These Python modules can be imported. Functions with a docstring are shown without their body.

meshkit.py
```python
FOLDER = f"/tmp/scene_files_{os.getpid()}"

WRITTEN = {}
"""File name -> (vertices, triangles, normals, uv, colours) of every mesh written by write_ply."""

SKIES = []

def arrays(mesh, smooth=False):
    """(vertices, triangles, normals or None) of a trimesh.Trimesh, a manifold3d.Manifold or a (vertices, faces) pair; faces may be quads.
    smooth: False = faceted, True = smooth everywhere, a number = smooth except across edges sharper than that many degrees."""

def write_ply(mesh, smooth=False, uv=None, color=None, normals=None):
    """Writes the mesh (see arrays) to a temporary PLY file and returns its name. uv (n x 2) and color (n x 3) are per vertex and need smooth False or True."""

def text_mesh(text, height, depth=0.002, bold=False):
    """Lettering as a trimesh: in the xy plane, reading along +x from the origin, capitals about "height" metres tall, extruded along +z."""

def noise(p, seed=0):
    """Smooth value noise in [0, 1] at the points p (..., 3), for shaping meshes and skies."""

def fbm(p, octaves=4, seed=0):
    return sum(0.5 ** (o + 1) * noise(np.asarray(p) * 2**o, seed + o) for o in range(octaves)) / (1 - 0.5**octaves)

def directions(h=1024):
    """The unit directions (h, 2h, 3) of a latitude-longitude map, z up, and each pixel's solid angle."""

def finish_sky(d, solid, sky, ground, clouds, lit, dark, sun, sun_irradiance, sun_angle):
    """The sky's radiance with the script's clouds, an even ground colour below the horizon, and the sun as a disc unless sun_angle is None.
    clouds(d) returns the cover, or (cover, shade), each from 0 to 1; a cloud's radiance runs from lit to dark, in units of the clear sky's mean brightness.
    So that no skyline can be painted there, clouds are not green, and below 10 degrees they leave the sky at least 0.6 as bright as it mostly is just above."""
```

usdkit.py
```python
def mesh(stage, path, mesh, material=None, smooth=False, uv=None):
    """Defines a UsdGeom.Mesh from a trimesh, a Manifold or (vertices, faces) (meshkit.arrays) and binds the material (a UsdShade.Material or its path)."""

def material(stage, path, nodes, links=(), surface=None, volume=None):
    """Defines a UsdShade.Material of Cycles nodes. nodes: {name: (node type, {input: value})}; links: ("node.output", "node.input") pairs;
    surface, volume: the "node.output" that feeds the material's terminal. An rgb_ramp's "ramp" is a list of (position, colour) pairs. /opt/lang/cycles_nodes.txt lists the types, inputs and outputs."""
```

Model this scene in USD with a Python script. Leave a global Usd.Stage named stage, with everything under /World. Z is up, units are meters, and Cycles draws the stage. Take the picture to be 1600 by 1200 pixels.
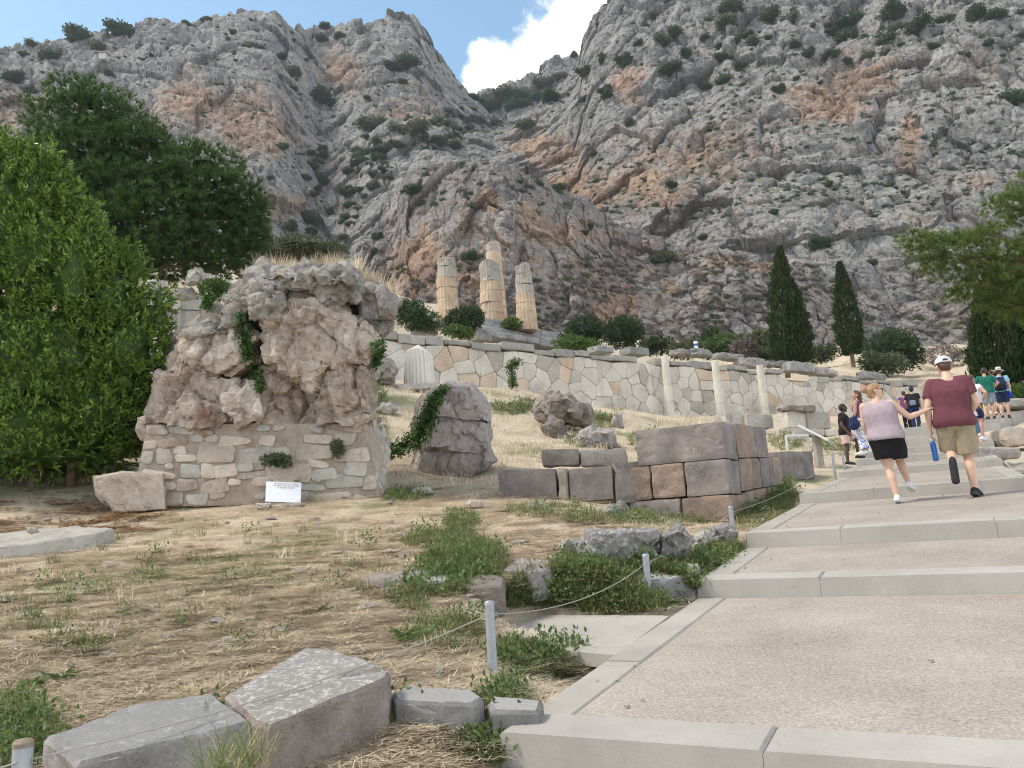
import math, random
import numpy as np, trimesh, manifold3d as m3, shapely, usdkit
from shapely.geometry import Polygon, MultiPoint, box as sbox
from scipy.spatial import cKDTree, Voronoi
from scipy.interpolate import RBFInterpolator
from scipy.sparse import coo_matrix
from scipy.sparse.csgraph import connected_components
from meshkit import noise, fbm, arrays, text_mesh
from pxr import Usd, UsdGeom, UsdLux, UsdShade, Gf, Sdf, Vt
Man = m3.Manifold
RNG = np.random.default_rng(7)
random.seed(7)
stage = Usd.Stage.CreateInMemory()
UsdGeom.SetStageUpAxis(stage, 'Z')
UsdGeom.Xform.Define(stage, '/World'); UsdGeom.Scope.Define(stage, '/World/Looks')

# ---------------------------------------------------------------- camera, sky, sun, exposure
EYE = np.array([0.0, 0.0, 1.6]); FPX = 1250.0; PITCH = math.radians(10.5); ROLL = math.radians(3.5)
cam = UsdGeom.Camera.Define(stage, '/World/camera')
cam.CreateHorizontalApertureAttr(36.0); cam.CreateVerticalApertureAttr(27.0); cam.CreateFocalLengthAttr(FPX / 1600 * 36)
cam.CreateClippingRangeAttr((0.05, 5000.0)); cam.CreateExposureAttr(1.42)
cam.AddTranslateOp().Set(Gf.Vec3d(*EYE)); cam.AddRotateXOp().Set(90 + math.degrees(PITCH)); cam.AddRotateZOp().Set(-math.degrees(ROLL))
SUN_DIR = np.array([-0.60, -0.10, 0.80]); SUN_DIR /= np.linalg.norm(SUN_DIR)
sun = UsdLux.DistantLight.Define(stage, '/World/sun')
sun.CreateIntensityAttr(0.40); sun.CreateAngleAttr(13.0); sun.CreateNormalizeAttr(True); sun.CreateColorAttr(Gf.Vec3f(1.0, 0.91, 0.79))
_z = Gf.Vec3d(*SUN_DIR); _m = Gf.Matrix4d().SetRotate(Gf.Rotation(Gf.Vec3d(0, 0, 1), _z)); sun.AddTransformOp().Set(_m)
SKY_STRENGTH = 0.092
CP, SP, CR, SR = math.cos(PITCH), math.sin(PITCH), math.cos(ROLL), math.sin(ROLL)
AX = np.array([[CR, SR * SP, -SR * CP], [SR, -CR * SP, CR * CP], [0, CP, SP]])        # the camera's right, up and forward
def ray(px, py):                     # direction through a point of the photograph, depth 1 along the view axis
    px, py = np.asarray(px, float), np.asarray(py, float)
    return ((px - 800) / FPX)[..., None] * AX[0] + ((600 - py) / FPX)[..., None] * AX[1] + AX[2]
def at(px, py, t): return EYE + ray(px, py) * np.asarray(t, float)[..., None]
def pix(p):
    q = (np.asarray(p, float) - EYE) @ AX.T; return 800 + FPX * q[..., 0] / q[..., 2], 600 - FPX * q[..., 1] / q[..., 2], q[..., 2]
dome = UsdLux.DomeLight.Define(stage, '/World/sky')
dome.GetPrim().SetCustomDataByKey('kind', 'structure')
sky_m = usdkit.material(stage, '/World/Looks/sky_air', {
    'tc': ('texture_coordinate', {}),
    'sky': ('sky_texture', {'sky_type': 'single_scattering', 'sun_disc': False, 'sun_elevation': math.asin(SUN_DIR[2]), 'sun_rotation': math.atan2(SUN_DIR[0], SUN_DIR[1]), 'air_density': 1.0, 'aerosol_density': 1.6, 'altitude': 500.0, 'ozone_density': 0.6}),
    'tone': ('hsv', {'hue': 0.482, 'saturation': 1.12, 'value': 1.0, 'fac': 1.0}),
    'm1': ('mapping', {'mapping_type': 'point', 'location': (0, 0, 0), 'scale': (1, 1, 1.5)}),
    'n1': ('noise_texture', {'scale': 3.2, 'detail': 9.0, 'roughness': 0.56}),
    'b0m': ('mapping', {'mapping_type': 'texture', 'location': tuple(ray(880, 128) / np.linalg.norm(ray(880, 128))), 'scale': (0.098, 0.098, 0.098)}), 'b0g': ('gradient_texture', {'gradient_type': 'spherical'}),
    'b1_m': ('mapping', {'mapping_type': 'texture', 'location': tuple(ray(795, 160) / np.linalg.norm(ray(795, 160))), 'scale': (0.085, 0.085, 0.085)}), 'b1_g': ('gradient_texture', {'gradient_type': 'spherical'}),
    'b2_m': ('mapping', {'mapping_type': 'texture', 'location': tuple(ray(955, 0) / np.linalg.norm(ray(955, 0))), 'scale': (0.075, 0.075, 0.075)}), 'b2_g': ('gradient_texture', {'gradient_type': 'spherical'}),
    'b3_m': ('mapping', {'mapping_type': 'texture', 'location': tuple(ray(1000, 110) / np.linalg.norm(ray(1000, 110))), 'scale': (0.16, 0.16, 0.16)}), 'b3_g': ('gradient_texture', {'gradient_type': 'spherical'}),
    'bx1': ('math', {'math_type': 'maximum'}), 'bx2': ('math', {'math_type': 'maximum'}), 'bx3': ('math', {'math_type': 'maximum'}),
    'n2': ('noise_texture', {'scale': 17.0, 'detail': 8.0, 'roughness': 0.6}),
    'sep': ('separate_xyz', {}),
    'up': ('map_range', {'from_min': -0.05, 'from_max': 0.3, 'to_min': 0.02, 'to_max': 0.0, 'clamp': True}),
    'a0': ('math', {'math_type': 'multiply_add', 'value2': 1.0, 'value3': 0.0}),
    'r1': ('map_range', {'range_type': 'smoothstep', 'from_min': 0.40, 'from_max': 0.56, 'to_min': 0.0, 'to_max': 0.9, 'clamp': True}),
    'b1': ('math', {'math_type': 'multiply_add', 'value2': 1.25, 'value3': 0.0}),
    'b2': ('map_range', {'range_type': 'smoothstep', 'from_min': 0.70, 'from_max': 0.92, 'to_min': 0.0, 'to_max': 1.0, 'clamp': True}),
    'mx': ('math', {'math_type': 'maximum'}),
    'far': ('mapping', {'mapping_type': 'texture', 'location': tuple(ray(640, 60) / np.linalg.norm(ray(640, 60))), 'scale': (0.9, 0.9, 0.9)}),
    'fg': ('gradient_texture', {'gradient_type': 'spherical'}),
    'fr': ('map_range', {'from_min': 0.0, 'from_max': 0.55, 'to_min': 1.0, 'to_max': 0.0, 'clamp': True}),
    'fm': ('math', {'math_type': 'multiply'}),
    'cl': ('mix', {'mix_type': 'mix', 'color2': (6.8, 6.7, 6.55)}),
    'bg': ('background_shader', {'strength': SKY_STRENGTH})},
    [('tc.generated', 'm1.vector'), ('m1.vector', 'n1.vector'), ('tc.generated', 'b0m.vector'), ('b0m.vector', 'b0g.vector'), ('tc.generated', 'b1_m.vector'), ('b1_m.vector', 'b1_g.vector'), ('tc.generated', 'b2_m.vector'), ('b2_m.vector', 'b2_g.vector'), ('tc.generated', 'b3_m.vector'), ('b3_m.vector', 'b3_g.vector'), ('b0g.fac', 'bx1.value1'), ('b1_g.fac', 'bx1.value2'), ('b2_g.fac', 'bx2.value1'), ('b3_g.fac', 'bx2.value2'), ('bx1.value', 'bx3.value1'), ('bx2.value', 'bx3.value2'), ('tc.generated', 'n2.vector'),
     ('n1.fac', 'r1.value'), ('bx3.value', 'b1.value1'), ('n2.fac', 'b1.value3'), ('b1.value', 'b2.value'),
     ('tc.generated', 'far.vector'), ('far.vector', 'fg.vector'), ('fg.fac', 'fr.value'), ('r1.result', 'fm.value1'), ('fr.result', 'fm.value2'),
     ('fm.value', 'mx.value1'), ('b2.result', 'mx.value2'),
     ('mx.value', 'cl.fac'), ('sky.color', 'tone.color'), ('tone.color', 'cl.color1'), ('cl.color', 'bg.color')], surface='bg.background')
UsdShade.MaterialBindingAPI.Apply(dome.GetPrim()).Bind(sky_m)

# ---------------------------------------------------------------- helpers
COUNT = {}
def numbered(parent, name):
    k = (parent, name); n = COUNT.get(k, 0); COUNT[k] = n + 1
    return f'{parent}/{name}' if n == 0 else f'{parent}/{name}_{n:03d}'
def data(p, label=None, cat=None, group=None, kind=None):
    for k, v in (('label', label), ('category', cat), ('group', group), ('kind', kind)):
        if v: p.SetCustomDataByKey(k, v)
    return p
def ppath(parent): return '/World' if parent is None else str(parent.GetPath())
LEAFY = set()
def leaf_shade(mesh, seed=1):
    v, f, _ = arrays(mesh); n = len(v); g = coo_matrix((np.ones(2 * len(f)), (np.concatenate([f[:, 0], f[:, 0]]), np.concatenate([f[:, 1], f[:, 2]]))), shape=(n, n)); _, c = connected_components(g, directed=False); k = np.bincount(c); r = np.where(k > 60, 0.0, np.random.default_rng(seed).uniform(0, 1, len(k)))[c]; return np.stack([r, r, r], 1)  # big pieces, the crown cores, take the darkest leaf colour: painted inner shade
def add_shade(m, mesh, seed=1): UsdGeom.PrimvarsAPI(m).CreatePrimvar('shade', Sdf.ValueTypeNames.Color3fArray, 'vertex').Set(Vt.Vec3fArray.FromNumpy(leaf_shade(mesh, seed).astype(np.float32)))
def obj(name, mesh, mat, parent=None, smooth=False, label=None, cat=None, group=None, kind=None, prim=None):
    m = usdkit.mesh(stage, numbered(ppath(parent), name), mesh, MAT[mat] if isinstance(mat, str) else mat, smooth)
    if mat in LEAFY: add_shade(m, mesh)
    if prim:
        for k, v in prim.items():
            UsdGeom.PrimvarsAPI(m).CreatePrimvar(k, Sdf.ValueTypeNames.Color3fArray, 'vertex').Set(Vt.Vec3fArray.FromNumpy(np.asarray(v, np.float32)))
    return data(m.GetPrim(), label, cat, group, kind)
def thing(name, label=None, cat=None, group=None, loc=(0, 0, 0), rz=0.0, kind=None, parent=None):
    x = UsdGeom.Xform.Define(stage, numbered(ppath(parent), name))
    if parent is None or any(loc) or rz:
        x.AddTranslateOp().Set(Gf.Vec3d(*map(float, loc))); x.AddRotateZOp().Set(float(rz))
    return data(x.GetPrim(), label, cat, group, kind)
def scatter(name, protos, pos, rot, scl, idx, label, cat, kind='stuff'):
    """One PointInstancer: protos = [(part name, mesh, material, smooth)]; rot = z angles."""
    pi = UsdGeom.PointInstancer.Define(stage, numbered('/World', name)); path = str(pi.GetPath())
    ts = []
    for nm, me, mt, sm in protos:
        q = usdkit.mesh(stage, numbered(path, nm), me, MAT[mt], sm); add_shade(q, me) if mt in LEAFY else None; ts.append(q.GetPath())
    pi.CreatePrototypesRel().SetTargets(ts)
    pi.CreateProtoIndicesAttr(Vt.IntArray.FromNumpy(np.asarray(idx, np.int32))); pi.CreatePositionsAttr(Vt.Vec3fArray.FromNumpy(np.asarray(pos, np.float32)))
    a = np.asarray(rot) / 2
    pi.CreateOrientationsAttr(Vt.QuathArray([Gf.Quath(float(math.cos(q)), 0, 0, float(math.sin(q))) for q in a]))
    s = np.asarray(scl, np.float32); s = s if s.ndim == 2 else np.repeat(s[:, None], 3, 1)
    pi.CreateScalesAttr(Vt.Vec3fArray.FromNumpy(np.ascontiguousarray(s)))
    return data(pi.GetPrim(), label, cat, None, kind)
def cat_(ms): return trimesh.util.concatenate([m if isinstance(m, trimesh.Trimesh) else tri(m) for m in ms])
def tri(m): v, f, _ = arrays(m); return trimesh.Trimesh(v, f, process=False)
def hull_pts(p): return Man.hull_points(np.asarray(p, float))
def ball(c, r, n=10): return Man.sphere(r, n).translate(tuple(map(float, c)))
def bone(a, ra, b, rb, n=10): return Man.batch_hull([ball(a, ra, n), ball(b, rb, n)])
def chain(pts, n=10): return Man.batch_boolean([bone(pts[i][0], pts[i][1], pts[i + 1][0], pts[i + 1][1], n) for i in range(len(pts) - 1)], m3.OpType.Add)
def union(ms): return Man.batch_boolean(list(ms), m3.OpType.Add)
def tube(points, radii, sides=6):
    p = np.asarray(points, float); t = np.gradient(p, axis=0); t /= np.linalg.norm(t, axis=1, keepdims=True) + 1e-12
    a = np.cross(t, np.where(np.abs(t[:, 2:]) < 0.9, [0, 0, 1.0], [1.0, 0, 0])); a /= np.linalg.norm(a, axis=1, keepdims=True) + 1e-12
    b = np.cross(t, a); g = np.arange(sides) * 2 * np.pi / sides; r = np.broadcast_to(radii, (len(p),))[:, None, None]
    v = (p[:, None] + r * (np.cos(g)[None, :, None] * a[:, None] + np.sin(g)[None, :, None] * b[:, None])).reshape(-1, 3)
    i, j = np.meshgrid(np.arange(len(p) - 1), np.arange(sides), indexing='ij')
    q = np.stack([i * sides + j, i * sides + (j + 1) % sides, (i + 1) * sides + (j + 1) % sides, (i + 1) * sides + j], -1).reshape(-1, 4)
    f = np.vstack([q[:, [0, 1, 2]], q[:, [0, 2, 3]]]); n = len(p)
    cap = [[0, k + 1, k] for k in range(1, sides - 1)] + [[(n - 1) * sides, (n - 1) * sides + k, (n - 1) * sides + k + 1] for k in range(1, sides - 1)]
    return trimesh.Trimesh(v, np.vstack([f, cap]), process=False)

# ---------------------------------------------------------------- materials
MAT = {}
def look(name, nodes, links, surface='p.BSDF'): MAT[name] = usdkit.material(stage, '/World/Looks/' + name, nodes, links, surface=surface)
def stone_look(name, cols, scale=3.0, fine=40.0, bump=0.4, dist=0.02, stretch=(1, 1, 1), spots=None, vary=0.12, rough=0.9, streak=None, contrast=(0.3, 0.7), top=None):
    """Mottled stone: a ramp of base colours over broad and fine noise, a little different from object to object."""
    n = {'g': ('geometry', {}), 'mp': ('mapping', {'mapping_type': 'point', 'scale': stretch}),
         'n1': ('noise_texture', {'scale': scale, 'detail': 8.0, 'roughness': 0.62}), 'n2': ('noise_texture', {'scale': fine, 'detail': 5.0, 'roughness': 0.65}),
         'ad': ('mix_float', {'fac': 0.35}), 'rp': ('rgb_ramp', {'ramp': list(zip(np.linspace(contrast[0], contrast[1], len(cols)), cols))}),
         'oi': ('object_info', {}), 'mr': ('map_range', {'from_min': 0.0, 'from_max': 1.0, 'to_min': 1 - vary, 'to_max': 1 + vary}),
         'hs': ('hsv', {'hue': 0.5, 'saturation': 1.0}), 'nb': ('mix_float', {'fac': 0.45}), 'bp': ('bump', {'strength': bump, 'distance': dist}),
         'p': ('principled_bsdf', {'roughness': rough, 'specular_ior_level': 0.25})}
    l = [('g.position', 'mp.vector'), ('mp.vector', 'n1.vector'), ('mp.vector', 'n2.vector'), ('n1.fac', 'ad.a'), ('n2.fac', 'ad.b'), ('ad.result', 'rp.fac'),
         ('oi.random', 'mr.value'), ('mr.result', 'hs.value'), ('n1.fac', 'nb.a'), ('n2.fac', 'nb.b'), ('nb.result', 'bp.height'), ('bp.normal', 'p.normal')]
    last = 'rp.color'
    if spots:                                   # lichen: (colour, scale, from, to)
        n['sv'] = ('noise_texture', {'scale': spots[1], 'detail': 6.0, 'roughness': 0.7, 'distortion': 0.6}); n['sm'] = ('map_range', {'range_type': 'smoothstep', 'from_min': spots[2], 'from_max': spots[3], 'to_min': 0.0, 'to_max': 0.9, 'clamp': True})
        n['sx'] = ('mix', {'color2': spots[0]}); l += [('g.position', 'sv.vector'), ('sv.fac', 'sm.value'), ('sm.result', 'sx.fac'), (last, 'sx.color1')]; last = 'sx.color'
    if streak:                                  # rain streaks: (colour, horizontal scale, from, to)
        n['tm'] = ('mapping', {'mapping_type': 'point', 'scale': (streak[1], streak[1], streak[1] * 0.12)}); n['tn'] = ('noise_texture', {'scale': 1.0, 'detail': 5.0, 'roughness': 0.6})
        n['tr'] = ('map_range', {'range_type': 'smoothstep', 'from_min': streak[2], 'from_max': streak[3], 'to_min': 0.0, 'to_max': 0.85, 'clamp': True}); n['tx'] = ('mix', {'color2': streak[0]})
        l += [('g.position', 'tm.vector'), ('tm.vector', 'tn.vector'), ('tn.fac', 'tr.value'), ('tr.result', 'tx.fac'), (last, 'tx.color1')]; last = 'tx.color'
    if top:                                     # second colour mixed in on upward faces: (colour, from, to)
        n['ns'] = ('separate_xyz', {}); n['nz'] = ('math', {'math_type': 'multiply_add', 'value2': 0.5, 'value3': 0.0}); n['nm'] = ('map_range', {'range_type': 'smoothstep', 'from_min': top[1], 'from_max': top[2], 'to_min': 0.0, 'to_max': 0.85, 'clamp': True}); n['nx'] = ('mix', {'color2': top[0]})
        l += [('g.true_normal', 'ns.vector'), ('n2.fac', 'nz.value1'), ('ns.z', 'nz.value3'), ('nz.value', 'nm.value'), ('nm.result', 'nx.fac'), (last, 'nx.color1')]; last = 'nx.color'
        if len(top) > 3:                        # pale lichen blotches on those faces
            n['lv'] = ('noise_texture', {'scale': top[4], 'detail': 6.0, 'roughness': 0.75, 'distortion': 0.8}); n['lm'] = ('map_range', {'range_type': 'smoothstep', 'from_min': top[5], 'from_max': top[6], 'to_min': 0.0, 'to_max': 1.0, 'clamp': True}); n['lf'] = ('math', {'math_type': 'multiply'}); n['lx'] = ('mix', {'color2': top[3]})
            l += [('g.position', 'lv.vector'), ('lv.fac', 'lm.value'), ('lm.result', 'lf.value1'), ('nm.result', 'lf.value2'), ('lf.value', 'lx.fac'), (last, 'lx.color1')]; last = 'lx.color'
    l += [(last, 'hs.color'), ('hs.color', 'p.base_color')]
    look(name, n, l)
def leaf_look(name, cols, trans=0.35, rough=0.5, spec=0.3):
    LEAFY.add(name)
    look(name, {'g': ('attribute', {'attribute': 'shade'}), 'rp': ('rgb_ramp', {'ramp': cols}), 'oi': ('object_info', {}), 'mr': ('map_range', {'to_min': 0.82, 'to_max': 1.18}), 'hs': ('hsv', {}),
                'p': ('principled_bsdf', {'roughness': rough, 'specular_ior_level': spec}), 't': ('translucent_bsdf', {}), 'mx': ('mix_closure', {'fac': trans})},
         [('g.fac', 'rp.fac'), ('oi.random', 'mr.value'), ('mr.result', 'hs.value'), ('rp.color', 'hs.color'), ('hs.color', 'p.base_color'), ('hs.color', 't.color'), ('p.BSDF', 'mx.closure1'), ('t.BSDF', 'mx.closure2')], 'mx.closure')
def plain(name, col, rough=0.7, spec=0.3, noise_amt=0.1, scale=30.0, metallic=0.0, bump=0.1, dist=0.004):
    look(name, {'g': ('geometry', {}), 'n': ('noise_texture', {'scale': scale, 'detail': 4.0}), 'mr': ('map_range', {'from_min': 0.25, 'from_max': 0.75, 'to_min': 1 - noise_amt, 'to_max': 1 + noise_amt}), 'hs': ('hsv', {'color': col}),
                'bp': ('bump', {'strength': bump, 'distance': dist}), 'p': ('principled_bsdf', {'roughness': rough, 'specular_ior_level': spec, 'metallic': metallic})},
         [('g.position', 'n.vector'), ('n.fac', 'mr.value'), ('mr.result', 'hs.value'), ('hs.color', 'p.base_color'), ('n.fac', 'bp.height'), ('bp.normal', 'p.normal')])

# ---------------------------------------------------------------- the path's line in plan
AZ = math.radians(28); PD = np.array([math.sin(AZ), math.cos(AZ)]); PN = np.array([math.cos(AZ), -math.sin(AZ)])
PL, PR = -1.98, 0.95
# front, rear, height at the front and at the rear of every tread
TREADS = [(-4.0, 3.39, -0.04, 0.55), (3.39, 6.81, 0.70, 0.97), (6.81, 8.75, 1.11, 1.29), (8.75, 12.58, 1.44, 1.76), (12.58, 17.87, 1.91, 2.29), (17.87, 21.1, 2.42, 2.68),
          (21.1, 22.9, 2.83, 2.97), (22.9, 24.7, 3.12, 3.26), (24.7, 26.5, 3.41, 3.55), (26.5, 28.3, 3.70, 3.84), (28.3, 30.1, 3.99, 4.13), (30.1, 33.0, 4.28, 4.50), (33.0, 37.0, 4.65, 4.95), (37.0, 44.0, 5.1, 5.6)]
def bend(al): return 0.006 * np.maximum(np.asarray(al, float) - 18, 0) ** 2
def path_xy(al, la): al = np.asarray(al, float); return PD * al[..., None] + PN * (np.asarray(la, float) + bend(al))[..., None]
def path_uv(x, y): al = x * PD[0] + y * PD[1]; return al, x * PN[0] + y * PN[1] - bend(al)
def path_z(al):
    al = np.asarray(al, float); z = np.full(al.shape, np.nan)
    for a0, a1, z0, z1 in TREADS: z = np.where((al >= a0) & (al <= a1), z0 + (z1 - z0) * (al - a0) / (a1 - a0), z)
    return z

# ---------------------------------------------------------------- terrain
G = []                                                    # (x, y, z) of ground points
def field(px, py): d = ray(px, py); t = (1.6 - 0.03) / (0.174 * d[1] - d[2]); return EYE + d * t
for px, py in ((-300, 1150), (0, 1180), (300, 1190), (600, 1180), (-200, 1000), (0, 1000), (250, 960), (500, 950), (720, 1080), (-300, 880), (0, 870), (250, 850), (450, 840), (650, 850), (800, 900), (950, 930), (200, 795), (430, 790), (600, 775), (780, 792), (900, 800), (1000, 830), (1080, 870)):
    G.append(field(px, py))
for px, py, t in ((0, 745, 14.5), (-300, 740, 15.5), (150, 700, 17), (620, 735, 15.5), (700, 738, 17.0), (640, 680, 20), (600, 640, 23), (660, 608, 31.5), (760, 640, 27), (800, 720, 18.5), (780, 700, 20), (900, 700, 20), (860, 670, 24), (960, 662, 31), (900, 645, 33), (780, 622, 33),
                  (1050, 664, 41.0), (1200, 660, 45), (1350, 650, 50), (1250, 712, 23.5), (1180, 750, 17.5), (1300, 735, 19.5), (1320, 728, 23), (1230, 690, 27), (1300, 690, 28), (1380, 672, 32), (1220, 800, 13.3), (1000, 700, 22), (1160, 850, 9.5)):
    G.append(at(px, py, t))
for al, dz in ((-3, -0.1), (0, -0.1), (3, -0.22), (5.5, -0.13), (8, -0.14), (10.5, -0.15), (14, -0.16), (17, -0.3), (20, -0.4), (23, -0.4), (26, -0.4), (29, -0.35), (32, -0.2), (36, -0.2), (42, -0.2)):
    z = float(path_z(np.array(al)))
    for la in (PL - 0.25, PR + 0.3, PR + 3.0): q = path_xy(al, la); G.append([q[0], q[1], z + dz])
for x, y, z in ((-30, 20, 3.6), (-30, 8, 1.6), (-20, -6, -1), (0, -12, -2), (15, -8, -1.5), (-8, -3, -.5), (25, 10, 2.2), (32, 25, 5), (34, 38, 7)): G.append([x, y, z])
# the terrace and the slope above the polygonal wall
for px, py, t in ((1270, 578, 72), (1330, 562, 90), (1400, 592, 66), (1450, 565, 90), (1550, 610, 55), (1600, 575, 80), (1700, 560, 80), (1000, 556, 70), (1100, 560, 76), (900, 548, 66), (800, 528, 72), (700, 505, 72), (620, 500, 75), (500, 470, 60), (350, 455, 45), (300, 460, 55), (430, 440, 60), (200, 430, 60), (-200, 400, 70), (400, 420, 100)):
    G.append(at(px, py, t))
for px, py, t in ((-400, 420, 165), (0, 430, 165), (350, 440, 165), (650, 490, 165), (850, 535, 165), (1100, 548, 165), (1400, 552, 165), (1800, 560, 165), (800, 530, 110), (1300, 552, 120), (200, 430, 110), (-300, 400, 110)): G.append(at(px, py, t))
for x, y, z in ((-60, 420, 70), (120, 420, 70), (0, 650, 90), (-300, 300, 60), (300, 300, 60), (-300, 0, 0), (300, 0, 5), (0, -60, -9)): G.append([x, y, z])
G = np.array(G); _s = 20.0
_rbf = RBFInterpolator(np.arcsinh(G[:, :2] / _s), G[:, 2], kernel='linear', smoothing=0.02)
def ground0(x, y):
    sh = np.shape(x); return _rbf(np.stack([np.arcsinh(np.ravel(x) / _s), np.arcsinh(np.ravel(y) / _s)], 1)).reshape(sh)
# the polygonal wall's foot line, used by the terrain's step as well
WA, WB = at(560, 606, 33.0)[:2], at(1420, 640, 55.5)[:2]
WD = (WB - WA) / np.linalg.norm(WB - WA); WN = np.array([WD[1], -WD[0]]); WLEN = float(np.linalg.norm(WB - WA))      # WN points towards the camera
WTOP = 10.4
SLAB = []                                                 # the small bridge slab beside the path, level with the treads
for _x, _y in ((756, 1004), (800, 976), (856, 960), (1046, 962), (962, 1024)):
    _t = 5.0
    for _k in range(60): _p = at(_x, _y, _t); _t = 0.5 * _t + 0.5 * (float(path_z(np.array(path_uv(_p[0], _p[1])[0]))) - 0.02 - EYE[2]) / ray(_x, _y)[2]
    _p = at(_x, _y, _t); _a, _l = path_uv(_p[0], _p[1]); _q = path_xy(_a, min(_l, PL - 0.012)); SLAB.append([_q[0], _q[1], _p[2]])
SLAB = np.array(SLAB); SLAB_PLAN = Polygon(SLAB[:, :2])
RUIN = at(1085, 822, 11.9)[:2]
DITCH = at(920, 1035, 4.9)[:2]
def wall_uv(x, y): return (x - WA[0]) * WD[0] + (y - WA[1]) * WD[1], (x - WA[0]) * WN[0] + (y - WA[1]) * WN[1]
def ground(x, y, rough=True):
    x, y = np.asarray(x, float), np.asarray(y, float); z = ground0(x, y)
    s, n = wall_uv(x, y)
    near = (s > -16) & (s < WLEN + 4) & (n < 8)
    low = np.clip(z, 6.7, np.where(s < 9, 7.9, 7.1))
    back = np.where(n > -9, WTOP - 0.3, WTOP - 0.3 + np.maximum(z - WTOP + 0.3, 0) * np.clip((-n - 9) / 14, 0, 1))
    k = np.clip((-n - 0.15) / 0.4, 0, 1); w = np.clip((8 - n) / 5, 0, 1)
    z = np.where(near & (n > 0.15 - 0.3), z * (1 - w) + low * w, z)
    z = np.where(near & (n <= -0.15), np.maximum(k * back + (1 - k) * low, -50), z)
    if rough:
        p = np.stack([x, y, 0 * x], -1)
        d = np.hypot(x, y)
        z = z + (fbm(p * 0.9, 3, 3) - 0.5) * 0.12 + (fbm(p * 6, 3, 5) - 0.5) * 0.03 + (fbm(p * 0.15, 3, 8) - 0.5) * np.clip((d - 30) / 60, 0, 1) * 4
    z = z - 0.26 * np.exp(-((x - DITCH[0]) ** 2 + (y - DITCH[1]) ** 2) / 0.3)
    z = z - 0.17 * np.exp(-((x - RUIN[0]) ** 2 + (y - RUIN[1]) ** 2) / 1.6)
    dist = shapely.distance(SLAB_PLAN, shapely.points(x, y)); z = np.where(dist < 0.16, np.minimum(z, SLAB[:, 2].mean() + 0.08 * (y - SLAB[:, 1].mean()) - 0.10 + 3.0 * np.maximum(dist - 0.04, 0)), z)
    al, la = path_uv(x, y); pz = path_z(np.clip(al, -4, 44))
    w = np.clip((la - (PL - 0.02)) / 0.12, 0, 1) * np.clip((PR + 0.15 - la) / 0.12, 0, 1) * ((al > -4) & (al < 44))
    lim = pz - 0.05 - 0.1 * (la > PR) + np.clip(PL - 0.08 - la, 0, 9) * 0.55 + np.clip(la - PR - 3.0, 0, 9) * 0.8
    z = np.where((al > -4) & (al < 44), np.minimum(z, lim), z)
    return np.where(w > 0, z * (1 - w) + np.minimum(z, pz - 0.45) * w, z)
def on_ground(px, py, off=0.0, t0=2.0, t1=160.0):
    """First point of the ground seen along a ray."""
    ts = np.geomspace(t0, t1, 500); P = at(np.full(500, px), np.full(500, py), ts); g = ground(P[:, 0], P[:, 1]) + off
    k = np.argmax(P[:, 2] < g); 
    if P[k, 2] >= g[k]: k = 499
    a, b = ts[max(k - 1, 0)], ts[k]
    tt = np.linspace(a, b, 40); P = at(np.full(40, px), np.full(40, py), tt); g = ground(P[:, 0], P[:, 1]) + off; k = int(np.argmax(P[:, 2] < g)) or 39
    return np.array([P[k, 0], P[k, 1], g[k]]), tt[k]
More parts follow.
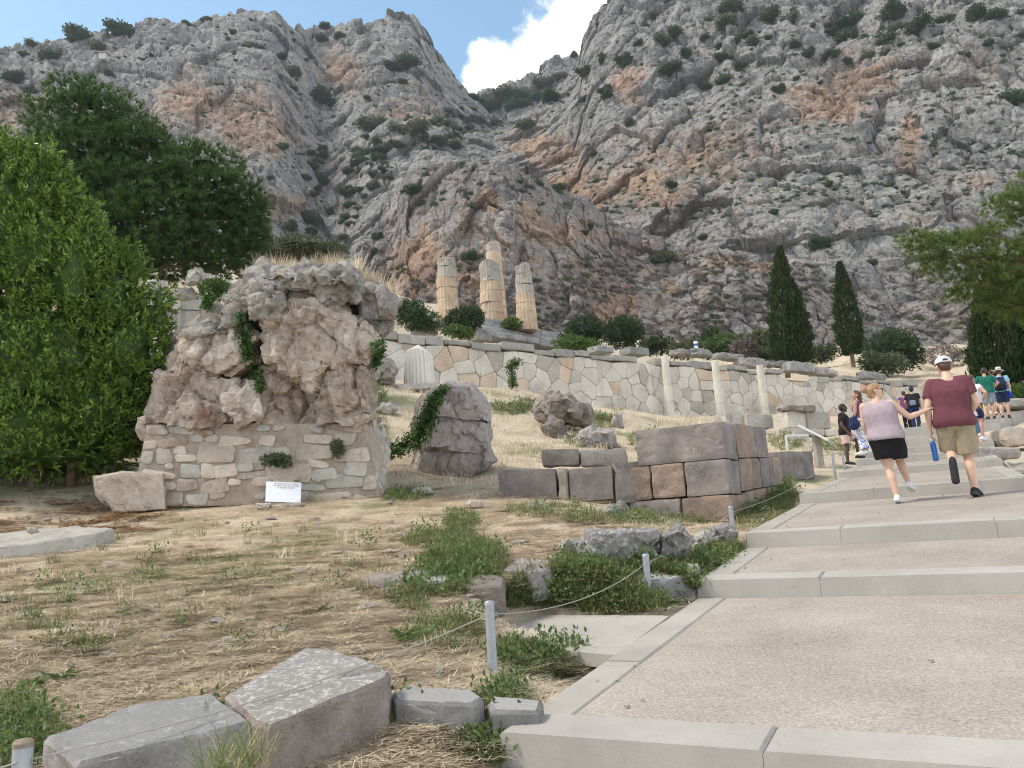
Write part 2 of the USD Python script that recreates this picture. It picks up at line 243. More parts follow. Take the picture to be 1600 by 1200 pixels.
# ---------------------------------------------------------------- materials of the setting
look('dry_ground', {
    'g': ('geometry', {}), 'n1': ('noise_texture', {'scale': 0.7, 'detail': 6.0, 'roughness': 0.6}), 'n2': ('noise_texture', {'scale': 9.0, 'detail': 8.0, 'roughness': 0.7}), 'n3': ('noise_texture', {'scale': 0.33, 'detail': 5.0, 'roughness': 0.6}),
    'n4': ('noise_texture', {'scale': 60.0, 'detail': 4.0, 'roughness': 0.7}),
    'f1': ('mapping', {'mapping_type': 'point', 'rotation': (0, 0, 0.5), 'scale': (110, 13, 60)}), 'f2': ('mapping', {'mapping_type': 'point', 'rotation': (0, 0, -0.7), 'scale': (14, 120, 60)}), 'fn1': ('noise_texture', {'scale': 1.0, 'detail': 3.0, 'distortion': 0.8}), 'fn2': ('noise_texture', {'scale': 1.0, 'detail': 3.0, 'distortion': 0.8}),
    'fm': ('math', {'math_type': 'maximum'}), 'fr': ('map_range', {'range_type': 'smoothstep', 'from_min': 0.56, 'from_max': 0.70, 'to_min': 0.0, 'to_max': 0.75, 'clamp': True}), 'fx': ('mix', {'color2': (0.66, 0.575, 0.44)}),
    'r1': ('rgb_ramp', {'ramp': [(0.3, (0.25, 0.20, 0.148)), (0.44, (0.37, 0.305, 0.228)), (0.58, (0.46, 0.39, 0.295)), (0.75, (0.55, 0.48, 0.375))]}), 'm1': ('mix_float', {'fac': 0.6}),
    'gr': ('map_range', {'range_type': 'smoothstep', 'from_min': 0.52, 'from_max': 0.68, 'to_min': 0.0, 'to_max': 0.65, 'clamp': True}), 'mx': ('mix', {'color2': (0.11, 0.14, 0.045)}),
    'nb': ('mix_float', {'fac': 0.6}), 'bp': ('bump', {'strength': 0.7, 'distance': 0.03}), 'p': ('principled_bsdf', {'roughness': 0.95, 'specular_ior_level': 0.1})},
    [('g.position', x + '.vector') for x in ('n1', 'n2', 'n3', 'n4')] + [('n1.fac', 'm1.a'), ('n2.fac', 'm1.b'), ('m1.result', 'r1.fac'), ('n3.fac', 'gr.value'), ('gr.result', 'mx.fac'), ('g.position', 'f1.vector'), ('g.position', 'f2.vector'), ('f1.vector', 'fn1.vector'), ('f2.vector', 'fn2.vector'), ('fn1.fac', 'fm.value1'), ('fn2.fac', 'fm.value2'), ('fm.value', 'fr.value'), ('fr.result', 'fx.fac'), ('r1.color', 'fx.color1'), ('fx.color', 'mx.color1'), ('mx.color', 'p.base_color'),
     ('n2.fac', 'nb.a'), ('n4.fac', 'nb.b'), ('nb.result', 'bp.height'), ('bp.normal', 'p.normal')])
def cliff_look(name, greys, ochres, scale):
    look(name, {
        'g': ('geometry', {}), 'mp': ('mapping', {'mapping_type': 'point', 'scale': (1, 1, 0.5)}), 'a': ('attribute', {'attribute': 'tint'}), 'sc': ('separate_color', {'color_type': 'rgb'}),
        'n1': ('noise_texture', {'scale': 0.045 * scale, 'detail': 9.0, 'roughness': 0.66, 'distortion': 0.5}), 'n2': ('noise_texture', {'scale': 0.6 * scale, 'detail': 6.0, 'roughness': 0.72}), 'n3': ('noise_texture', {'scale': 0.07 * scale, 'detail': 8.0, 'roughness': 0.7, 'distortion': 0.8}),
        'm1': ('mix_float', {'fac': 0.5}), 'r1': ('rgb_ramp', {'ramp': greys}), 'r2': ('rgb_ramp', {'ramp': ochres}),
        'o1': ('math', {'math_type': 'multiply_add', 'value2': 1.0}), 'o2': ('map_range', {'range_type': 'smoothstep', 'from_min': 0.54, 'from_max': 0.90, 'to_min': 0.0, 'to_max': 0.85, 'clamp': True}), 'mx': ('mix', {}),
        'v2': ('math', {'math_type': 'multiply_add', 'value2': 0.9}), 'v3': ('map_range', {'range_type': 'smoothstep', 'from_min': 0.78, 'from_max': 1.05, 'to_min': 0.0, 'to_max': 0.85, 'clamp': True}), 'vx': ('mix', {'color2': (0.10, 0.105, 0.055)}),
        'fm': ('mapping', {'mapping_type': 'point', 'rotation': (0.35, 0.5, 0.3), 'scale': (0.05, 0.05, 0.5)}), 'fn': ('noise_texture', {'scale': 0.9 * scale, 'detail': 7.0, 'roughness': 0.6, 'distortion': 0.35}), 'fa': ('math', {'math_type': 'subtract', 'value2': 0.5}), 'fb': ('math', {'math_type': 'absolute'}), 'fc': ('map_range', {'range_type': 'smoothstep', 'from_min': 0.0, 'from_max': 0.022, 'to_min': 0.62, 'to_max': 0.0, 'clamp': True}), 'fx': ('mix', {'color2': (0.045, 0.040, 0.038)}),
        'bp': ('bump', {'strength': 1.0, 'distance': 1.0}), 'hm': ('mix_float', {'fac': 0.35}), 'p': ('principled_bsdf', {'roughness': 0.95, 'specular_ior_level': 0.15})},
        [('g.position', 'mp.vector'), ('mp.vector', 'n1.vector'), ('mp.vector', 'n2.vector'), ('g.position', 'n3.vector'), ('a.color', 'sc.color'), ('n1.fac', 'm1.a'), ('n2.fac', 'm1.b'), ('m1.result', 'r1.fac'), ('m1.result', 'r2.fac'),
         ('sc.r', 'o1.value1'), ('n3.fac', 'o1.value3'), ('o1.value', 'o2.value'), ('o2.result', 'mx.fac'), ('r1.color', 'mx.color1'), ('r2.color', 'mx.color2'),
         ('sc.g', 'v2.value1'), ('n3.fac', 'v2.value3'), ('v2.value', 'v3.value'), ('v3.result', 'vx.fac'), ('mx.color', 'vx.color1'), ('g.position', 'fm.vector'), ('fm.vector', 'fn.vector'), ('fn.fac', 'fa.value1'), ('fa.value', 'fb.value1'), ('fb.value', 'fc.value'), ('fc.result', 'fx.fac'), ('vx.color', 'fx.color1'), ('fx.color', 'p.base_color'), ('n2.fac', 'hm.a'), ('n3.fac', 'hm.b'), ('hm.result', 'bp.height'), ('bp.normal', 'p.normal')])
GREY = [(0.32, (0.085, 0.086, 0.088)), (0.42, (0.142, 0.141, 0.138)), (0.51, (0.214, 0.211, 0.204)), (0.60, (0.292, 0.286, 0.272)), (0.72, (0.39, 0.377, 0.352))]
OCHRE = [(0.30, (0.10, 0.066, 0.050)), (0.45, (0.225, 0.146, 0.102)), (0.58, (0.345, 0.232, 0.158)), (0.72, (0.45, 0.335, 0.235))]
PINK = [(0.32, (0.085, 0.078, 0.076)), (0.42, (0.15, 0.137, 0.133)), (0.51, (0.222, 0.203, 0.195)), (0.60, (0.295, 0.271, 0.257)), (0.72, (0.39, 0.36, 0.335))]
cliff_look('far_limestone', GREY, OCHRE, 0.8)
cliff_look('limestone', GREY, OCHRE, 1.3)
cliff_look('brown_limestone', PINK, OCHRE, 1.8)
stone_look('concrete', [(0.25, 0.232, 0.205), (0.315, 0.295, 0.263), (0.38, 0.36, 0.325)], 1.3, 90, 0.12, 0.004, vary=0.06, rough=0.85, streak=((0.20, 0.185, 0.155), 2.2, 0.58, 0.8))
stone_look('nosing_stone', [(0.26, 0.243, 0.218), (0.33, 0.312, 0.283), (0.40, 0.383, 0.352)], 1.5, 90, 0.1, 0.003, vary=0.05, rough=0.8, spots=((0.21, 0.19, 0.16), 3.0, 0.58, 0.8))
look('aggregate', {'g': ('geometry', {}), 'v': ('voronoi_texture', {'scale': 75.0}) if False else ('noise_texture', {'scale': 62.0, 'detail': 4.0, 'roughness': 0.8}), 'n': ('noise_texture', {'scale': 1.1, 'detail': 6.0, 'roughness': 0.6}), 'n3': ('noise_texture', {'scale': 240.0, 'detail': 2.0}),
    'm': ('mix_float', {'fac': 0.74}), 'r': ('rgb_ramp', {'ramp': [(0.34, (0.155, 0.130, 0.110)), (0.45, (0.258, 0.224, 0.192)), (0.54, (0.335, 0.297, 0.257)), (0.66, (0.455, 0.412, 0.363))]}), 'nb': ('mix_float', {'fac': 0.4}), 'bp': ('bump', {'strength': 0.5, 'distance': 0.004}),
    'p': ('principled_bsdf', {'roughness': 0.9, 'specular_ior_level': 0.2})},
    [('g.position', 'v.vector'), ('g.position', 'n.vector'), ('g.position', 'n3.vector'), ('n.fac', 'm.a'), ('v.fac', 'm.b'), ('m.result', 'r.fac'), ('r.color', 'p.base_color'), ('v.fac', 'nb.a'), ('n3.fac', 'nb.b'), ('nb.result', 'bp.height'), ('bp.normal', 'p.normal')])

# ---------------------------------------------------------------- ground sheet
def sheet():
    yb = np.concatenate([-np.geomspace(60, 1.5, 24), np.linspace(-0.8, 1.6, 12), np.geomspace(1.8, 60, 290), np.geomspace(62, 700, 46)])
    u = np.linspace(-1, 1, 301); u = np.sign(u) * np.abs(u) ** 1.25
    X = u[None, :] * (np.maximum(np.abs(yb), 3.0) * 1.15 + 3 + np.clip(np.abs(yb) - 60, 0, 400) * 0.2)[:, None]; Y = np.repeat(yb[:, None], len(u), 1)
    Z = ground(X, Y); n, m = X.shape; i = np.arange(n - 1)[:, None] * m + np.arange(m - 1)[None]
    return np.stack([X, Y, Z], -1).reshape(-1, 3), np.stack([i, i + 1, i + m + 1, i + m], -1).reshape(-1, 4)
obj('ground', sheet(), 'dry_ground', smooth=True, kind='structure', label='dry sloping field of mown straw and earth')

# ---------------------------------------------------------------- mountains
def facets(p, size, seed, amp, crack=0.0, stretch=0.55, warp=0.35):
    """Blocky rock: every cell of an irregular division is a tilted plane of its own, with a cleft between cells."""
    r = np.random.default_rng(seed); q = p * np.array([1, 1, stretch])
    q = q + (np.stack([fbm(q / (size * 1.3) + 31 * k, 3, seed + k) for k in range(3)], -1) - 0.5) * size * 2 * warp
    key = np.unique(np.round(q / size).astype(np.int64), axis=0); sd = (key + r.uniform(-0.48, 0.48, key.shape)) * size
    d, i = cKDTree(sd).query(q, k=2)
    g, o = r.normal(0, 1, (len(sd), 3)), r.normal(0, 1, len(sd))
    h = np.einsum('ij,ij->i', g[i[:, 0]], q - sd[i[:, 0]]) / size * 0.9 + o[i[:, 0]] * 0.45
    return amp * np.clip(h, -1.6, 1.6) - crack * np.clip(1 - (d[:, 1] - d[:, 0]) / (0.16 * size), 0, 1)
SURF = []
def mass(name, label, sky, py0, dist, mat, x0, x1, step, sizes, amps, ochre, seed, back=160, moss=0.0, bulges=()):
    r = np.random.default_rng(seed); px = np.arange(x0, x1 + step, step); sx, sy = np.array(sky).T
    top = np.interp(px, sx, sy) + (fbm(np.stack([px / 38, 0 * px, 0 * px + seed], -1), 4, seed) - 0.5) * 16 + (noise(np.stack([px / 6, 0 * px, 0 * px], -1), seed) - 0.5) * 4
    bot = np.interp(px, *np.array(py0).T) if not np.isscalar(py0) else np.full(len(px), float(py0))
    nr = int(np.max(bot - top) / step); f = np.linspace(0, 1, nr)
    PX = np.repeat(px[None], nr, 0); PY = bot[None] + (top - bot)[None] * f[:, None]
    d = ray(PX, PY); hor = np.hypot(d[..., 0], d[..., 1]); H = dist(PX, PY, np.repeat(f[:, None], len(px), 1))
    for bx, by, bw, bh, ba in bulges: H = H - ba * np.exp(-((PX - bx) / bw) ** 2 - ((PY - by) / bh) ** 2)
    P = EYE + d / hor[..., None] * H[..., None]
    e = d[-1] / hor[-1][..., None]; nb = 10; rows = []
    for k in range(1, nb + 1): q = P[-1] + np.stack([e[:, 0], e[:, 1], 0 * e[:, 0]], -1) * back * (k / nb) ** 1.5; q[:, 2] -= 4 + 30 * (k / nb) ** 2; rows.append(q)
    V = np.concatenate([P, np.array(rows)], 0); n, m = V.shape[:2]; p = V.reshape(-1, 3)
    out = np.stack([-d[..., 0] / hor, -d[..., 1] / hor, np.full(d.shape[:2], 0.22)], -1); out /= np.linalg.norm(out, axis=-1, keepdims=True)
    out = np.concatenate([out, np.repeat(out[-1:], nb, 0) * np.linspace(1, 0.2, nb)[:, None, None]], 0).reshape(-1, 3)
    q0 = p * np.array([1, 1, 0.6])
    h = (fbm(q0 / (sizes[0] * 2.6), 3, seed + 50) - 0.5) * amps[0] * 3.2
    rg = 1 - np.abs(2 * fbm(q0 * np.array([1, 1, 0.55]) / (sizes[0] * 0.9), 4, seed + 60) - 1); h = h - np.clip((rg - 0.86) / 0.14, 0, 1) ** 1.5 * amps[0] * 0.9
    for k, (s, a) in enumerate(zip(sizes, amps)): h = h + facets(p, s, seed + 10 * k, a, a * (0.7 if k else 0.5), stretch=0.8, warp=0.6)
    h = h + (fbm(q0 / sizes[1], 5, seed + 70) - 0.5) * amps[1] * 2.4
    p2 = p + out * h[:, None]
    i = np.arange(n - 1)[:, None] * m + np.arange(m - 1)[None]; fq = np.stack([i, i + m, i + m + 1, i + 1], -1).reshape(-1, 4)[:, ::-1]
    g3 = p2.reshape(n, m, 3); du = np.gradient(g3, axis=1); dv = np.gradient(g3, axis=0); nn = np.cross(du, dv); nn /= np.linalg.norm(nn, axis=-1, keepdims=True) + 1e-9
    nn *= np.sign(-(nn * (g3 - EYE)).sum(-1, keepdims=True)); up = np.clip(nn[..., 2], -1, 1)
    tint = np.zeros((n, m, 3)); PXa = np.concatenate([PX, np.repeat(PX[-1:], nb, 0)]); PYa = np.concatenate([PY, np.repeat(PY[-1:], nb, 0)])
    for bx, by, bw, bh, ba in ochre: tint[..., 0] = np.maximum(tint[..., 0], ba * np.exp(-((PXa - bx) / (1.25 * bw)) ** 2 - ((PYa - by) / (1.25 * bh)) ** 2))
    tint[..., 0] -= 0.25 * np.clip(up - 0.45, 0, 1); tint[..., 1] = np.clip((up - 0.5) * 1.6, 0, 0.6) + moss
    o = obj(name, (p2, fq), mat, smooth=28, kind='structure', label=label) if False else obj(name, (p2, fq), mat, smooth=False, kind='structure', label=label, prim={'tint': tint.reshape(-1, 3)})
    SURF.append((px, top, bot, f, nr, g3, nn))
    return o
def surf_at(px, py, which=None):
    """Nearest rock surface seen at a point of the photograph: (point, normal)."""
    for k in ([which] if which is not None else range(len(SURF) - 1, -1, -1)):
        X, top, bot, f, nr, g3, nn = SURF[k]
        if px < X[0] or px > X[-1]: continue
        c = int(round((px - X[0]) / (X[1] - X[0]))); c = min(max(c, 0), len(X) - 1)
        if top[c] - 4 <= py <= bot[c]:
            rr = int(np.clip((bot[c] - py) / (bot[c] - top[c]) * (nr - 1), 0, nr - 1)); return g3[rr, c], nn[rr, c]
    return None
mass('mountain', 'far grey ridge closing the gully below the white cloud', [(560, 260), (640, 210), (700, 165), (740, 143), (790, 132), (830, 112), (870, 90), (910, 78), (960, 72), (1010, 90)], 300,
     lambda X, Y, f: 500 + 45 * f + 0 * X, 'far_limestone', 540, 1020, 2.2, (24, 8, 3.2), (3, 1.0, 0.5), [(880, 120, 60, 40, 0.1)], 101, moss=0.1)
mass('mountain', 'left grey limestone mountain with a scrubby skyline', [(-500, 120), (-200, 95), (0, 74), (60, 64), (130, 54), (215, 42), (240, 26), (290, 18), (330, 12), (400, 8), (430, 14), (452, 34), (500, 42), (540, 46), (565, 36), (600, 27), (645, 28), (662, 50), (688, 88), (712, 122), (738, 145), (770, 175), (830, 235)], [(-500, 480), (560, 480), (700, 330), (830, 260)],
     lambda X, Y, f: 235 + 180 * f ** 1.1 + 40 * np.clip((X - 420) / 300, 0, 1) + 25 * np.exp(-((X - 505) / 40) ** 2), 'limestone', -420, 820, 1.9, (30, 9, 3.2), (3.2, 1.0, 0.5),
     [(300, 165, 50, 35, 0.42), (380, 190, 60, 50, 0.42), (430, 215, 35, 30, 0.42), (265, 190, 30, 20, 0.3), (30, 175, 60, 30, 0.35), (640, 175, 40, 30, 0.3), (535, 110, 40, 30, 0.32), (520, 300, 60, 60, 0.12), (440, 320, 40, 20, 0.3)], 202, moss=0.03)
mass('mountain', 'tall right limestone cliff streaked with ochre', [(560, 340), (590, 315), (625, 285), (665, 255), (700, 238), (745, 216), (790, 190), (840, 160), (880, 128), (902, 95), (909, 60), (925, 25), (945, 0), (975, -40), (1060, -90), (1250, -170), (1500, -230), (2100, -260)], [(560, 400), (640, 420), (1000, 560), (2100, 600)],
     lambda X, Y, f: 205 + 175 * f ** 1.15 - 20 * np.exp(-((X - 1250) / 200) ** 2) + 12 * np.sin(X / 90.0) * f, 'limestone', 565, 2080, 2.1, (28, 8.5, 3.0), (3.2, 1.0, 0.5),
     [(980, 125, 25, 20, 0.5), (990, 160, 40, 12, 0.3), (850, 240, 70, 40, 0.36), (1000, 285, 90, 70, 0.32), (1110, 240, 90, 50, 0.3), (1290, 155, 60, 30, 0.5), (1340, 110, 60, 30, 0.35), (1420, 210, 16, 70, 0.4), (1130, 220, 80, 40, 0.26), (900, 300, 80, 50, 0.4), (1480, 110, 60, 25, 0.25), (1520, 280, 60, 30, 0.2), (1050, 330, 160, 70, 0.16), (1400, 330, 120, 80, 0.12)], 303, moss=0.0)
mass('mountain', 'nearer brownish rock buttress behind the temple columns', [(520, 500), (560, 430), (588, 345), (612, 300), (640, 272), (690, 255), (740, 248), (800, 256), (850, 275), (900, 300), (960, 345), (1050, 375), (1150, 398), (1250, 412), (1400, 425), (1600, 440), (2100, 450)], [(520, 560), (900, 575), (2100, 610)],
     lambda X, Y, f: 166 + 30 * f + 6 * np.sin(X / 70.0) + 20 * np.clip((X - 900) / 300, 0, 1) + 6 * np.exp(-((X - 610) / 22) ** 2), 'brown_limestone', 520, 2080, 1.9, (16, 5.5, 2.1), (1.7, 0.62, 0.34),
     [(660, 420, 50, 45, 0.5), (720, 440, 60, 30, 0.3), (765, 315, 20, 16, 0.5), (830, 345, 26, 40, 0.4), (880, 365, 80, 22, 0.36), (960, 480, 40, 30, 0.45), (1170, 410, 60, 12, 0.4), (1290, 400, 40, 16, 0.35), (980, 385, 60, 12, 0.3), (690, 480, 40, 30, 0.3), (600, 470, 20, 60, 0.2), (760, 400, 160, 60, 0.2), (1000, 440, 160, 50, 0.2)], 404, moss=0.06)

# ---------------------------------------------------------------- the stepped path
path = thing('path', kind='structure', label='broad stepped path of pale concrete treads climbing to the right')
def slab(a0, a1, l0, l1, zf, top, thick, cham=0.012, drop=0.0):
    """A block of the path between two distances along and two across it; zf gives its top, bevelled along the edges."""
    n = max(2, int((a1 - a0) / 0.8) + 1); al = np.linspace(a0, a1, n); R = []
    for a in al:
        z = zf(a) + top; c = cham
        for l, dz in ((l0, -thick), (l0, -c), (l0 + c, 0), (l1 - c, 0), (l1, -c), (l1, -thick)): q = path_xy(a, l); R.append((q[0], q[1], z + dz))
    V = np.array(R).reshape(n, 6, 3); e = (path_xy(a1, 0) - path_xy(a0, 0)); e = e / np.linalg.norm(e)
    for s, r_ in ((0, 1), (n - 1, -1)): pass
    F = [[i * 6 + j, i * 6 + (j + 1) % 6, (i + 1) * 6 + (j + 1) % 6, (i + 1) * 6 + j] for i in range(n - 1) for j in range(6)]
    T = []
    for a, b, c_, d_ in F: T += [[a, b, c_], [a, c_, d_]]
    for b0, o in ((0, 1), ((n - 1) * 6, -1)):
        for k in range(1, 5): T.append([b0, b0 + k + 1, b0 + k] if o > 0 else [b0, b0 + k, b0 + k + 1])
    m = trimesh.Trimesh(V.reshape(-1, 3), T, process=False); m.invert() if m.volume < 0 else None; return m
for i, (a0, a1, z0, z1) in enumerate(TREADS):
    zf = lambda a, a0=a0, a1=a1, z0=z0, z1=z1: z0 + (z1 - z0) * (a - a0) / (a1 - a0)
    r = np.random.default_rng(900 + i); W = 0.30 if i < 8 else 0.22; right = PR + (1.9, 1.6, 1.0, 0.4)[i] if i < 4 else PR
    obj('paving', slab(a0 + W, a1 - 0.004, PL + 0.24, right - 0.24, zf, -0.006, 0.3, 0.002), 'aggregate', path)
    ls = PL + r.uniform(0.9, 1.3); cuts = [PL]
    while ls < right - 0.4: cuts.append(ls); ls += r.uniform(1.15, 1.45)
    cuts.append(right)
    for c0, c1 in zip(cuts[:-1], cuts[1:]):
        obj('riser_stone', slab(a0, a0 + W - 0.006, c0 + 0.0012, c1 - 0.0012, zf, r.uniform(-0.002, 0.003), 0.5 if i else 0.4, 0.014), 'nosing_stone', path)
    for l0, l1 in ((PL, PL + 0.24 - 0.006), (right - 0.24 + 0.006, right)):
        s = a0 + W
        while s < a1 - 0.05:
            e = min(s + r.uniform(0.95, 1.15), a1 - 0.004); e = a1 - 0.004 if a1 - e < 0.4 else e
            obj('edging_stone', slab(s + 0.003, e - 0.003, l0, l1, zf, r.uniform(-0.003, 0.004), 0.42, 0.012), 'concrete', path); s = e
# ---------------------------------------------------------------- stone materials
stone_look('wall_stone', [(0.33, 0.29, 0.245), (0.455, 0.41, 0.355), (0.525, 0.48, 0.425), (0.58, 0.54, 0.48)], 0.9, 14, 0.35, 0.03, vary=0.10, streak=((0.24, 0.225, 0.215), 2.6, 0.56, 0.78))
stone_look('wall_stone_pink', [(0.32, 0.225, 0.165), (0.44, 0.335, 0.25), (0.51, 0.41, 0.32), (0.55, 0.47, 0.38)], 0.9, 14, 0.35, 0.03, vary=0.10, streak=((0.26, 0.23, 0.21), 2.6, 0.6, 0.8))
stone_look('wall_stone_grey', [(0.26, 0.232, 0.195), (0.36, 0.33, 0.285), (0.44, 0.41, 0.36)], 0.9, 14, 0.35, 0.03, vary=0.10, streak=((0.20, 0.195, 0.19), 2.6, 0.5, 0.7))
stone_look('coping_stone', [(0.19, 0.175, 0.157), (0.27, 0.254, 0.23), (0.36, 0.338, 0.306)], 1.2, 16, 0.45, 0.04, vary=0.12, streak=((0.36, 0.345, 0.32), 2.8, 0.56, 0.76))
stone_look('dark_block', [(0.095, 0.081, 0.075), (0.185, 0.162, 0.15), (0.29, 0.258, 0.242)], 2.6, 46, 1.0, 0.02, vary=0.12, spots=((0.36, 0.33, 0.30), 5.0, 0.60, 0.75))
stone_look('dark_block_rusty', [(0.12, 0.092, 0.076), (0.235, 0.178, 0.142), (0.355, 0.28, 0.225)], 2.4, 46, 1.0, 0.02, vary=0.12, spots=((0.37, 0.255, 0.19), 1.5, 0.56, 0.72))
stone_look('pale_joint', [(0.24, 0.205, 0.17), (0.33, 0.285, 0.24)], 6, 40, 0.5, 0.01)
stone_look('conglomerate', [(0.14, 0.105, 0.086), (0.25, 0.20, 0.165), (0.37, 0.315, 0.265), (0.49, 0.44, 0.385)], 0.9, 9, 0.9, 0.05, vary=0.14, spots=((0.20, 0.115, 0.08), 1.3, 0.56, 0.72), contrast=(0.34, 0.66))
stone_look('grey_crag', [(0.11, 0.098, 0.088), (0.21, 0.192, 0.172), (0.31, 0.288, 0.26), (0.42, 0.395, 0.36)], 1.8, 13, 0.9, 0.05, vary=0.12, spots=((0.36, 0.225, 0.15), 1.0, 0.58, 0.72), contrast=(0.34, 0.66))
stone_look('rubble_stone', [(0.28, 0.23, 0.185), (0.41, 0.352, 0.293), (0.51, 0.455, 0.39)], 3.0, 24, 0.7, 0.02, vary=0.16)
stone_look('rubble_stone_grey', [(0.23, 0.213, 0.188), (0.355, 0.335, 0.30), (0.45, 0.43, 0.392)], 3.0, 24, 0.6, 0.02, vary=0.14, spots=((0.38, 0.28, 0.2), 3.0, 0.58, 0.74))
stone_look('mortar', [(0.25, 0.198, 0.155), (0.36, 0.298, 0.24), (0.46, 0.395, 0.33)], 5.0, 30, 1.0, 0.04)
stone_look('boulder_grey', [(0.18, 0.158, 0.15), (0.29, 0.26, 0.245), (0.40, 0.365, 0.345)], 1.7, 18, 0.8, 0.03, vary=0.12, spots=((0.33, 0.20, 0.145), 1.6, 0.58, 0.72))
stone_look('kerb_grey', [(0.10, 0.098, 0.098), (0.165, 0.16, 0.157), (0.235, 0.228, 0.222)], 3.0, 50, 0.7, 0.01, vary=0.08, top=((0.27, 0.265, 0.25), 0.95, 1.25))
stone_look('boulder_brown', [(0.105, 0.088, 0.078), (0.19, 0.162, 0.142), (0.29, 0.255, 0.225)], 2.2, 16, 0.9, 0.04, vary=0.12)
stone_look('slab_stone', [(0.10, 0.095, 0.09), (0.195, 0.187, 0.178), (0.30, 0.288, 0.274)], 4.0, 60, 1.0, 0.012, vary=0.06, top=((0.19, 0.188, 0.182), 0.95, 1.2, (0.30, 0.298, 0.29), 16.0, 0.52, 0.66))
stone_look('lichen_stone', [(0.11, 0.104, 0.10), (0.19, 0.18, 0.172), (0.28, 0.268, 0.255)], 3.0, 34, 0.7, 0.015, vary=0.12, spots=((0.42, 0.41, 0.385), 17.0, 0.52, 0.66))
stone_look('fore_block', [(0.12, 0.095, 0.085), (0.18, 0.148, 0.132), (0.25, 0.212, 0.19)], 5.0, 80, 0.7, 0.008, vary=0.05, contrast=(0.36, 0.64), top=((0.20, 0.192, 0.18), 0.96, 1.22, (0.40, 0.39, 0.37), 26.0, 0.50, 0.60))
stone_look('pale_rock', [(0.20, 0.183, 0.162), (0.29, 0.272, 0.243), (0.38, 0.36, 0.325)], 3.0, 30, 0.7, 0.02, vary=0.12, spots=((0.2, 0.19, 0.18), 6.0, 0.58, 0.7))
stone_look('drum_stone', [(0.29, 0.205, 0.135), (0.43, 0.325, 0.225), (0.52, 0.42, 0.315)], 1.0, 9, 0.5, 0.04, vary=0.07, spots=((0.25, 0.225, 0.20), 1.1, 0.50, 0.68))
stone_look('drum_stone_grey', [(0.19, 0.175, 0.16), (0.30, 0.27, 0.235), (0.42, 0.36, 0.29)], 1.2, 9, 0.6, 0.05, vary=0.1)
stone_look('marble', [(0.47, 0.43, 0.37), (0.57, 0.535, 0.475), (0.62, 0.59, 0.535)], 1.2, 14, 0.25, 0.015, vary=0.05, streak=((0.40, 0.345, 0.27), 3.0, 0.58, 0.8))
stone_look('terrace_stone', [(0.15, 0.145, 0.14), (0.24, 0.235, 0.225), (0.34, 0.33, 0.31)], 1.0, 8, 0.7, 0.06, vary=0.14)
plain('hut_plaster', (0.42, 0.41, 0.38), 0.9, 0.1, 0.1, 2)
plain('white_board', (0.72, 0.74, 0.78), 0.45, 0.4, 0.04, 20)
plain('worn_ink', (0.36, 0.37, 0.38), 0.8, 0.2, 0.2, 60)
plain('galvanised', (0.30, 0.32, 0.345), 0.45, 0.5, 0.12, 14, 0.35)
plain('rusty_cap', (0.21, 0.165, 0.13), 0.8, 0.2, 0.2, 40)
plain('wire', (0.30, 0.285, 0.25), 0.6, 0.3, 0.1, 60)
plain('weathered_wood', (0.30, 0.28, 0.25), 0.8, 0.2, 0.2, 20)
plain('panel_grey', (0.52, 0.52, 0.50), 0.5, 0.4, 0.06, 12)

stone_look('joint_fill', [(0.16, 0.135, 0.11), (0.24, 0.205, 0.17)], 5.0, 30, 1.0, 0.03)

# ---------------------------------------------------------------- stone shapes
def on_plane(px, py, off=0.0):
    d = ray(px, py); t = (1.6 - 0.03 - off) / (0.174 * d[1] - d[2]); return EYE + d * t
def t_for_z(px, py, z): return (z - EYE[2]) / ray(px, py)[2]
def displaced(man, length, amp, size, seed, fine=0.5, crack=0.6, stretch=0.9, smooth_first=0):
    """A solid cut into small triangles and roughened: tilted facets of the given size, and a finer grain."""
    m = tri(man.refine_to_length(length)); m.merge_vertices()
    if smooth_first: trimesh.smoothing.filter_taubin(m, iterations=smooth_first)
    v, n = np.array(m.vertices), np.array(m.vertex_normals)
    h = facets(v, size, seed, amp, amp * crack, stretch) + facets(v, size * 0.37, seed + 3, amp * 0.42, amp * 0.2, stretch) + (fbm(v / size * 2.6, 4, seed + 5) - 0.5) * amp * fine * 2
    m.vertices = v + n * h[:, None]; return m
def rounded(w, d, h, rad, length):
    m = tri(Man.cube((w, d, h)).refine_to_length(length)); v = np.array(m.vertices); lo, hi = np.full(3, rad), np.array([w, d, h]) - rad
    c = np.clip(v, lo, hi); e = v - c; L = np.linalg.norm(e, axis=1, keepdims=True); m.vertices = np.where(L > 1e-9, c + e / np.maximum(L, 1e-9) * rad, v); m.merge_vertices(); return m
def hewn(w, d, h, seed, rad=0.035, amp=0.014, length=0.11):
    """A squared block with worn edges, its base centred in front: x from 0 to w, y from 0 to d, z from 0 to h."""
    m = rounded(w, d, h, min(rad, 0.3 * min(w, d, h)), min(length, min(w, d, h) / 2.2)); v, n = np.array(m.vertices), np.array(m.vertex_normals); r = np.random.default_rng(seed); q = v + r.uniform(0, 90, 3)
    g = (fbm(q / 0.45, 4, seed) - 0.5) * amp * 3 + (fbm(q / 0.09, 3, seed + 1) - 0.5) * amp * 1.2; bite = np.clip(fbm(q / 0.25, 3, seed + 2) - 0.56, 0, 1) * amp * 9
    m.vertices = v + n * (g - bite)[:, None]; return m
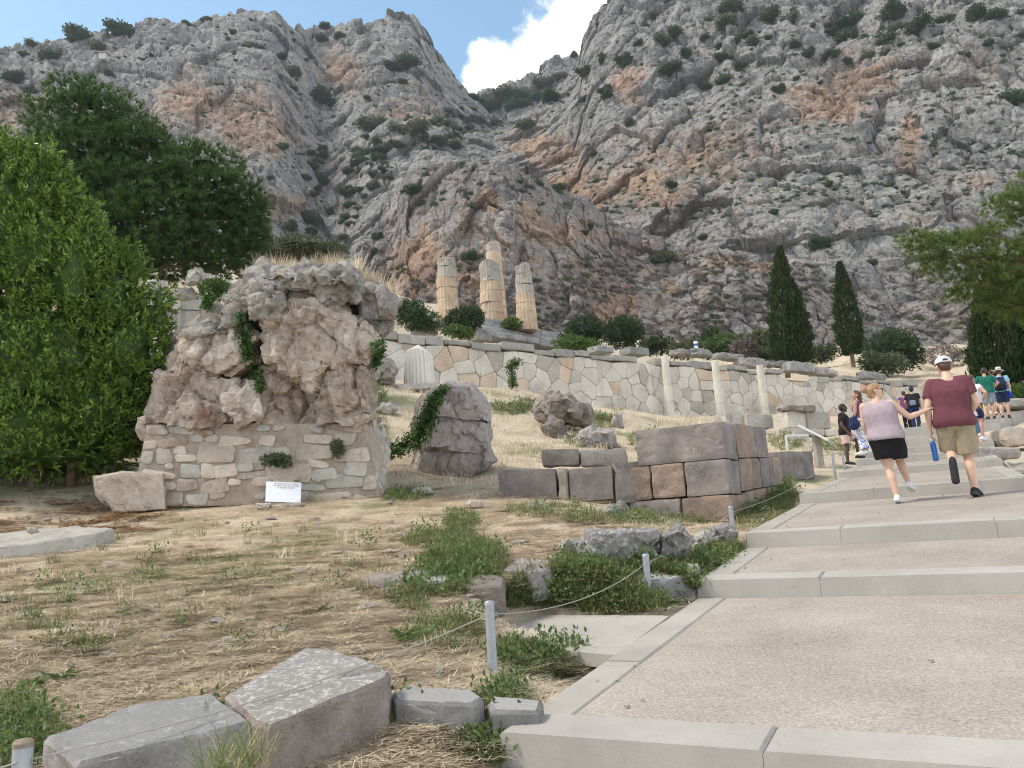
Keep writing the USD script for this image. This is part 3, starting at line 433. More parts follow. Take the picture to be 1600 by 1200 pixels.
def set_line(m, A, B, w):
    """Lays a block built along x from A to B (points of its front bottom edge), rising with it."""
    v = np.array(m.vertices); e = (B - A) / w; f = np.array([-e[1], e[0], 0.0]); f /= np.linalg.norm(f); 
    m = m.copy(); m.vertices = A + v[:, :1] * e + v[:, 1:2] * f + v[:, 2:] * np.array([0, 0, 1.0]); return m
def block_px(xl, yl, tl, xr, yr, tr, hpx, depth, seed, gap=0.008, **k):
    A, B = at(xl, yl, tl), at(xr, yr, tr); w = float(np.linalg.norm(B - A)); h = hpx / FPX * (tl + tr) / 2; e = (B - A) / w
    return set_line(hewn(w - 2 * gap, depth, h - gap, seed, **k), A + e * gap, B - e * gap, w - 2 * gap)
def block_line(A, e, f, s0, s1, d0, depth, z0, h, seed, slope=0.0, gap=0.003, **k):
    """A block in a wall: s along e, d along f (into the wall) from the corner A."""
    w = s1 - s0 - 2 * gap; m = hewn(w, depth, h - gap, seed, **k); v = np.array(m.vertices); s = v[:, 0] + s0 + gap
    m.vertices = np.array([A[0], A[1], 0])[None] + s[:, None] * np.array([*e, 0]) + (v[:, 1] + d0)[:, None] * np.array([*f, 0]) + (A[2] + z0 + v[:, 2] + slope * s)[:, None] * np.array([0, 0, 1.0])
    if np.cross(e, f) < 0: m.invert()
    return m
def lump(outline, t, depth, seed, front=0.62, back=0.7):
    """A convex boulder from its outline in the photograph, standing between depths t and t + depth."""
    o = np.array(outline, float); c = o.mean(0); r = np.random.default_rng(seed); P = []
    if t is None: t = on_ground(c[0], o[:, 1].max() - 2)[1] - 0.05
    for k, s in ((0.0, front), (0.28, 0.93), (0.55, 1.0), (1.0, back)): q = c + (o - c) * s + r.uniform(-0.03, 0.03, o.shape) * (o.max(0) - o.min(0)); P.append(at(q[:, 0], q[:, 1], t + depth * k + r.uniform(-0.08, 0.08, len(q)) * depth))
    return hull_pts(np.concatenate(P))
def prism_px(top, off, drop, seed, length=0.06, amp=0.012, size=0.3, flare=0.02, **k):
    """A low block from the outline of its top in the photograph."""
    c = np.mean(top, 0); g, _ = on_ground(c[0], c[1], off); lift = float(g[2] - (0.03 + 0.174 * g[1])); T = np.array([on_plane(x, y, lift) for x, y in top]); c = T.mean(0); B = T.copy(); B[:, 2] -= drop; B[:, :2] += (B[:, :2] - c[:2]) * flare; T2 = T.copy(); T2[:, :2] -= (T[:, :2] - c[:2]) / np.linalg.norm(T[:, :2] - c[:2], axis=1)[:, None] * 0.02; T1 = T.copy(); T1[:, 2] -= 0.02
    return displaced(hull_pts(np.concatenate([T2, T1, B])), length, amp, size, seed, **k)
def face_stone(poly, O, ex, ez, en, gap, depth, bulge, r, soft=0.04):
    """One stone of a wall face: a polygon in the face's plane, shrunk by the joint, with a pillowed front."""
    p = poly.buffer(-gap, join_style='mitre')
    if p.is_empty or p.area < 0.004: return None
    p = max(p.geoms, key=lambda g: g.area) if hasattr(p, 'geoms') else p
    p = p.buffer(-soft, quad_segs=2).buffer(soft, quad_segs=2).simplify(soft * 0.18)
    if p.is_empty or hasattr(p, 'geoms'): return None
    c = np.array(p.exterior.coords)[:-1]
    if Polygon(c).exterior.is_ccw is False: c = c[::-1]
    n = len(c); m = c.mean(0); sz = math.sqrt(p.area); tilt = r.normal(0, 0.03, 2); rings = [(1.0, -depth), (1.0, -0.012), (1 - 0.022 / sz, 0.0 + bulge * 0.35), (0.72, bulge * 0.9), (0.36, bulge)]
    V = []
    for s, h in rings:
        q = m + (c - m) * s; hh = h + (q - m) @ tilt * (h > -0.02) + (r.normal(0, bulge * 0.16, n) if h > 0.0 else 0); V.append(np.array(O) + q[:, :1] * ex + q[:, 1:] * ez + np.reshape(hh, (-1, 1)) * en)
    V.append((np.array(O) + m[0] * ex + m[1] * ez + (bulge * 1.02) * en)[None]); F = []
    for k in range(len(rings) - 1):
        for i in range(n): a, b, d_, e_ = k * n + i, k * n + (i + 1) % n, (k + 1) * n + (i + 1) % n, (k + 1) * n + i; F += [[a, b, d_], [a, d_, e_]]
    L = (len(rings) - 1) * n; F += [[L + i, L + (i + 1) % n, len(rings) * n] for i in range(n)]
    f = np.array(F); 
    if np.dot(np.cross(ex, ez), en) < 0: f = f[:, ::-1]
    return trimesh.Trimesh(np.concatenate(V), f, process=False)
def cells(seeds, outline):
    b = outline.bounds; s = np.array(seeds); far = [(b[0] - 50, 0), (b[2] + 50, 0), (0, b[1] - 50), (0, b[3] + 50)]; vor = Voronoi(np.concatenate([s, far])); out = []
    for i in range(len(s)):
        reg = vor.regions[vor.point_region[i]]
        if -1 in reg or not reg: continue
        g = Polygon(vor.vertices[reg]).intersection(outline)
        if not g.is_empty: out.append((max(g.geoms, key=lambda q: q.area) if hasattr(g, 'geoms') else g))
    return out
def edges_3d(poly, b0, b1, depth): pass

# ---------------------------------------------------------------- the polygonal wall with its coping
EX, EZ, EN = np.array([*WD, 0.0]), np.array([0, 0, 1.0]), np.array([*WN, 0.0]); WO = np.array([*WA, 0.0])
pw = thing('polygonal_wall', 'long retaining wall of interlocking pale polygonal blocks below the temple columns', 'wall')
rw = np.random.default_rng(21); rows = [6.35, 7.05, 7.75, 8.4, 9.05, 9.65]; seeds = []
for i, z in enumerate(rows):
    s = -4.5 + rw.uniform(0, 0.5)
    while s < WLEN + 1.5: seeds.append((s, z + rw.normal(0, 0.13))); s += rw.choice([0.55, 0.8, 1.05, 1.5]) * rw.uniform(0.85, 1.15)
top = [(-5, 9.9)] + [(s, 9.93 + 0.08 * math.sin(s * 1.7) - (0.25 if 27.5 < s < 32 else 0)) for s in np.arange(-4, WLEN + 1.5, 1.0)] + [(WLEN + 2, 9.8)]
face = Polygon([(-5, 5.6)] + top + [(WLEN + 2, 5.6)])
for g in cells(seeds, face):
    m = face_stone(g, WO, EX, EZ, EN, 0.002, 0.35, rw.uniform(0.008, 0.026), rw, 0.06)
    if m is not None:
        zc = g.centroid.y; obj('stone', m, rw.choice(['wall_stone', 'wall_stone_pink', 'wall_stone_grey'], p=[0.80, 0.10, 0.10] if zc < 9.2 else [0.55, 0.12, 0.33]), pw, smooth=32)
s = -4.6
while s < WLEN + 1.0:                                                   # the grey coping course
    w = rw.uniform(0.9, 1.9); h = 0.30 + rw.uniform(-0.10, 0.14); z0 = 9.9 + 0.08 * math.sin((s + w / 2) * 1.7) - (0.25 if 27.5 < s + w / 2 < 32 else 0) + 0.05
    if not (26.2 < s < 29.5 or 15.0 < s < 15.9):
        m = hewn(w - 0.02, 0.7, h, int(s * 31) + 900, 0.05, 0.03, 0.16); v = np.array(m.vertices); m.vertices = WO + (v[:, :1] + s) * EX + (0.06 + rw.uniform(-0.03, 0.05) - v[:, 1:2]) * EN + (v[:, 2:] + z0) * EZ; m.invert(); obj('coping_stone', m, 'coping_stone', pw, smooth=40)
    s += w
core = Polygon([(-5, 5.5), (-5, 9.8), (WLEN + 2, 9.7), (WLEN + 2, 5.5)]); m = trimesh.creation.extrude_polygon(core, 0.9, engine='earcut'); v = np.array(m.vertices); m.vertices = WO + v[:, :1] * EX + v[:, 1:2] * EZ + (-0.03 - v[:, 2:]) * EN; m.fix_normals(); obj('earth_core', m, 'joint_fill', pw)
# the taller stretch of wall glimpsed between the big bush and the rock
ash = thing('block_wall', 'pale wall of large squared blocks seen between the big bush and the rock', 'wall')
A0 = at(230, 545, 24.0); B0 = at(370, 535, 25.0); e0 = (B0 - A0) / np.linalg.norm((B0 - A0)[:2]); e0[2] = 0; n0 = np.array([e0[1], -e0[0], 0]); zb = A0[2] - 0.6
for i, (z, h) in enumerate(((0.0, 0.62), (0.62, 0.62), (1.24, 0.62), (1.86, 0.58))):
    s = -2.2 - 0.3 * (i % 2)
    while s < (3.0, 2.9, 2.3, 1.6)[i]:
        w = rw.uniform(0.6, 1.15); g = sbox(s, z, s + w, z + h); m = face_stone(g, np.array([A0[0], A0[1], zb]), e0, EZ, n0, 0.012, 0.6, 0.03, rw, 0.03); obj('block', m, rw.choice(['wall_stone', 'rubble_stone_grey', 'wall_stone_grey']), ash, smooth=32); s += w

# ---------------------------------------------------------------- the rock on its masonry foot
T0 = 12.9
rock = thing('rock_outcrop', 'big overhanging reddish and grey conglomerate rock on a rubble masonry base', 'rock')
LUMPS = [('grey_crag', [(392, 424), (430, 416), (500, 420), (545, 416), (562, 432), (578, 475), (520, 500), (430, 505), (398, 470)], 0.0, 2.7),
         ('grey_crag', [(345, 468), (388, 428), (430, 430), (446, 478), (432, 500), (362, 496)], -0.12, 2.3),
         ('grey_crag', [(552, 436), (598, 444), (624, 470), (616, 502), (596, 528), (556, 525)], 0.3, 2.3),
         ('conglomerate', [(398, 485), (470, 466), (545, 470), (580, 500), (580, 560), (530, 600), (450, 604), (404, 560)], -0.12, 2.8),
         ('conglomerate', [(266, 530), (322, 486), (372, 474), (404, 520), (408, 570), (370, 606), (300, 612), (258, 580)], 0.12, 2.5),
         ('grey_crag', [(272, 528), (322, 484), (368, 474), (392, 500), (372, 524), (310, 536)], -0.02, 1.9),
         ('conglomerate', [(520, 500), (584, 506), (594, 540), (580, 575), (524, 570)], -0.18, 2.1),
         ('conglomerate', [(246, 585), (300, 570), (380, 590), (404, 640), (350, 678), (228, 676)], 0.0, 2.4),
         ('conglomerate', [(348, 622), (384, 584), (410, 596), (412, 652), (358, 664)], -0.16, 1.6),
         ('conglomerate', [(390, 560), (480, 560), (520, 610), (520, 680), (390, 680)], 0.16, 2.4),
         ('conglomerate', [(470, 575), (520, 556), (566, 556), (584, 590), (580, 655), (560, 680), (490, 680)], 0.02, 2.5),
         ('conglomerate', [(216, 655), (262, 630), (340, 640), (340, 682), (222, 682)], 0.05, 2.0)]
parts = {}
for k, (mt, o, dt, dp) in enumerate(LUMPS): parts.setdefault(mt, []).append(displaced(lump(o, T0 + dt, dp, 60 + k, 0.8), 0.040, 0.085, 0.55, 300, 1.3, 0.9, 0.8))
obj('rock_body', cat_(parts['conglomerate']), 'conglomerate', rock, smooth=False); obj('rock_crown', cat_(parts['grey_crag']), 'grey_crag', rock, smooth=False)
# masonry: a battered face of irregular coursed rubble in front, and its flank on the right
def masonry(bl, br, tl, tr, tb, tt, seed, courses, lo=0.16, hi=0.5, flip=False):
    A, B = at(bl[0], bl[1], tb), at(br[0], br[1], tb if not flip else tt); C, D = at(tl[0], tl[1], tb + 0.22), at(tr[0], tr[1], (tb if not flip else tt) + 0.22)
    ex = B - A; L = np.linalg.norm(ex); ex /= L; up = (C + D) / 2 - (A + B) / 2; ez = up - ex * np.dot(up, ex); H = np.linalg.norm(ez); ez /= H; en = np.cross(ex, ez); en *= -np.sign(np.dot(en, A - EYE))
    q = lambda P: (float(np.dot(P - A, ex)), float(np.dot(P - A, ez))); poly = Polygon([q(A), q(B), q(D), q(C)]).buffer(0)
    r = np.random.default_rng(seed); b = poly.bounds; hs = r.uniform(0.8, 1.25, courses); zs = np.concatenate([[b[1]], b[1] + np.cumsum(hs) / hs.sum() * (b[3] - b[1])])
    for i in range(courses):
        s = b[0] - r.uniform(0, 0.3); z0, z1 = zs[i], zs[i + 1]
        while s < b[2]:
            w = r.uniform(lo, hi); w = max(w, 0.8 * (z1 - z0) if r.random() < 0.5 else 0.12); sk = r.normal(0, 0.02, 8)
            pieces = [[(s, z0), (s + w, z0), (s + w, z1), (s, z1)]]
            if w > 0.3 and r.random() < 0.3: zm = z0 + (z1 - z0) * r.uniform(0.35, 0.65); pieces = [[(s, z0), (s + w, z0), (s + w, zm), (s, zm)], [(s, zm), (s + w * 0.55, zm), (s + w * 0.5, z1), (s, z1)], [(s + w * 0.55, zm), (s + w, zm), (s + w, z1), (s + w * 0.5, z1)]]
            for pc in pieces:
                g = Polygon([(x + r.normal(0, 0.042), y + r.normal(0, 0.034)) for x, y in pc]).buffer(0).intersection(poly)
                if g.is_empty or g.area < 0.006 or hasattr(g, 'geoms'): continue
                m = face_stone(g, A, ex, ez, en, r.uniform(0.003, 0.010), 0.25, r.uniform(0.008, 0.024), r, 0.05)
                if m is not None: obj('stone', m, r.choice(['rubble_stone', 'rubble_stone_grey', 'conglomerate'], p=[0.5, 0.38, 0.12]), rock, smooth=38)
            s += w
    Q = [P - en * d for P in (A, B, D, C) for d in (0.018, 1.3)]
    return hull_pts(Q)
c1 = masonry((205, 792), (596, 786), (228, 664), (566, 660), 12.7, 12.7, 71, 6, 0.22, 0.7)
c2 = masonry((598, 786), (612, 700), (568, 660), (584, 650), 12.72, 14.2, 72, 6, 0.14, 0.3, True)
obj('mortar_core', displaced(c1, 0.06, 0.009, 0.2, 75), 'mortar', rock); obj('mortar_core', displaced(c2, 0.06, 0.014, 0.2, 76), 'mortar', rock)
m = displaced(lump([(142, 744), (190, 736), (262, 738), (262, 800), (180, 800), (152, 772)], 12.5, 0.9, 77, 0.9), 0.05, 0.02, 0.3, 78); o = obj('ledge_stone', m, 'rubble_stone', rock, label='long low stone jutting out at the left foot')

# the small white information board on the ground in front of it
bd = thing('information_board', 'small white lettered plaque propped on stones before the masonry base', 'sign')
A, B = at(415, 784, 12.32), at(470, 786, 12.32); w = float(np.linalg.norm(B - A)); tilt = 0.18
def board(m, y0): v = np.array(m.vertices); e = (B - A) / w; f = np.array([e[1], -e[0], 0]); u = np.array([0, 0, math.cos(tilt)]) - f * math.sin(tilt); n = f * math.cos(tilt) + np.array([0, 0, math.sin(tilt)]); m = m.copy(); m.vertices = A + v[:, :1] * e + v[:, 1:2] * u + (v[:, 2:] + y0) * n; return m
pl = tri(Man.cube((w, 0.315, 0.02)).refine(2)); obj('plate', board(pl, 0), 'white_board', bd)
rt = np.random.default_rng(5); lines = []
for row, (y, x0, x1, hgt) in enumerate(((0.285, 0.12, 0.50, 0.020), (0.255, 0.12, 0.50, 0.018), (0.225, 0.18, 0.42, 0.018))):
    x = x0
    while x < x1: ww = rt.uniform(0.010, 0.02); lines.append(trimesh.creation.box((ww, hgt * rt.uniform(0.7, 1), 0.002), trimesh.transformations.translation_matrix((x + ww / 2, y, 0.0215)))); x += ww + rt.choice([0.006, 0.006, 0.02])
obj('worn_lettering', board(cat_(lines), 0), 'worn_ink', bd)
for k, (x, y, wd) in enumerate(((412, 792, 24), (436, 795, 30), (462, 792, 30))):
    obj('flat_stone', displaced(lump([(x - wd / 2, y - 6), (x + wd / 2, y - 6), (x + wd / 2, y + 4), (x - wd / 2, y + 4)], 12.1, 0.3, 90 + k), 0.03, 0.012, 0.12, 90 + k), 'rubble_stone_grey', label='flat grey stone on the ground under the white plaque, %s of three' % ('leftmost', 'middle', 'rightmost')[k], cat='stone')

# ---------------------------------------------------------------- boulders on the slope
cb = thing('cracked_boulder', 'tall rounded grey boulder split by cracks with ivy down its left side', 'rock')
for k, o in enumerate(([(650, 650), (664, 612), (700, 592), (738, 600), (764, 640), (768, 664), (700, 652), (676, 644)], [(660, 706), (664, 660), (688, 636), (766, 656), (769, 700), (758, 716)], [(640, 744), (652, 704), (690, 698), (762, 700), (774, 720), (742, 748)])):
    obj('rock_piece', displaced(lump(o, 15.5 + 0.1 * k, 1.9, 110 + k, 0.86), 0.05, 0.045, 0.5, 112 + k, 0.9, 0.7), 'boulder_grey', cb)
obj('cracked_boulder_side', displaced(lump([(646, 700), (640, 650), (660, 622), (682, 640), (672, 700)], 16.3, 1.4, 118, 0.8), 0.07, 0.05, 0.4, 119), 'boulder_brown', cb) if False else obj('rock_shoulder', displaced(lump([(650, 705), (640, 660), (660, 618), (684, 640), (676, 705)], 16.2, 1.4, 118, 0.8), 0.07, 0.05, 0.4, 119), 'boulder_brown', cb)
def rock_thing(outline, t, depth, seed, mat, label, amp=0.05, size=0.4, length=0.07, cat='rock', name='boulder', front=0.62):
    return obj(name, displaced(lump(outline, t, depth, seed, front), length, amp, size, seed + 1), mat, label=label, cat=cat)
rock_thing([(830, 642), (850, 612), (890, 614), (924, 640), (920, 664), (870, 668), (838, 656)], 24.0, 2.0, 130, 'boulder_brown', 'angular dark brown boulder on the green slope below the polygonal wall', 0.11, 0.7, 0.09)
rock_thing([(846, 668), (858, 650), (878, 656), (892, 686), (880, 700), (858, 692)], 22.0, 1.2, 134, 'boulder_brown', 'smaller leaning brown boulder in front of the angular dark one', 0.07, 0.5, 0.07)
rock_thing([(588, 640), (598, 630), (612, 628), (624, 640), (610, 650), (596, 646)], None, 0.5, 137, 'pale_rock', 'small pale stone on the grass between the overhanging rock and the ivy boulder', 0.03, 0.2, 0.05, 'stone', 'stone')
rock_thing([(890, 702), (904, 676), (930, 667), (960, 672), (972, 700)], None, 1.4, 140, 'boulder_grey', 'low mound of rough grey rock just behind the two short dark blocks', 0.06, 0.35, 0.06)
rock_thing([(955, 668), (962, 644), (972, 646), (976, 670)], 24.0, 0.4, 143, 'boulder_grey', 'thin upright grey stone left of the big corner of dark blocks', 0.03, 0.3, 0.06, 'stone', 'standing_stone', 0.8)
rock_thing([(944, 800), (952, 786), (975, 784), (984, 796), (980, 812), (950, 812)], None, 0.4, 146, 'lichen_stone', 'rounded grey stone in the grass left of the corner of dark blocks', 0.02, 0.2, 0.04, 'stone', 'stone')
rock_thing([(822, 792), (830, 785), (848, 784), (858, 793), (840, 797)], None, 0.25, 148, 'pale_rock', 'little pale stone under the front edge of the low dark block row', 0.015, 0.15, 0.03, 'stone', 'stone')
rock_thing([(724, 790), (735, 780), (752, 782), (758, 794), (736, 796)], None, 0.3, 150, 'rubble_stone', 'small tan stone in dry grass left of the low dark block row', 0.015, 0.15, 0.03, 'stone', 'stone')
rock_thing([(640, 768), (652, 760), (672, 762), (680, 772), (660, 776)], None, 0.3, 152, 'pale_rock', 'small whitish stone in the straw right of the masonry base', 0.015, 0.15, 0.03, 'stone', 'stone')
rock_thing([(578, 575), (590, 556), (612, 560), (622, 580), (618, 598), (585, 600)], 29.5, 1.2, 154, 'pale_rock', 'pale weathered rock leaning at the left end of the polygonal wall', 0.07, 0.5, 0.09)
for k, (o, t, lb) in enumerate((([(292, 444), (296, 424), (308, 416), (318, 428), (314, 446)], 22, 'pale rounded rock below the pine, upper one beside the big bush'), ([(312, 452), (316, 432), (340, 432), (368, 444), (360, 456)], 21.5, 'long pale tan rock lying below the pine behind the crag'), ([(222, 462), (232, 440), (256, 440), (266, 462)], 21, 'grey-white rock beside the right edge of the big bush'), ([(268, 470), (276, 450), (300, 448), (312, 468)], 22.5, 'brownish rock on top of the wall behind the crag'))):
    rock_thing(o, t, 1.2, 160 + 3 * k, 'pale_rock', lb, 0.06, 0.4, 0.08)

# ---------------------------------------------------------------- the dark block ruin beside the path
dw = thing('ruined_foundation', 'corner of three courses of big dark weathered blocks standing beside the steps', 'ruin')
C = at(1148, 826, 12.0); fe, fs = np.array([-0.90, 0.436]), PD * 1.0; sl = 0.055
BL = [(0, -0.02, 0.54, [(0, 0.78), (0.78, 1.62)]), (1, 0.52, 0.54, [(0, 0.68), (0.68, 1.22), (1.22, 1.98)]), (2, 1.06, 0.58, [(0, 1.42)])]
for i, z, h, cuts in BL:
    for k, (a, b) in enumerate(cuts): obj('block', block_line(C, fe, PD, a + 0.004, b, 0.0, 0.8, z, h, 500 + 10 * i + k, 0.0, rad=0.028, amp=0.013, length=0.06), 'dark_block_rusty' if (i, k) in ((1, 1), (1, 2), (0, 0)) else 'dark_block', dw)
for i, z, h, cuts in ((0, -0.02, 0.54, [(0.82, 1.9), (1.9, 2.9), (2.9, 3.9)]), (1, 0.52, 0.54, [(0.82, 1.75), (1.75, 2.5), (2.5, 3.7), (3.7, 4.6)]), (2, 1.06, 0.58, [(0.82, 2.0), (2.0, 3.4)])):
    for k, (a, b) in enumerate(cuts):
        m = block_line(C + np.array([0, 0, 0.0]), PD, fe, a, b, 0.006 * (k % 2), 0.8, z, h, 560 + 10 * i + k, sl, rad=0.028, amp=0.013, length=0.07); obj('block', m, ('dark_block_rusty', 'dark_block')[(i + k) % 4 == 3], dw)
lw = thing('low_block_row', 'low row of squared dark grey blocks to the left of the taller block corner', 'ruin')
obj('block', block_px(778, 787, 13.0, 872, 786, 12.85, 55, 0.6, 600), 'dark_block', lw); obj('block', block_px(872, 786, 12.85, 889, 786, 12.8, 56, 0.6, 601), 'pale_joint', lw, label='narrow pale upright block in the dark row'); obj('block', block_px(890, 785, 12.85, 961, 780, 12.75, 54, 0.6, 602), 'dark_block', lw)
obj('block', block_px(963, 786, 12.72, 1026, 785, 12.75, 66, 0.7, 603, amp=0.03), 'dark_block', lw, label='rougher block with a broken top next to the corner')
for k, (a, b, mt, lb) in enumerate(((846, 906, 'dark_block', 'short dark block behind the low row, left one of two'), (907, 982, 'boulder_grey', 'short greyer block behind the low row, right one of two'))):
    obj('ancient_block', block_px(a, 728, 15.6, b, 727, 15.5, 27, 0.6, 610 + k, amp=0.02), mt, label=lb, cat='stone block')
obj('ancient_block', block_px(1224, 752, 18.0, 1276, 748, 19.0, 46, 0.7, 615, amp=0.025), 'dark_block', label='dark block at the far end of the block corner, near the info lectern', cat='stone block')
# stones in the weeds beside the lower steps
rock_thing([(905, 878), (918, 832), (960, 824), (1030, 828), (1040, 872), (1010, 890), (940, 888)], None, 0.75, 620, 'lichen_stone', 'large grey lichened stone lying in weeds beside the rope posts', 0.035, 0.3, 0.035, front=0.8)
rock_thing([(1030, 870), (1034, 828), (1062, 822), (1084, 840), (1078, 876), (1050, 884)], None, 0.6, 623, 'lichen_stone', 'squarish lichened stone joined to the right of the large grey one', 0.03, 0.25, 0.035, front=0.8)
rock_thing([(868, 868), (872, 844), (888, 836), (906, 846), (904, 872)], None, 0.4, 626, 'pale_rock', 'small pale rounded stone at the left of the large grey one', 0.025, 0.2, 0.03)
rock_thing([(1080, 866), (1086, 838), (1100, 830), (1112, 846), (1108, 868)], None, 0.35, 629, 'pale_rock', 'pale upright stone right of the lichened stones', 0.025, 0.2, 0.03)
rock_thing([(1098, 850), (1108, 824), (1136, 818), (1156, 830), (1152, 852)], None, 0.5, 632, 'lichen_stone', 'grey rounded stone in the gap between the block corner and the steps', 0.025, 0.25, 0.035)
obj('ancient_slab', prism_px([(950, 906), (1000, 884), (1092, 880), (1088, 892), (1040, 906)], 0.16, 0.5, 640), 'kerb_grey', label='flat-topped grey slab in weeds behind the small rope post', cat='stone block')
obj('ancient_slab', prism_px([(562, 902), (590, 892), (632, 890), (634, 900), (600, 906)], 0.09, 0.45, 643), 'boulder_brown', label='low grey stone at the left end of the buried row', cat='stone block')
obj('ancient_slab', prism_px([(634, 902), (640, 892), (700, 894), (700, 906), (660, 910)], 0.08, 0.45, 646), 'kerb_grey', label='low grey stone half hidden under green weeds', cat='stone block')
obj('ancient_slab', prism_px([(786, 888), (806, 872), (858, 873), (864, 886), (830, 892)], 0.06, 0.26, 649, 0.04, 0.012), 'boulder_grey', label='pinkish broken block at the right end of the buried row', cat='stone block')
obj('ancient_slab', prism_px([(700, 908), (704, 896), (790, 900), (786, 914), (740, 916)], 0.08, 0.28, 652), 'boulder_brown', label='long low grey stone in the middle of the buried row', cat='stone block')
# foreground
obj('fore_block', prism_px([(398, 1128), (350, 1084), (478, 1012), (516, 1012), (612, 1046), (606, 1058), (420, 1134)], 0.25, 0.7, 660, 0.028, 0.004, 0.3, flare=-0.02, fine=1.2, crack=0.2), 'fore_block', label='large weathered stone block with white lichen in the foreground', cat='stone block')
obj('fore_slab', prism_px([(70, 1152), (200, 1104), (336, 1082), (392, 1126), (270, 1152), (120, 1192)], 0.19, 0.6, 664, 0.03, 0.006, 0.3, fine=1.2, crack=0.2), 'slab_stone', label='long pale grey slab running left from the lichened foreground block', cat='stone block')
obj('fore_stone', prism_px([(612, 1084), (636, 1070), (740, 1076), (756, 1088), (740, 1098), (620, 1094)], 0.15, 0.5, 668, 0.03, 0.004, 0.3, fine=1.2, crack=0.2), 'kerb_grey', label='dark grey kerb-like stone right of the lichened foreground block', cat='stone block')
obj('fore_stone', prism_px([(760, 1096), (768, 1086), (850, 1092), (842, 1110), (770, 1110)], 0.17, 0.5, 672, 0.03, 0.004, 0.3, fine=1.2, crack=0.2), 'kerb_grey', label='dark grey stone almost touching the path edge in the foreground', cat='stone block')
obj('kerb_slab', prism_px([(-90, 858), (-60, 838), (10, 834), (120, 822), (178, 826), (150, 834), (60, 846), (10, 852)], 0.17, 0.5, 676, 0.05, 0.006, 0.3), 'rubble_stone_grey', label='long flat pale slab lying in straw at the left edge', cat='stone block')
rock_thing([(40, 830), (46, 824), (58, 824), (62, 832), (48, 835)], 8.75, 0.12, 678, 'pale_rock', 'tiny white stone on top of the flat slab at the left edge', 0.008, 0.1, 0.02, 'stone', 'stone')
Q = SLAB.copy(); low_ = Q.copy(); low_[:, 2] -= 0.085
obj('bridge_slab', displaced(hull_pts(np.concatenate([Q, low_])), 0.06, 0.003, 0.3, 680), 'concrete', label='thin concrete slab bridging a ditch beside the path', cat='slab')

# ---------------------------------------------------------------- temple columns
def drum(rad0, rad1, h, seed, flutes=20, depth=0.055, ruin=0.0):
    n = flutes * 4; a = np.arange(n) / n * 2 * np.pi; fl = 1 - depth * np.abs(np.sin(a * flutes / 2)) ** 0.8; zs = np.array([0, 0.02, h * 0.3, h * 0.6, h - 0.03, h]); k = np.array([0.97, 1, 1, 1, 1, 0.965]); r = np.random.default_rng(seed)
    R = (rad0 + (rad1 - rad0) * zs / h)[:, None] * fl[None] * k[:, None]; V = np.stack([R * np.cos(a), R * np.sin(a), np.repeat(zs[:, None], n, 1)], -1).reshape(-1, 3); i = np.arange(len(zs) - 1)[:, None] * n + np.arange(n)[None]; j = np.arange(len(zs) - 1)[:, None] * n + (np.arange(n)[None] + 1) % n
    F = np.concatenate([np.stack([i, j, j + n], -1).reshape(-1, 3), np.stack([i, j + n, i + n], -1).reshape(-1, 3)]); V = np.concatenate([V, [[0, 0, 0], [0, 0, h]]]); c = len(V) - 2; L = (len(zs) - 1) * n
    F = np.concatenate([F, [[c, (q + 1) % n, q] for q in range(n)], [[c + 1, L + q, L + (q + 1) % n] for q in range(n)]]); q = V + r.uniform(0, 50, 3)
    amp = rad0 * (0.05 + ruin); w = (fbm(q / rad0 * 1.3, 4, seed) - 0.5) * 2 * amp - np.clip(fbm(q / rad0 * 2.2, 3, seed + 1) - (0.60 - ruin), 0, 1) * rad0 * (0.5 + ruin); V[:, :2] += V[:, :2] / (np.linalg.norm(V[:, :2], axis=1, keepdims=True) + 1e-6) * w[:, None]
    if ruin: V[:, 2] += (V[:, 2] > h * 0.5) * (fbm(q * 1.1, 3, seed + 9) - 0.5) * h * 0.9
    return trimesh.Trimesh(V, F, process=False)
def column(name, base, r0, r1, H, nd, seed, label, group=None, grey=1, flutes=20):
    t = thing(name, label, 'column', group, base, seed * 17 % 90); r = np.random.default_rng(seed); hs = r.uniform(0.85, 1.15, nd); hs = hs / hs.sum() * H; z = 0
    for k in range(nd):
        a = r0 + (r1 - r0) * z / H; b = r0 + (r1 - r0) * (z + hs[k]) / H; top = k >= nd - grey; m = drum(a, b, hs[k] - 0.005, seed * 10 + k, flutes, 0.05, 0.12 if top and k == nd - 1 else 0.05 if top else 0.0); m.apply_translation((*r.normal(0, 0.02 * r0, 2), z)); obj('drum', m, 'drum_stone_grey' if top else 'drum_stone', t, smooth=30); z += hs[k]
    return t
def cbase(px, py, t): return at(px, py, t)
column('temple_column', at(701, 500, 60), 0.86, 0.70, 4.75, 6, 31, 'broad broken fluted temple column, leftmost of the tall group', grey=2)
column('temple_column', at(778, 508, 66), 0.84, 0.62, 7.1, 9, 32, 'tallest fluted temple column standing behind the others', grey=1)
column('temple_column', at(770, 508, 59), 0.90, 0.74, 4.85, 6, 33, 'fluted temple column stump directly in front of the tallest one', grey=2)
column('temple_column', at(824, 518, 58), 0.80, 0.58, 5.05, 7, 34, 'slimmer eroded temple column, rightmost of the tall group', grey=3)
tp = thing('temple_platform', 'grey stepped stone base carrying the tall temple columns', 'ruin')
zt = at(770, 508, 59)[2]; rtp = np.random.default_rng(61)
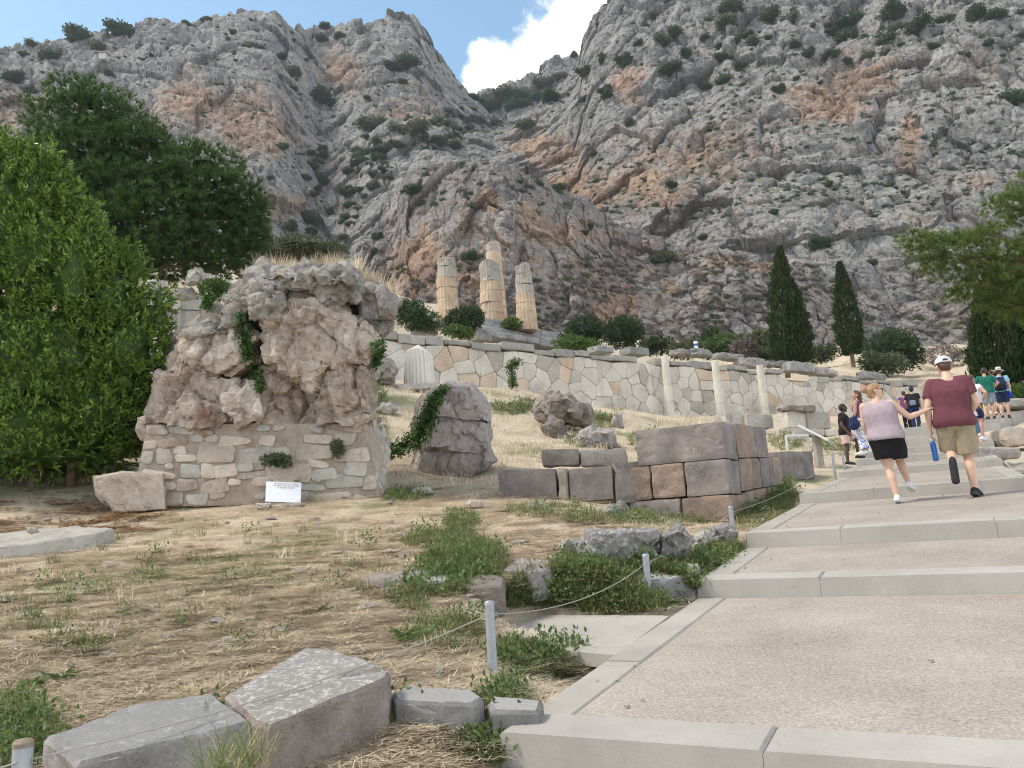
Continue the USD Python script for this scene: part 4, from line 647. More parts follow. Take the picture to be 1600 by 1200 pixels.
for c_, (dz, dn) in enumerate(((-0.05, 0.0), (-0.5, -0.5), (-0.95, -1.0), (-1.4, -1.5))):
    P0, P1 = at(738, 512, 55.5), at(912, 548, 64.0); e = (P1 - P0)[:2]; L = np.linalg.norm(e); e = e / L; f = np.array([-e[1], e[0]]); s = -1.0 - 0.4 * (c_ % 2)
    while s < L + 1.0: w = rtp.uniform(1.0, 2.2); obj('block', block_line(np.array([*P0[:2], zt]), e, f, s, s + w, dn, 1.6, dz - 0.45 + rtp.uniform(-0.06, 0.05), 0.45, int(700 + 40 * c_ + s * 3), rad=0.07, amp=0.04, length=0.3), 'terrace_stone', tp); s += w
for k, (x, y, w, h, lb) in enumerate(((655, 520, 30, 22, 'rough grey block at the foot of the leftmost temple column'), (690, 512, 34, 14, 'flat grey block behind the bush under the leftmost column'), (748, 530, 22, 18, 'upright grey block at the left end of the temple base'), (935, 548, 26, 10, 'small pale block on the wall top between two round bushes'), (985, 552, 30, 12, 'grey block on the wall top right of the round dark bush'))):
    obj('temple_block', block_px(x, y, 47, x + w, y + 3, 48, h, 0.9, 740 + k, amp=0.05, length=0.2), 'terrace_stone', label=lb, cat='stone block')
for k, (x, y, w, h, t, lb) in enumerate(((1062, 552, 24, 10, 53, 'first rough slab on the wall top right of the first slim column'), (1088, 553, 26, 12, 53, 'rounded grey slab on the wall top under the striped pole'), (1124, 558, 40, 9, 55, 'flat brownish slab between the first two slim columns, on the wall top'), (1160, 570, 40, 14, 55, 'rough brown rock pile on the wall top left of the third slim column'), (1200, 570, 46, 9, 57, 'long grey slab beside the base of the big cypress'), (1236, 578, 40, 16, 56, 'brown rubble block under the big cypress'), (1276, 584, 36, 12, 57, 'pale block on the wall top right of the big cypress'), (1352, 590, 34, 12, 58, 'squared grey block at the far right of the wall top'))):
    obj('loose_block', block_px(x, y, t, x + w, y + 4, t + 0.8, h, 1.0, 760 + k, rad=0.1, amp=0.09, length=0.2), 'terrace_stone' if k % 3 else 'boulder_grey', label=lb, cat='stone block')

# ---------------------------------------------------------------- slim columns and the fluted stump before the wall
sty = thing('stone_step', 'pale stone step under the slim columns at the wall foot', 'step'); zc = at(1048, 657, 41.5)[2]
for k in range(12): a = at(1010 + 0 * k, 662, 40.4)[:2] + WD * (k * 1.25 - 2); m = hewn(1.23, 1.4, 0.32, 800 + k, 0.03, 0.015, 0.2); v = np.array(m.vertices); m.vertices = np.array([*a, zc - 0.32]) + v[:, :1] * EX - v[:, 1:2] * EN + v[:, 2:] * EZ; m.invert(); obj('step_block', m, 'wall_stone', sty)
for k, (bx, by, tx, ty, t, lb) in enumerate(((1048, 655, 1036, 553, 41.5, 'slim pale fluted column before the wall, left of three'), (1126, 650, 1115, 560, 43.3, 'slim pale fluted column before the wall, middle of three'), (1196, 648, 1186, 568, 45.5, 'slim pale fluted column before the wall, right of three'))):
    b = at(bx, by, t); b[2] = zc; H = at(tx, ty, t)[2] - zc; cl = thing('slim_column', lb, 'column', None, b)
    zz = 0.0
    for q in range(4): m = drum(0.235 - 0.012 * q, 0.235 - 0.012 * (q + 1), (H - 0.16) / 4 - 0.004, 820 + 5 * k + q, 20, 0.09); m.apply_translation((0, 0, 0.16 + zz)); obj('drum', m, 'marble', cl, smooth=30); zz += (H - 0.16) / 4
    a = np.linspace(0, 2 * np.pi, 33)[:-1]; prof = [(0.0, 0), (0.36, 0), (0.37, 0.04), (0.35, 0.07), (0.31, 0.09), (0.33, 0.12), (0.30, 0.155), (0.0, 0.158)]; obj('base', trimesh.creation.revolve(np.array(prof), sections=28), 'marble', cl, smooth=40)
fs_ = thing('fluted_stump', 'broad white fluted column stump leaning its broken top against the polygonal wall', 'column', None, at(656, 603, 30.5))
m = drum(0.60, 0.52, 1.62, 841, 24, 0.06, 0.0); v = np.array(m.vertices); v[:, 2] -= np.clip(v[:, 2] - 1.0, 0, 1) * (np.hypot(v[:, 0], v[:, 1]) / 0.52) ** 2 * 0.5; v[:, 2] -= np.clip(v[:, 2] - 0.6, 0, 1) * np.clip(v[:, 0] - 0.1, 0, 1) * 0.4; m.vertices = v; obj('drum', m, 'marble', fs_, smooth=30)
m = hewn(1.5, 1.3, 0.25, 842, 0.05, 0.03, 0.15); m.apply_translation((-0.75, -0.65, -0.24)); obj('plinth', m, 'wall_stone', fs_)

# pedestals in front of the wall's right half
def pedestal(label, *blocks):
    t = thing('stone_pedestal', label, 'pedestal')
    for k, (x0, x1, y, h, tt, mt, am) in enumerate(blocks): obj('block', block_px(x0, y, tt, x1, y + 1, tt + 0.3, h, 0.9, 850 + int(x0) + k, amp=am, length=0.14), mt, t)
pedestal('grey two-block pedestal behind the dark block corner, below the middle slim column', (1135, 1166, 668, 24, 33, 'wall_stone_grey', 0.03), (1168, 1210, 668, 22, 33, 'rubble_stone_grey', 0.015))
pedestal('pale pedestal of two blocks with a broken brown slab on top', (1232, 1262, 668, 27, 32, 'wall_stone', 0.02), (1263, 1300, 669, 27, 32.2, 'wall_stone_grey', 0.02), (1231, 1276, 641, 9, 31.9, 'boulder_brown', 0.05))
pedestal('long low pale footing under the brown-topped pedestal', (1226, 1290, 680, 12, 31, 'wall_stone_grey', 0.02), (1291, 1330, 681, 11, 31.3, 'wall_stone', 0.02))

# ---------------------------------------------------------------- lectern, posts and ropes
lc = thing('info_lectern', 'slanted grey information lectern on a single leg beside the upper steps', 'sign'); gl, tl = on_ground(1277, 726); tl = min(tl, 22.0); L0, L1 = at(1252, 667, tl), at(1298, 690, tl - 0.55); ex = L1 - L0; 
mid = (L0 + L1) / 2; d2 = np.array([PD[0], PD[1], 0]); nn = np.cross(ex, d2); nn /= np.linalg.norm(nn); nn *= np.sign(nn[2]); 
P = [mid + sx * ex / 2 + sy * d2 * 0.55 + sz * nn * 0.025 for sx in (-1, 1) for sy in (-1, 1) for sz in (-1, 1)]; obj('panel', hull_pts(P), 'panel_grey', lc)
P = [mid + sx * ex / 2 * 0.9 + sy * d2 * 0.5 + nn * sz for sx in (-1, 1) for sy in (-1, 1) for sz in (0.026, 0.03)]; obj('panel_print', hull_pts(P), 'white_board', lc)
lg = np.array([mid[0], mid[1], gl[2] - 0.2]); m = trimesh.creation.box((0.16, 0.24, mid[2] - lg[2] - 0.02)); m.apply_translation(lg + np.array([0, 0, (mid[2] - lg[2]) / 2 - 0.01])); obj('leg', m, 'weathered_wood', lc)
wb = thing('wooden_rail', 'pale low horizontal rail left of the information lectern', 'rail'); a, b = at(1228, 682, 23.5), at(1262, 681, 23.8); obj('bar', tube([a, b], 0.05, 8), 'panel_grey', wb)
for q in (a, b): obj('post', tube([q, q - np.array([0, 0, 0.75])], 0.04, 8), 'panel_grey', wb)
POST = []
def rope_post(px, ptop, pbot, label, r=0.028, rusty=False, t=None):
    g, tt = on_ground(px, pbot); t = t or tt; b = at(px, pbot, t); top = at(px - (pbot - ptop) * 0.045, ptop, t); h = top[2] - b[2]; p = thing('rope_post', label, 'post', None, (b[0], b[1], b[2]))
    lean = (0.0, 0.0); m = tube([(0, 0, -0.3), (0, 0, h * 0.5), (0, 0, h - 0.012)], r, 16); obj('tube', m, 'galvanised', p, smooth=40); m = trimesh.creation.revolve(np.array([(0, 0), (r * 1.06, 0), (r * 1.06, 0.016), (r * 0.8, 0.026), (0, 0.03)]), sections=18); m.apply_translation((0, 0, h - 0.014)); obj('cap', m, 'rusty_cap' if rusty else 'galvanised', p, smooth=40)
    e = tube([(r * 0.9, 0, h - 0.06), (r + 0.018, 0, h - 0.055), (r + 0.018, 0, h - 0.075), (r * 0.9, 0, h - 0.07)], 0.004, 5); obj('eyelet', e, 'wire', p); q = np.array([b[0], b[1] - r, b[2] + h - 0.06]); POST.append(q); return q
q0 = rope_post(28, 1168, 1330, 'stubby rope post with a rusty cap in the bottom left corner', 0.035, True, t=2.95)
q1 = rope_post(771, 944, 1066, 'thin grey metal rope post between the foreground stones and the path')
q2 = rope_post(1014, 868, 930, 'grey metal rope post standing before the large lichened stone')
q3 = rope_post(1147, 792, 846, 'grey metal rope post leaning against the block corner')
q4 = rope_post(1321, 706, 742, 'dark grey rope post below the man in the black shirt', t=19.0)
q5 = rope_post(1306, 708, 750, 'grey rope post left of the man in the black shirt', t=18.3)
def rope(a, b, sag, label):
    s = np.linspace(0, 1, 24)[:, None]; p = a + (b - a) * s; p[:, 2] -= (4 * s * (1 - s))[:, 0] * sag; obj('barrier_rope', tube(p, 0.0032, 6), 'wire', label=label, cat='rope', smooth=True)
rope(q0, q1, 0.06, 'thin pale cable strung over the foreground blocks to the thin post'); rope(q1, q2, 0.10, 'slack pale cable between the thin post and the post by the large stone'); rope(q2, q3, 0.05, 'pale cable from the post by the large stone up to the block corner')
rope(np.array([*at(-180, 1215, 3.0)]), q0, 0.03, 'short end of cable leaving the picture at the lower left corner'); rope(q3, q5, 0.15, 'cable running from the block corner up to the posts by the man in black')
sp = thing('striped_pole', 'short blue and white striped pole above the polygonal wall', 'pole', None, at(1089, 556, 54)); 
for k in range(6): m = trimesh.creation.cylinder(0.14, 0.16, sections=14); m.apply_translation((0, 0, 0.09 + 0.165 * k)); obj('stripe', m, 'white_board' if k % 2 else 'stripe_blue', sp, smooth=40) if 'stripe_blue' in MAT else (plain('stripe_blue', (0.05, 0.11, 0.30), 0.6), obj('stripe', m, 'stripe_blue', sp, smooth=40))
# small stone hut high on the left mountain
hit = surf_at(168, 96); hut = thing('mountain_hut', 'tiny white hut high on the left mountainside', 'hut', None, hit[0] + np.array([0, -2.0, -1.5])); m = tri(Man.cube((3.4, 3.0, 3.0)).translate((-2.1, -1.7, 0)).refine(2)); obj('wall', m, 'hut_plaster', hut); m = hull_pts([(-2.4, -2, 3.6), (2.4, -2, 3.6), (-2.4, 2.1, 3.6), (2.4, 2.1, 3.6), (-2.4, -2, 3.8), (2.4, -2, 3.8), (-2.4, 0, 4.6), (2.4, 0, 4.6), (-2.4, 2.1, 3.8), (2.4, 2.1, 3.8)]); obj('roof', m, 'rubble_stone', hut)
# rocks and cut blocks right of the upper steps
for k, (xl, yl, xr, yr, h, t, mt, lb) in enumerate(((1528, 720, 1600, 716, 22, 17.6, 'boulder_grey', 'dark grey block right of the steps, lower one'), (1568, 700, 1640, 690, 32, 20.0, 'rubble_stone', 'long rough tan boulder at the right edge beside the steps'), (1575, 740, 1660, 744, 24, 15.5, 'rubble_stone_grey', 'pale grey rock at the right edge below the tan boulder'), (1500, 696, 1566, 690, 22, 24.0, 'concrete', 'grey concrete block step at the right of the upper flight'), (1572, 636, 1640, 634, 14, 30, 'rubble_stone_grey', 'pale low wall stone under the clipped hedge'))):
    obj('rough_block', block_px(xl, yl, t, xr, yr, t, h, 1.2, 870 + k, rad=0.12, amp=0.035, length=0.12), mt, label=lb, cat='stone block')
# ---------------------------------------------------------------- foliage materials
leaf_look('laurel_leaf', [(0.0, (0.055, 0.11, 0.016)), (0.45, (0.105, 0.19, 0.026)), (0.8, (0.165, 0.27, 0.036)), (1.0, (0.25, 0.35, 0.06))], 0.16, 0.42, 0.4)
leaf_look('pine_needle', [(0.0, (0.022, 0.046, 0.016)), (0.6, (0.05, 0.096, 0.027)), (1.0, (0.10, 0.165, 0.042))], 0.25, 0.6, 0.2)
leaf_look('bright_needle', [(0.0, (0.05, 0.09, 0.022)), (0.5, (0.10, 0.165, 0.036)), (0.8, (0.17, 0.225, 0.05)), (1.0, (0.24, 0.22, 0.08))], 0.35, 0.6, 0.2)
leaf_look('cypress_leaf', [(0.0, (0.02, 0.034, 0.013)), (0.6, (0.04, 0.064, 0.022)), (1.0, (0.07, 0.098, 0.033))], 0.2, 0.7, 0.15)
leaf_look('oak_leaf', [(0.0, (0.026, 0.048, 0.022)), (0.6, (0.05, 0.085, 0.036)), (1.0, (0.085, 0.125, 0.052))], 0.25, 0.6, 0.2)
leaf_look('green_leaf', [(0.0, (0.045, 0.085, 0.02)), (0.6, (0.085, 0.145, 0.035)), (1.0, (0.14, 0.20, 0.06))], 0.35, 0.5, 0.3)
leaf_look('olive_leaf', [(0.0, (0.06, 0.075, 0.04)), (0.6, (0.10, 0.12, 0.06)), (1.0, (0.15, 0.165, 0.085))], 0.3, 0.6, 0.2)
leaf_look('ivy_leaf', [(0.0, (0.035, 0.085, 0.022)), (0.6, (0.07, 0.15, 0.036)), (1.0, (0.12, 0.22, 0.055))], 0.25, 0.4, 0.4)
leaf_look('straw', [(0.0, (0.36, 0.275, 0.185)), (0.3, (0.54, 0.44, 0.31)), (0.65, (0.69, 0.59, 0.44)), (1.0, (0.80, 0.73, 0.58))], 0.08, 0.7, 0.2)
leaf_look('brown_litter', [(0.0, (0.20, 0.115, 0.065)), (0.5, (0.37, 0.23, 0.125)), (1.0, (0.54, 0.38, 0.21))], 0.2, 0.7, 0.2)
leaf_look('grass_blade', [(0.0, (0.06, 0.085, 0.028)), (0.4, (0.11, 0.15, 0.05)), (0.7, (0.19, 0.22, 0.085)), (0.88, (0.30, 0.28, 0.13)), (1.0, (0.50, 0.42, 0.25))], 0.4, 0.5, 0.25)
leaf_look('weed_leaf', [(0.0, (0.07, 0.11, 0.035)), (0.6, (0.12, 0.18, 0.06)), (1.0, (0.19, 0.25, 0.09))], 0.4, 0.6, 0.2)
leaf_look('twig', [(0.0, (0.12, 0.095, 0.085)), (0.6, (0.20, 0.165, 0.15)), (1.0, (0.28, 0.24, 0.21))], 0.1, 0.8, 0.1)
plain('bark', (0.13, 0.095, 0.07), 0.95, 0.1, 0.3, 9, 0.0, 0.8, 0.03)

def leaves(P, D, L, W, r, fold=0.25, roll=None):
    """Folded diamond leaves from P along D: two triangles each."""
    P, D = np.asarray(P, float), np.asarray(D, float); n = len(P); D = D / np.linalg.norm(D, axis=1, keepdims=True); a = r.normal(0, 1, (n, 3)) if roll is None else roll
    S = np.cross(D, a); S /= np.linalg.norm(S, axis=1, keepdims=True) + 1e-9; N = np.cross(S, D); L = np.broadcast_to(L, n)[:, None]; W = np.broadcast_to(W, n)[:, None]
    V = np.stack([P, P + D * L * 0.45 + S * W / 2 + N * W * fold, P + D * L, P + D * L * 0.45 - S * W / 2 + N * W * fold], 1).reshape(-1, 3); k = np.arange(n)[:, None] * 4
    return V, np.concatenate([k + [0, 1, 2], k + [0, 2, 3]], 1).reshape(-1, 3)
def join(*m):
    V, F, o = [], [], 0
    for v, f in m: V.append(v); F.append(f + o); o += len(v)
    return np.concatenate(V), np.concatenate(F)
def sphere_dirs(n, r): v = r.normal(0, 1, (n, 3)); return v / np.linalg.norm(v, axis=1, keepdims=True)
def lobes_px(L, t, flat=1.0):
    """Ellipsoids from ellipses of the photograph: (x, y, half width, half height[, depth offset])."""
    out = []
    for e in L: x, y, rx, ry = e[:4]; tt = t + (e[4] if len(e) > 4 else 0); out.append((at(x, y, tt), np.array([rx, rx * flat, ry]) / FPX * tt))
    return out
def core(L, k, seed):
    """The inner mass of a crown, where leaves are too dense to see between, coloured darkest as painted shade."""
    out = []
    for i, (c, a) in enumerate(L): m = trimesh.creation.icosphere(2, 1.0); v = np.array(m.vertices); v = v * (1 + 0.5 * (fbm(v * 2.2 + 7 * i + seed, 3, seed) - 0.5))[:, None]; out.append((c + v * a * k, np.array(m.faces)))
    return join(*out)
def lobe_points(L, n, r, lo=0.72, hi=1.06, power=1.0):
    """Points near the surfaces of the lobes that lie outside the other lobes, with outward directions."""
    w = np.array([(a[0] * a[2]) ** power for _, a in L]); k = r.choice(len(L), n, p=w / w.sum()); d = sphere_dirs(n, r); C = np.array([c for c, _ in L])[k]; A = np.array([a for _, a in L])[k]; P = C + d * A * r.uniform(lo, hi, n)[:, None]; keep = np.ones(n, bool)
    for j, (c, a) in enumerate(L): keep &= (k == j) | ((((P - c) / a) ** 2).sum(1) > 0.62)
    P, d, A = P[keep], d[keep], A[keep]; o = d / A; return P, o / np.linalg.norm(o, axis=1, keepdims=True)
def shoots(P, O, per, L, W, r, up=0.6, spread=0.7, length=0.25):
    """Leafy shoots: PER leaves around each stem that grows outwards and upwards."""
    n = len(P); ax = O + np.array([0, 0, up]) + r.normal(0, 0.25, (n, 3)); ax /= np.linalg.norm(ax, axis=1, keepdims=True); s = np.tile(np.linspace(0.15, 1, per), n); ax = np.repeat(ax, per, 0); B = np.repeat(P, per, 0) + ax * (s * length)[:, None]
    d = ax * 0.75 + sphere_dirs(n * per, r) * spread; return leaves(B, d, L * r.uniform(0.7, 1.2, n * per), W * r.uniform(0.8, 1.2, n * per), r)
def trunk(base, top, r0, r1, seed, n=9, wob=0.06):
    r = np.random.default_rng(seed); s = np.linspace(0, 1, n)[:, None]; p = base + (top - base) * s; p[1:-1] += r.normal(0, wob * np.linalg.norm(top - base) * 0.3, (n - 2, 3)); return tube(p, np.linspace(r0, r1, n), 9)
RF = np.random.default_rng(77)

# ---------------------------------------------------------------- the big bush at the left
T = 14.3; g0, _ = on_ground(90, 752); base = at(90, 735, T); base[2] = float(ground(base[0], base[1]))
LB = lobes_px([(20, 560, 150, 150), (110, 560, 110, 150), (60, 410, 100, 120), (0, 340, 95, 110), (52, 300, 36, 66), (118, 430, 55, 90, -0.3), (200, 545, 58, 80, -0.2), (150, 640, 75, 70, -0.3), (60, 670, 130, 62, -0.4), (20, 690, 110, 50, 1.2), (140, 690, 70, 42, 0.9), (60, 700, 120, 44, -0.2), (90, 716, 130, 30, 0.1), (190, 680, 40, 40, 0.4), (-60, 640, 110, 110), (172, 470, 42, 70, -0.2), (215, 605, 36, 55), (232, 500, 24, 42), (-120, 500, 130, 200), (-60, 300, 90, 110),
               (88, 300, 20, 50), (20, 265, 30, 42), (134, 370, 17, 48), (208, 430, 12, 44), (185, 420, 14, 40), (66, 252, 14, 32), (248, 470, 10, 28), (110, 330, 20, 40)], T, 0.8)
lb = thing('laurel_bush', 'big dense bright green bush filling the left edge of the picture', 'bush', None, (0, 0, 0))
P, O = lobe_points(LB, 12500, RF, 0.66, 1.08); V1 = shoots(P, O, 10, 0.105, 0.034, RF, 0.9, 0.62, 0.22)
P, O = lobe_points(LB, 4600, RF, 0.45, 0.78); V2 = shoots(P, O, 7, 0.15, 0.06, RF, 0.4, 0.9, 0.25)
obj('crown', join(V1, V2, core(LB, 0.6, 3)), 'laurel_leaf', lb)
for k in range(3): obj('trunk', trunk(base + np.array([RF.uniform(-.5, .5), RF.uniform(-.4, .4), -0.3]), at(40 + 45 * k, 520, T), 0.09, 0.04, 40 + k), 'bark', lb)

# ---------------------------------------------------------------- the pine behind it and the pine at the right
def tufts(P, O, per, L, W, r, up=0.5, cone=0.75):
    n = len(P); ax = O + np.array([0, 0, up]); ax /= np.linalg.norm(ax, axis=1, keepdims=True); ax = np.repeat(ax, per, 0); d = ax + sphere_dirs(n * per, r) * cone; d /= np.linalg.norm(d, axis=1, keepdims=True); B = np.repeat(P, per, 0); S = np.cross(d, r.normal(0, 1, (n * per, 3))); S /= np.linalg.norm(S, axis=1, keepdims=True)
    LL = (L * r.uniform(0.7, 1.15, n * per))[:, None]; V = np.stack([B + S * W / 2, B - S * W / 2, B + d * LL], 1).reshape(-1, 3); return V, np.arange(n * per * 3).reshape(-1, 3)
T = 25.0
LP = [(c_, a_ * np.array([1, 1, 0.68])) for c_, a_ in lobes_px([(138, 158, 48, 26), (120, 195, 62, 34), (175, 190, 62, 36), (230, 225, 42, 30), (110, 245, 62, 36), (190, 250, 80, 36), (250, 265, 40, 30), (322, 262, 50, 34), (300, 300, 70, 32), (355, 310, 55, 40), (140, 300, 70, 40), (215, 310, 80, 36), (390, 330, 25, 36), (280, 350, 90, 36), (365, 360, 45, 36), (200, 370, 80, 40), (395, 370, 20, 30), (300, 395, 75, 30), (240, 410, 60, 28), (370, 395, 36, 22), (140, 380, 60, 60), (330, 420, 40, 16), (90, 300, 40, 60), (-20, 240, 40, 40, 3), (15, 250, 20, 30, 3)], T, 1.3)]
pt = thing('pine_tree', 'dark spreading pine tree behind the big bright bush', 'tree')
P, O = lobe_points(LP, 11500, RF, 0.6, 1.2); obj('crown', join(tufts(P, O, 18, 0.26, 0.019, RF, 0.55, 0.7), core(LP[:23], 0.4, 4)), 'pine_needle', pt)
gb = at(190, 480, T + 1); gb[2] = ground(gb[0], gb[1]) - 0.3; obj('trunk', trunk(gb, at(165, 200, T + 0.5), 0.28, 0.08, 50, 12, 0.03), 'bark', pt)
for k, (x, y, x2, y2) in enumerate(((180, 330, 330, 290), (185, 390, 370, 370), (180, 300, 110, 230), (185, 420, 330, 415), (175, 350, 90, 300), (175, 260, 235, 225), (190, 440, 300, 400))): obj('limb', trunk(at(x, y, T + 0.4), at(x2, y2, T - 0.3), 0.10, 0.03, 55 + k, 9, 0.05), 'bark', pt)
T = 15.5
LQ = lobes_px([(1440, 378, 36, 15), (1478, 388, 44, 18), (1520, 372, 30, 14), (1545, 358, 26, 14), (1462, 410, 38, 12), (1510, 412, 52, 15), (1560, 400, 46, 20), (1600, 390, 46, 22), (1530, 438, 48, 18), (1580, 440, 50, 22), (1500, 458, 24, 12), (1560, 468, 42, 16), (1600, 480, 46, 20), (1568, 318, 40, 12), (1598, 302, 34, 12), (1600, 338, 30, 12), (1640, 320, 46, 24), (1650, 400, 60, 40), (1650, 470, 60, 40), (1430, 368, 22, 8), (1690, 260, 80, 60), (1700, 360, 90, 70)], T, 1.1)
rp = thing('pine_tree', 'yellowish green pine boughs reaching in from the right edge', 'tree')
LQ = [(c_, a_ * np.array([1, 1, 0.62])) for c_, a_ in LQ]; P, O = lobe_points(LQ, 4000, RF, 0.25, 1.15); obj('crown', tufts(P, O, 26, 0.17, 0.0085, RF, 0.25, 0.8), 'bright_needle', rp)
gb = at(1760, 800, T); gb[2] = ground(gb[0], gb[1]) - 0.3; obj('trunk', trunk(gb, at(1720, 250, T), 0.24, 0.08, 60, 10, 0.02), 'bark', rp)
for k, (x, y, x2, y2) in enumerate(((1730, 430, 1450, 392), (1735, 500, 1520, 440), (1725, 350, 1560, 320), (1735, 520, 1560, 470), (1730, 440, 1540, 365), (1600, 405, 1470, 412))): obj('limb', trunk(at(x, y, T), at(x2, y2, T - 0.1), 0.07, 0.012, 64 + k, 10, 0.03), 'bark', rp)

# ---------------------------------------------------------------- cypresses
def cypress(label, spires, t, n, seed, leaf=0.26):
    r = np.random.default_rng(seed); th = thing('cypress_tree', label, 'tree'); M = []
    for x0, y0, x1, y1, hw in spires:
        a, b = at(x0, y0, t), at(x1, y1, t); a[0] += 0; H = b[2] - a[2]; R = hw / FPX * t; s = r.uniform(0, 1, n) ** 1.15; rad = R * np.interp(s, [0, 0.06, 0.25, 0.55, 0.8, 0.94, 1.0], [0.5, 0.82, 1.0, 0.80, 0.46, 0.18, 0.03]); ph = r.uniform(0, 2 * np.pi, n); lump_ = 0.68 + 0.62 * noise(np.stack([np.cos(ph) * 2, np.sin(ph) * 2, s * 13 + seed], -1), seed); rad = rad * lump_ * np.where(r.uniform(0, 1, n) < 0.07, r.uniform(1.05, 1.3, n), r.uniform(0.7, 1.05, n))
        c = a + (b - a) * s[:, None]; P = c + np.stack([np.cos(ph) * rad, np.sin(ph) * rad, 0 * ph], -1); D = np.stack([np.cos(ph) * 0.5, np.sin(ph) * 0.5, 0 * ph + 1.0], -1) + r.normal(0, 0.22, (n, 3)); M.append(leaves(P, D, leaf * r.uniform(0.7, 1.5, n), leaf * 0.42 * r.uniform(0.7, 1.3, n), r))
    obj('crown', join(*M), 'cypress_leaf', th); x0, y0, x1, y1, hw = spires[0]; a, b = at(x0, y0, t), at(x1, y1, t); g = a.copy(); g[2] -= 1.2; obj('trunk', tube([g, a + (b - a) * 0.9], [0.22, 0.04], 8), 'bark', th)
cypress('tall dark cypress with two joined spires above the wall, the bigger of two', [(1228, 566, 1218, 388, 22), (1250, 570, 1236, 440, 21)], 60, 7500, 71)
cypress('slender dark cypress on the grassy slope, smaller of two', [(1331, 555, 1312, 412, 19)], 74, 6000, 72, 0.3)
cypress('wide very dark cypress behind the walkers at the right edge', [(1560, 606, 1552, 410, 36), (1600, 610, 1596, 420, 34), (1535, 590, 1530, 450, 14), (1640, 600, 1640, 400, 40)], 36, 6500, 73, 0.2)

# ---------------------------------------------------------------- bushes one can name
def bush(label, L, t, n, mat, seed, leaf, name='bush', cat='bush', per=6, flat=1.0, base=True):
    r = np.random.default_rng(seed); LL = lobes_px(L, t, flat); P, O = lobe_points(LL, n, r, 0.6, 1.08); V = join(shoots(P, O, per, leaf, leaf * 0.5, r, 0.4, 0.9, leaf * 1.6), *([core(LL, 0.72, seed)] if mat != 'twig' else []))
    th = thing(name, label, cat); obj('foliage', V, mat, th); c, a = LL[0]; g = np.array([c[0], c[1], c[2] - a[2] * 1.15]); 
    for k in range(3): obj('stem', tube([g + r.normal(0, 0.1 * a[0], 3) * [1, 1, 0], c + sphere_dirs(1, r)[0] * a * 0.6], [0.02 + 0.02 * a[0], 0.01], 5), 'bark', th)
    return th
bush('round mid green bush on the wall top right of the temple columns', [(914, 516, 24, 20), (898, 526, 16, 12), (930, 522, 14, 14)], 52, 700, 'oak_leaf', 81, 0.17)
bush('low bright green shrub spilling over the wall top right of the temple columns', [(890, 538, 24, 7), (912, 540, 20, 6)], 50, 420, 'green_leaf', 82, 0.15)
bush('round dark green bush on the wall top, darkest of the pair', [(974, 519, 26, 22), (990, 524, 12, 16), (958, 524, 12, 14)], 53, 800, 'oak_leaf', 83, 0.17)
bush('bright green bush left of the big cypress above the wall', [(1132, 540, 26, 14), (1112, 546, 20, 9), (1150, 542, 14, 12)], 66, 700, 'green_leaf', 84, 0.22)
bush('small dark shrub above the striped pole', [(1112, 528, 12, 12)], 70, 260, 'oak_leaf', 85, 0.22)
bush('yellowish green bush touching the left side of the big cypress', [(1196, 540, 20, 20), (1182, 534, 12, 12)], 67, 600, 'olive_leaf', 86, 0.22)
bush('leafless grey brown bush between the green bushes left of the big cypress', [(1162, 548, 16, 14)], 62, 420, 'twig', 87, 0.22)
bush('olive green bush on the dry slope below the slender cypress', [(1392, 540, 32, 24), (1418, 552, 20, 24), (1370, 556, 18, 18)], 64, 1200, 'oak_leaf', 88, 0.2)
bush('lighter green shrub in front of the olive bush on the dry slope', [(1385, 570, 26, 12), (1360, 566, 14, 10)], 60, 520, 'olive_leaf', 89, 0.2)
bush('dark leafy shrub at the left foot of the temple columns', [(645, 492, 20, 18), (664, 500, 18, 12), (630, 486, 10, 16)], 47, 700, 'oak_leaf', 90, 0.16)
bush('dark green shrub growing over the wall top under the leftmost temple column', [(722, 504, 24, 16), (738, 496, 14, 14), (708, 512, 18, 8)], 46, 800, 'oak_leaf', 91, 0.16)
bush('yellow green weed below the dark shrub on the wall top', [(712, 518, 14, 6), (728, 522, 10, 5)], 44, 220, 'green_leaf', 92, 0.12)
bush('small green tuft between the middle and right temple columns', [(800, 507, 12, 5)], 57, 160, 'green_leaf', 93, 0.16)
bush('clipped bright green hedge at the right edge behind the walkers', [(1592, 624, 26, 20), (1625, 626, 36, 22)], 33, 1500, 'green_leaf', 94, 0.1, 'hedge', 'hedge')
bush('grey green bush behind the top of the overhanging rock', [(470, 392, 50, 14), (430, 396, 26, 12), (520, 396, 20, 12)], 30, 900, 'olive_leaf', 95, 0.1)
bush('dark low bush beneath the pine beside the pale rocks', [(336, 452, 18, 10)], 20, 260, 'green_leaf', 96, 0.08)
bush('small plant hanging from a joint halfway along the polygonal wall', [(798, 575, 5, 10), (801, 596, 4, 14), (806, 568, 9, 5)], 34.6, 190, 'green_leaf', 97, 0.08)
bush('weeds growing on a ledge of the wall left of the right slim column', [(1172, 594, 12, 4), (1180, 592, 8, 5)], 49, 160, 'green_leaf', 98, 0.12)
bush('small plant rooted in the masonry above the white plaque', [(432, 718, 18, 5), (445, 722, 10, 5), (418, 720, 8, 4)], 12.55, 260, 'oak_leaf', 99, 0.035)
bush('small plant on the right part of the masonry base', [(528, 706, 7, 7), (526, 696, 6, 6)], 12.75, 120, 'olive_leaf', 100, 0.035)

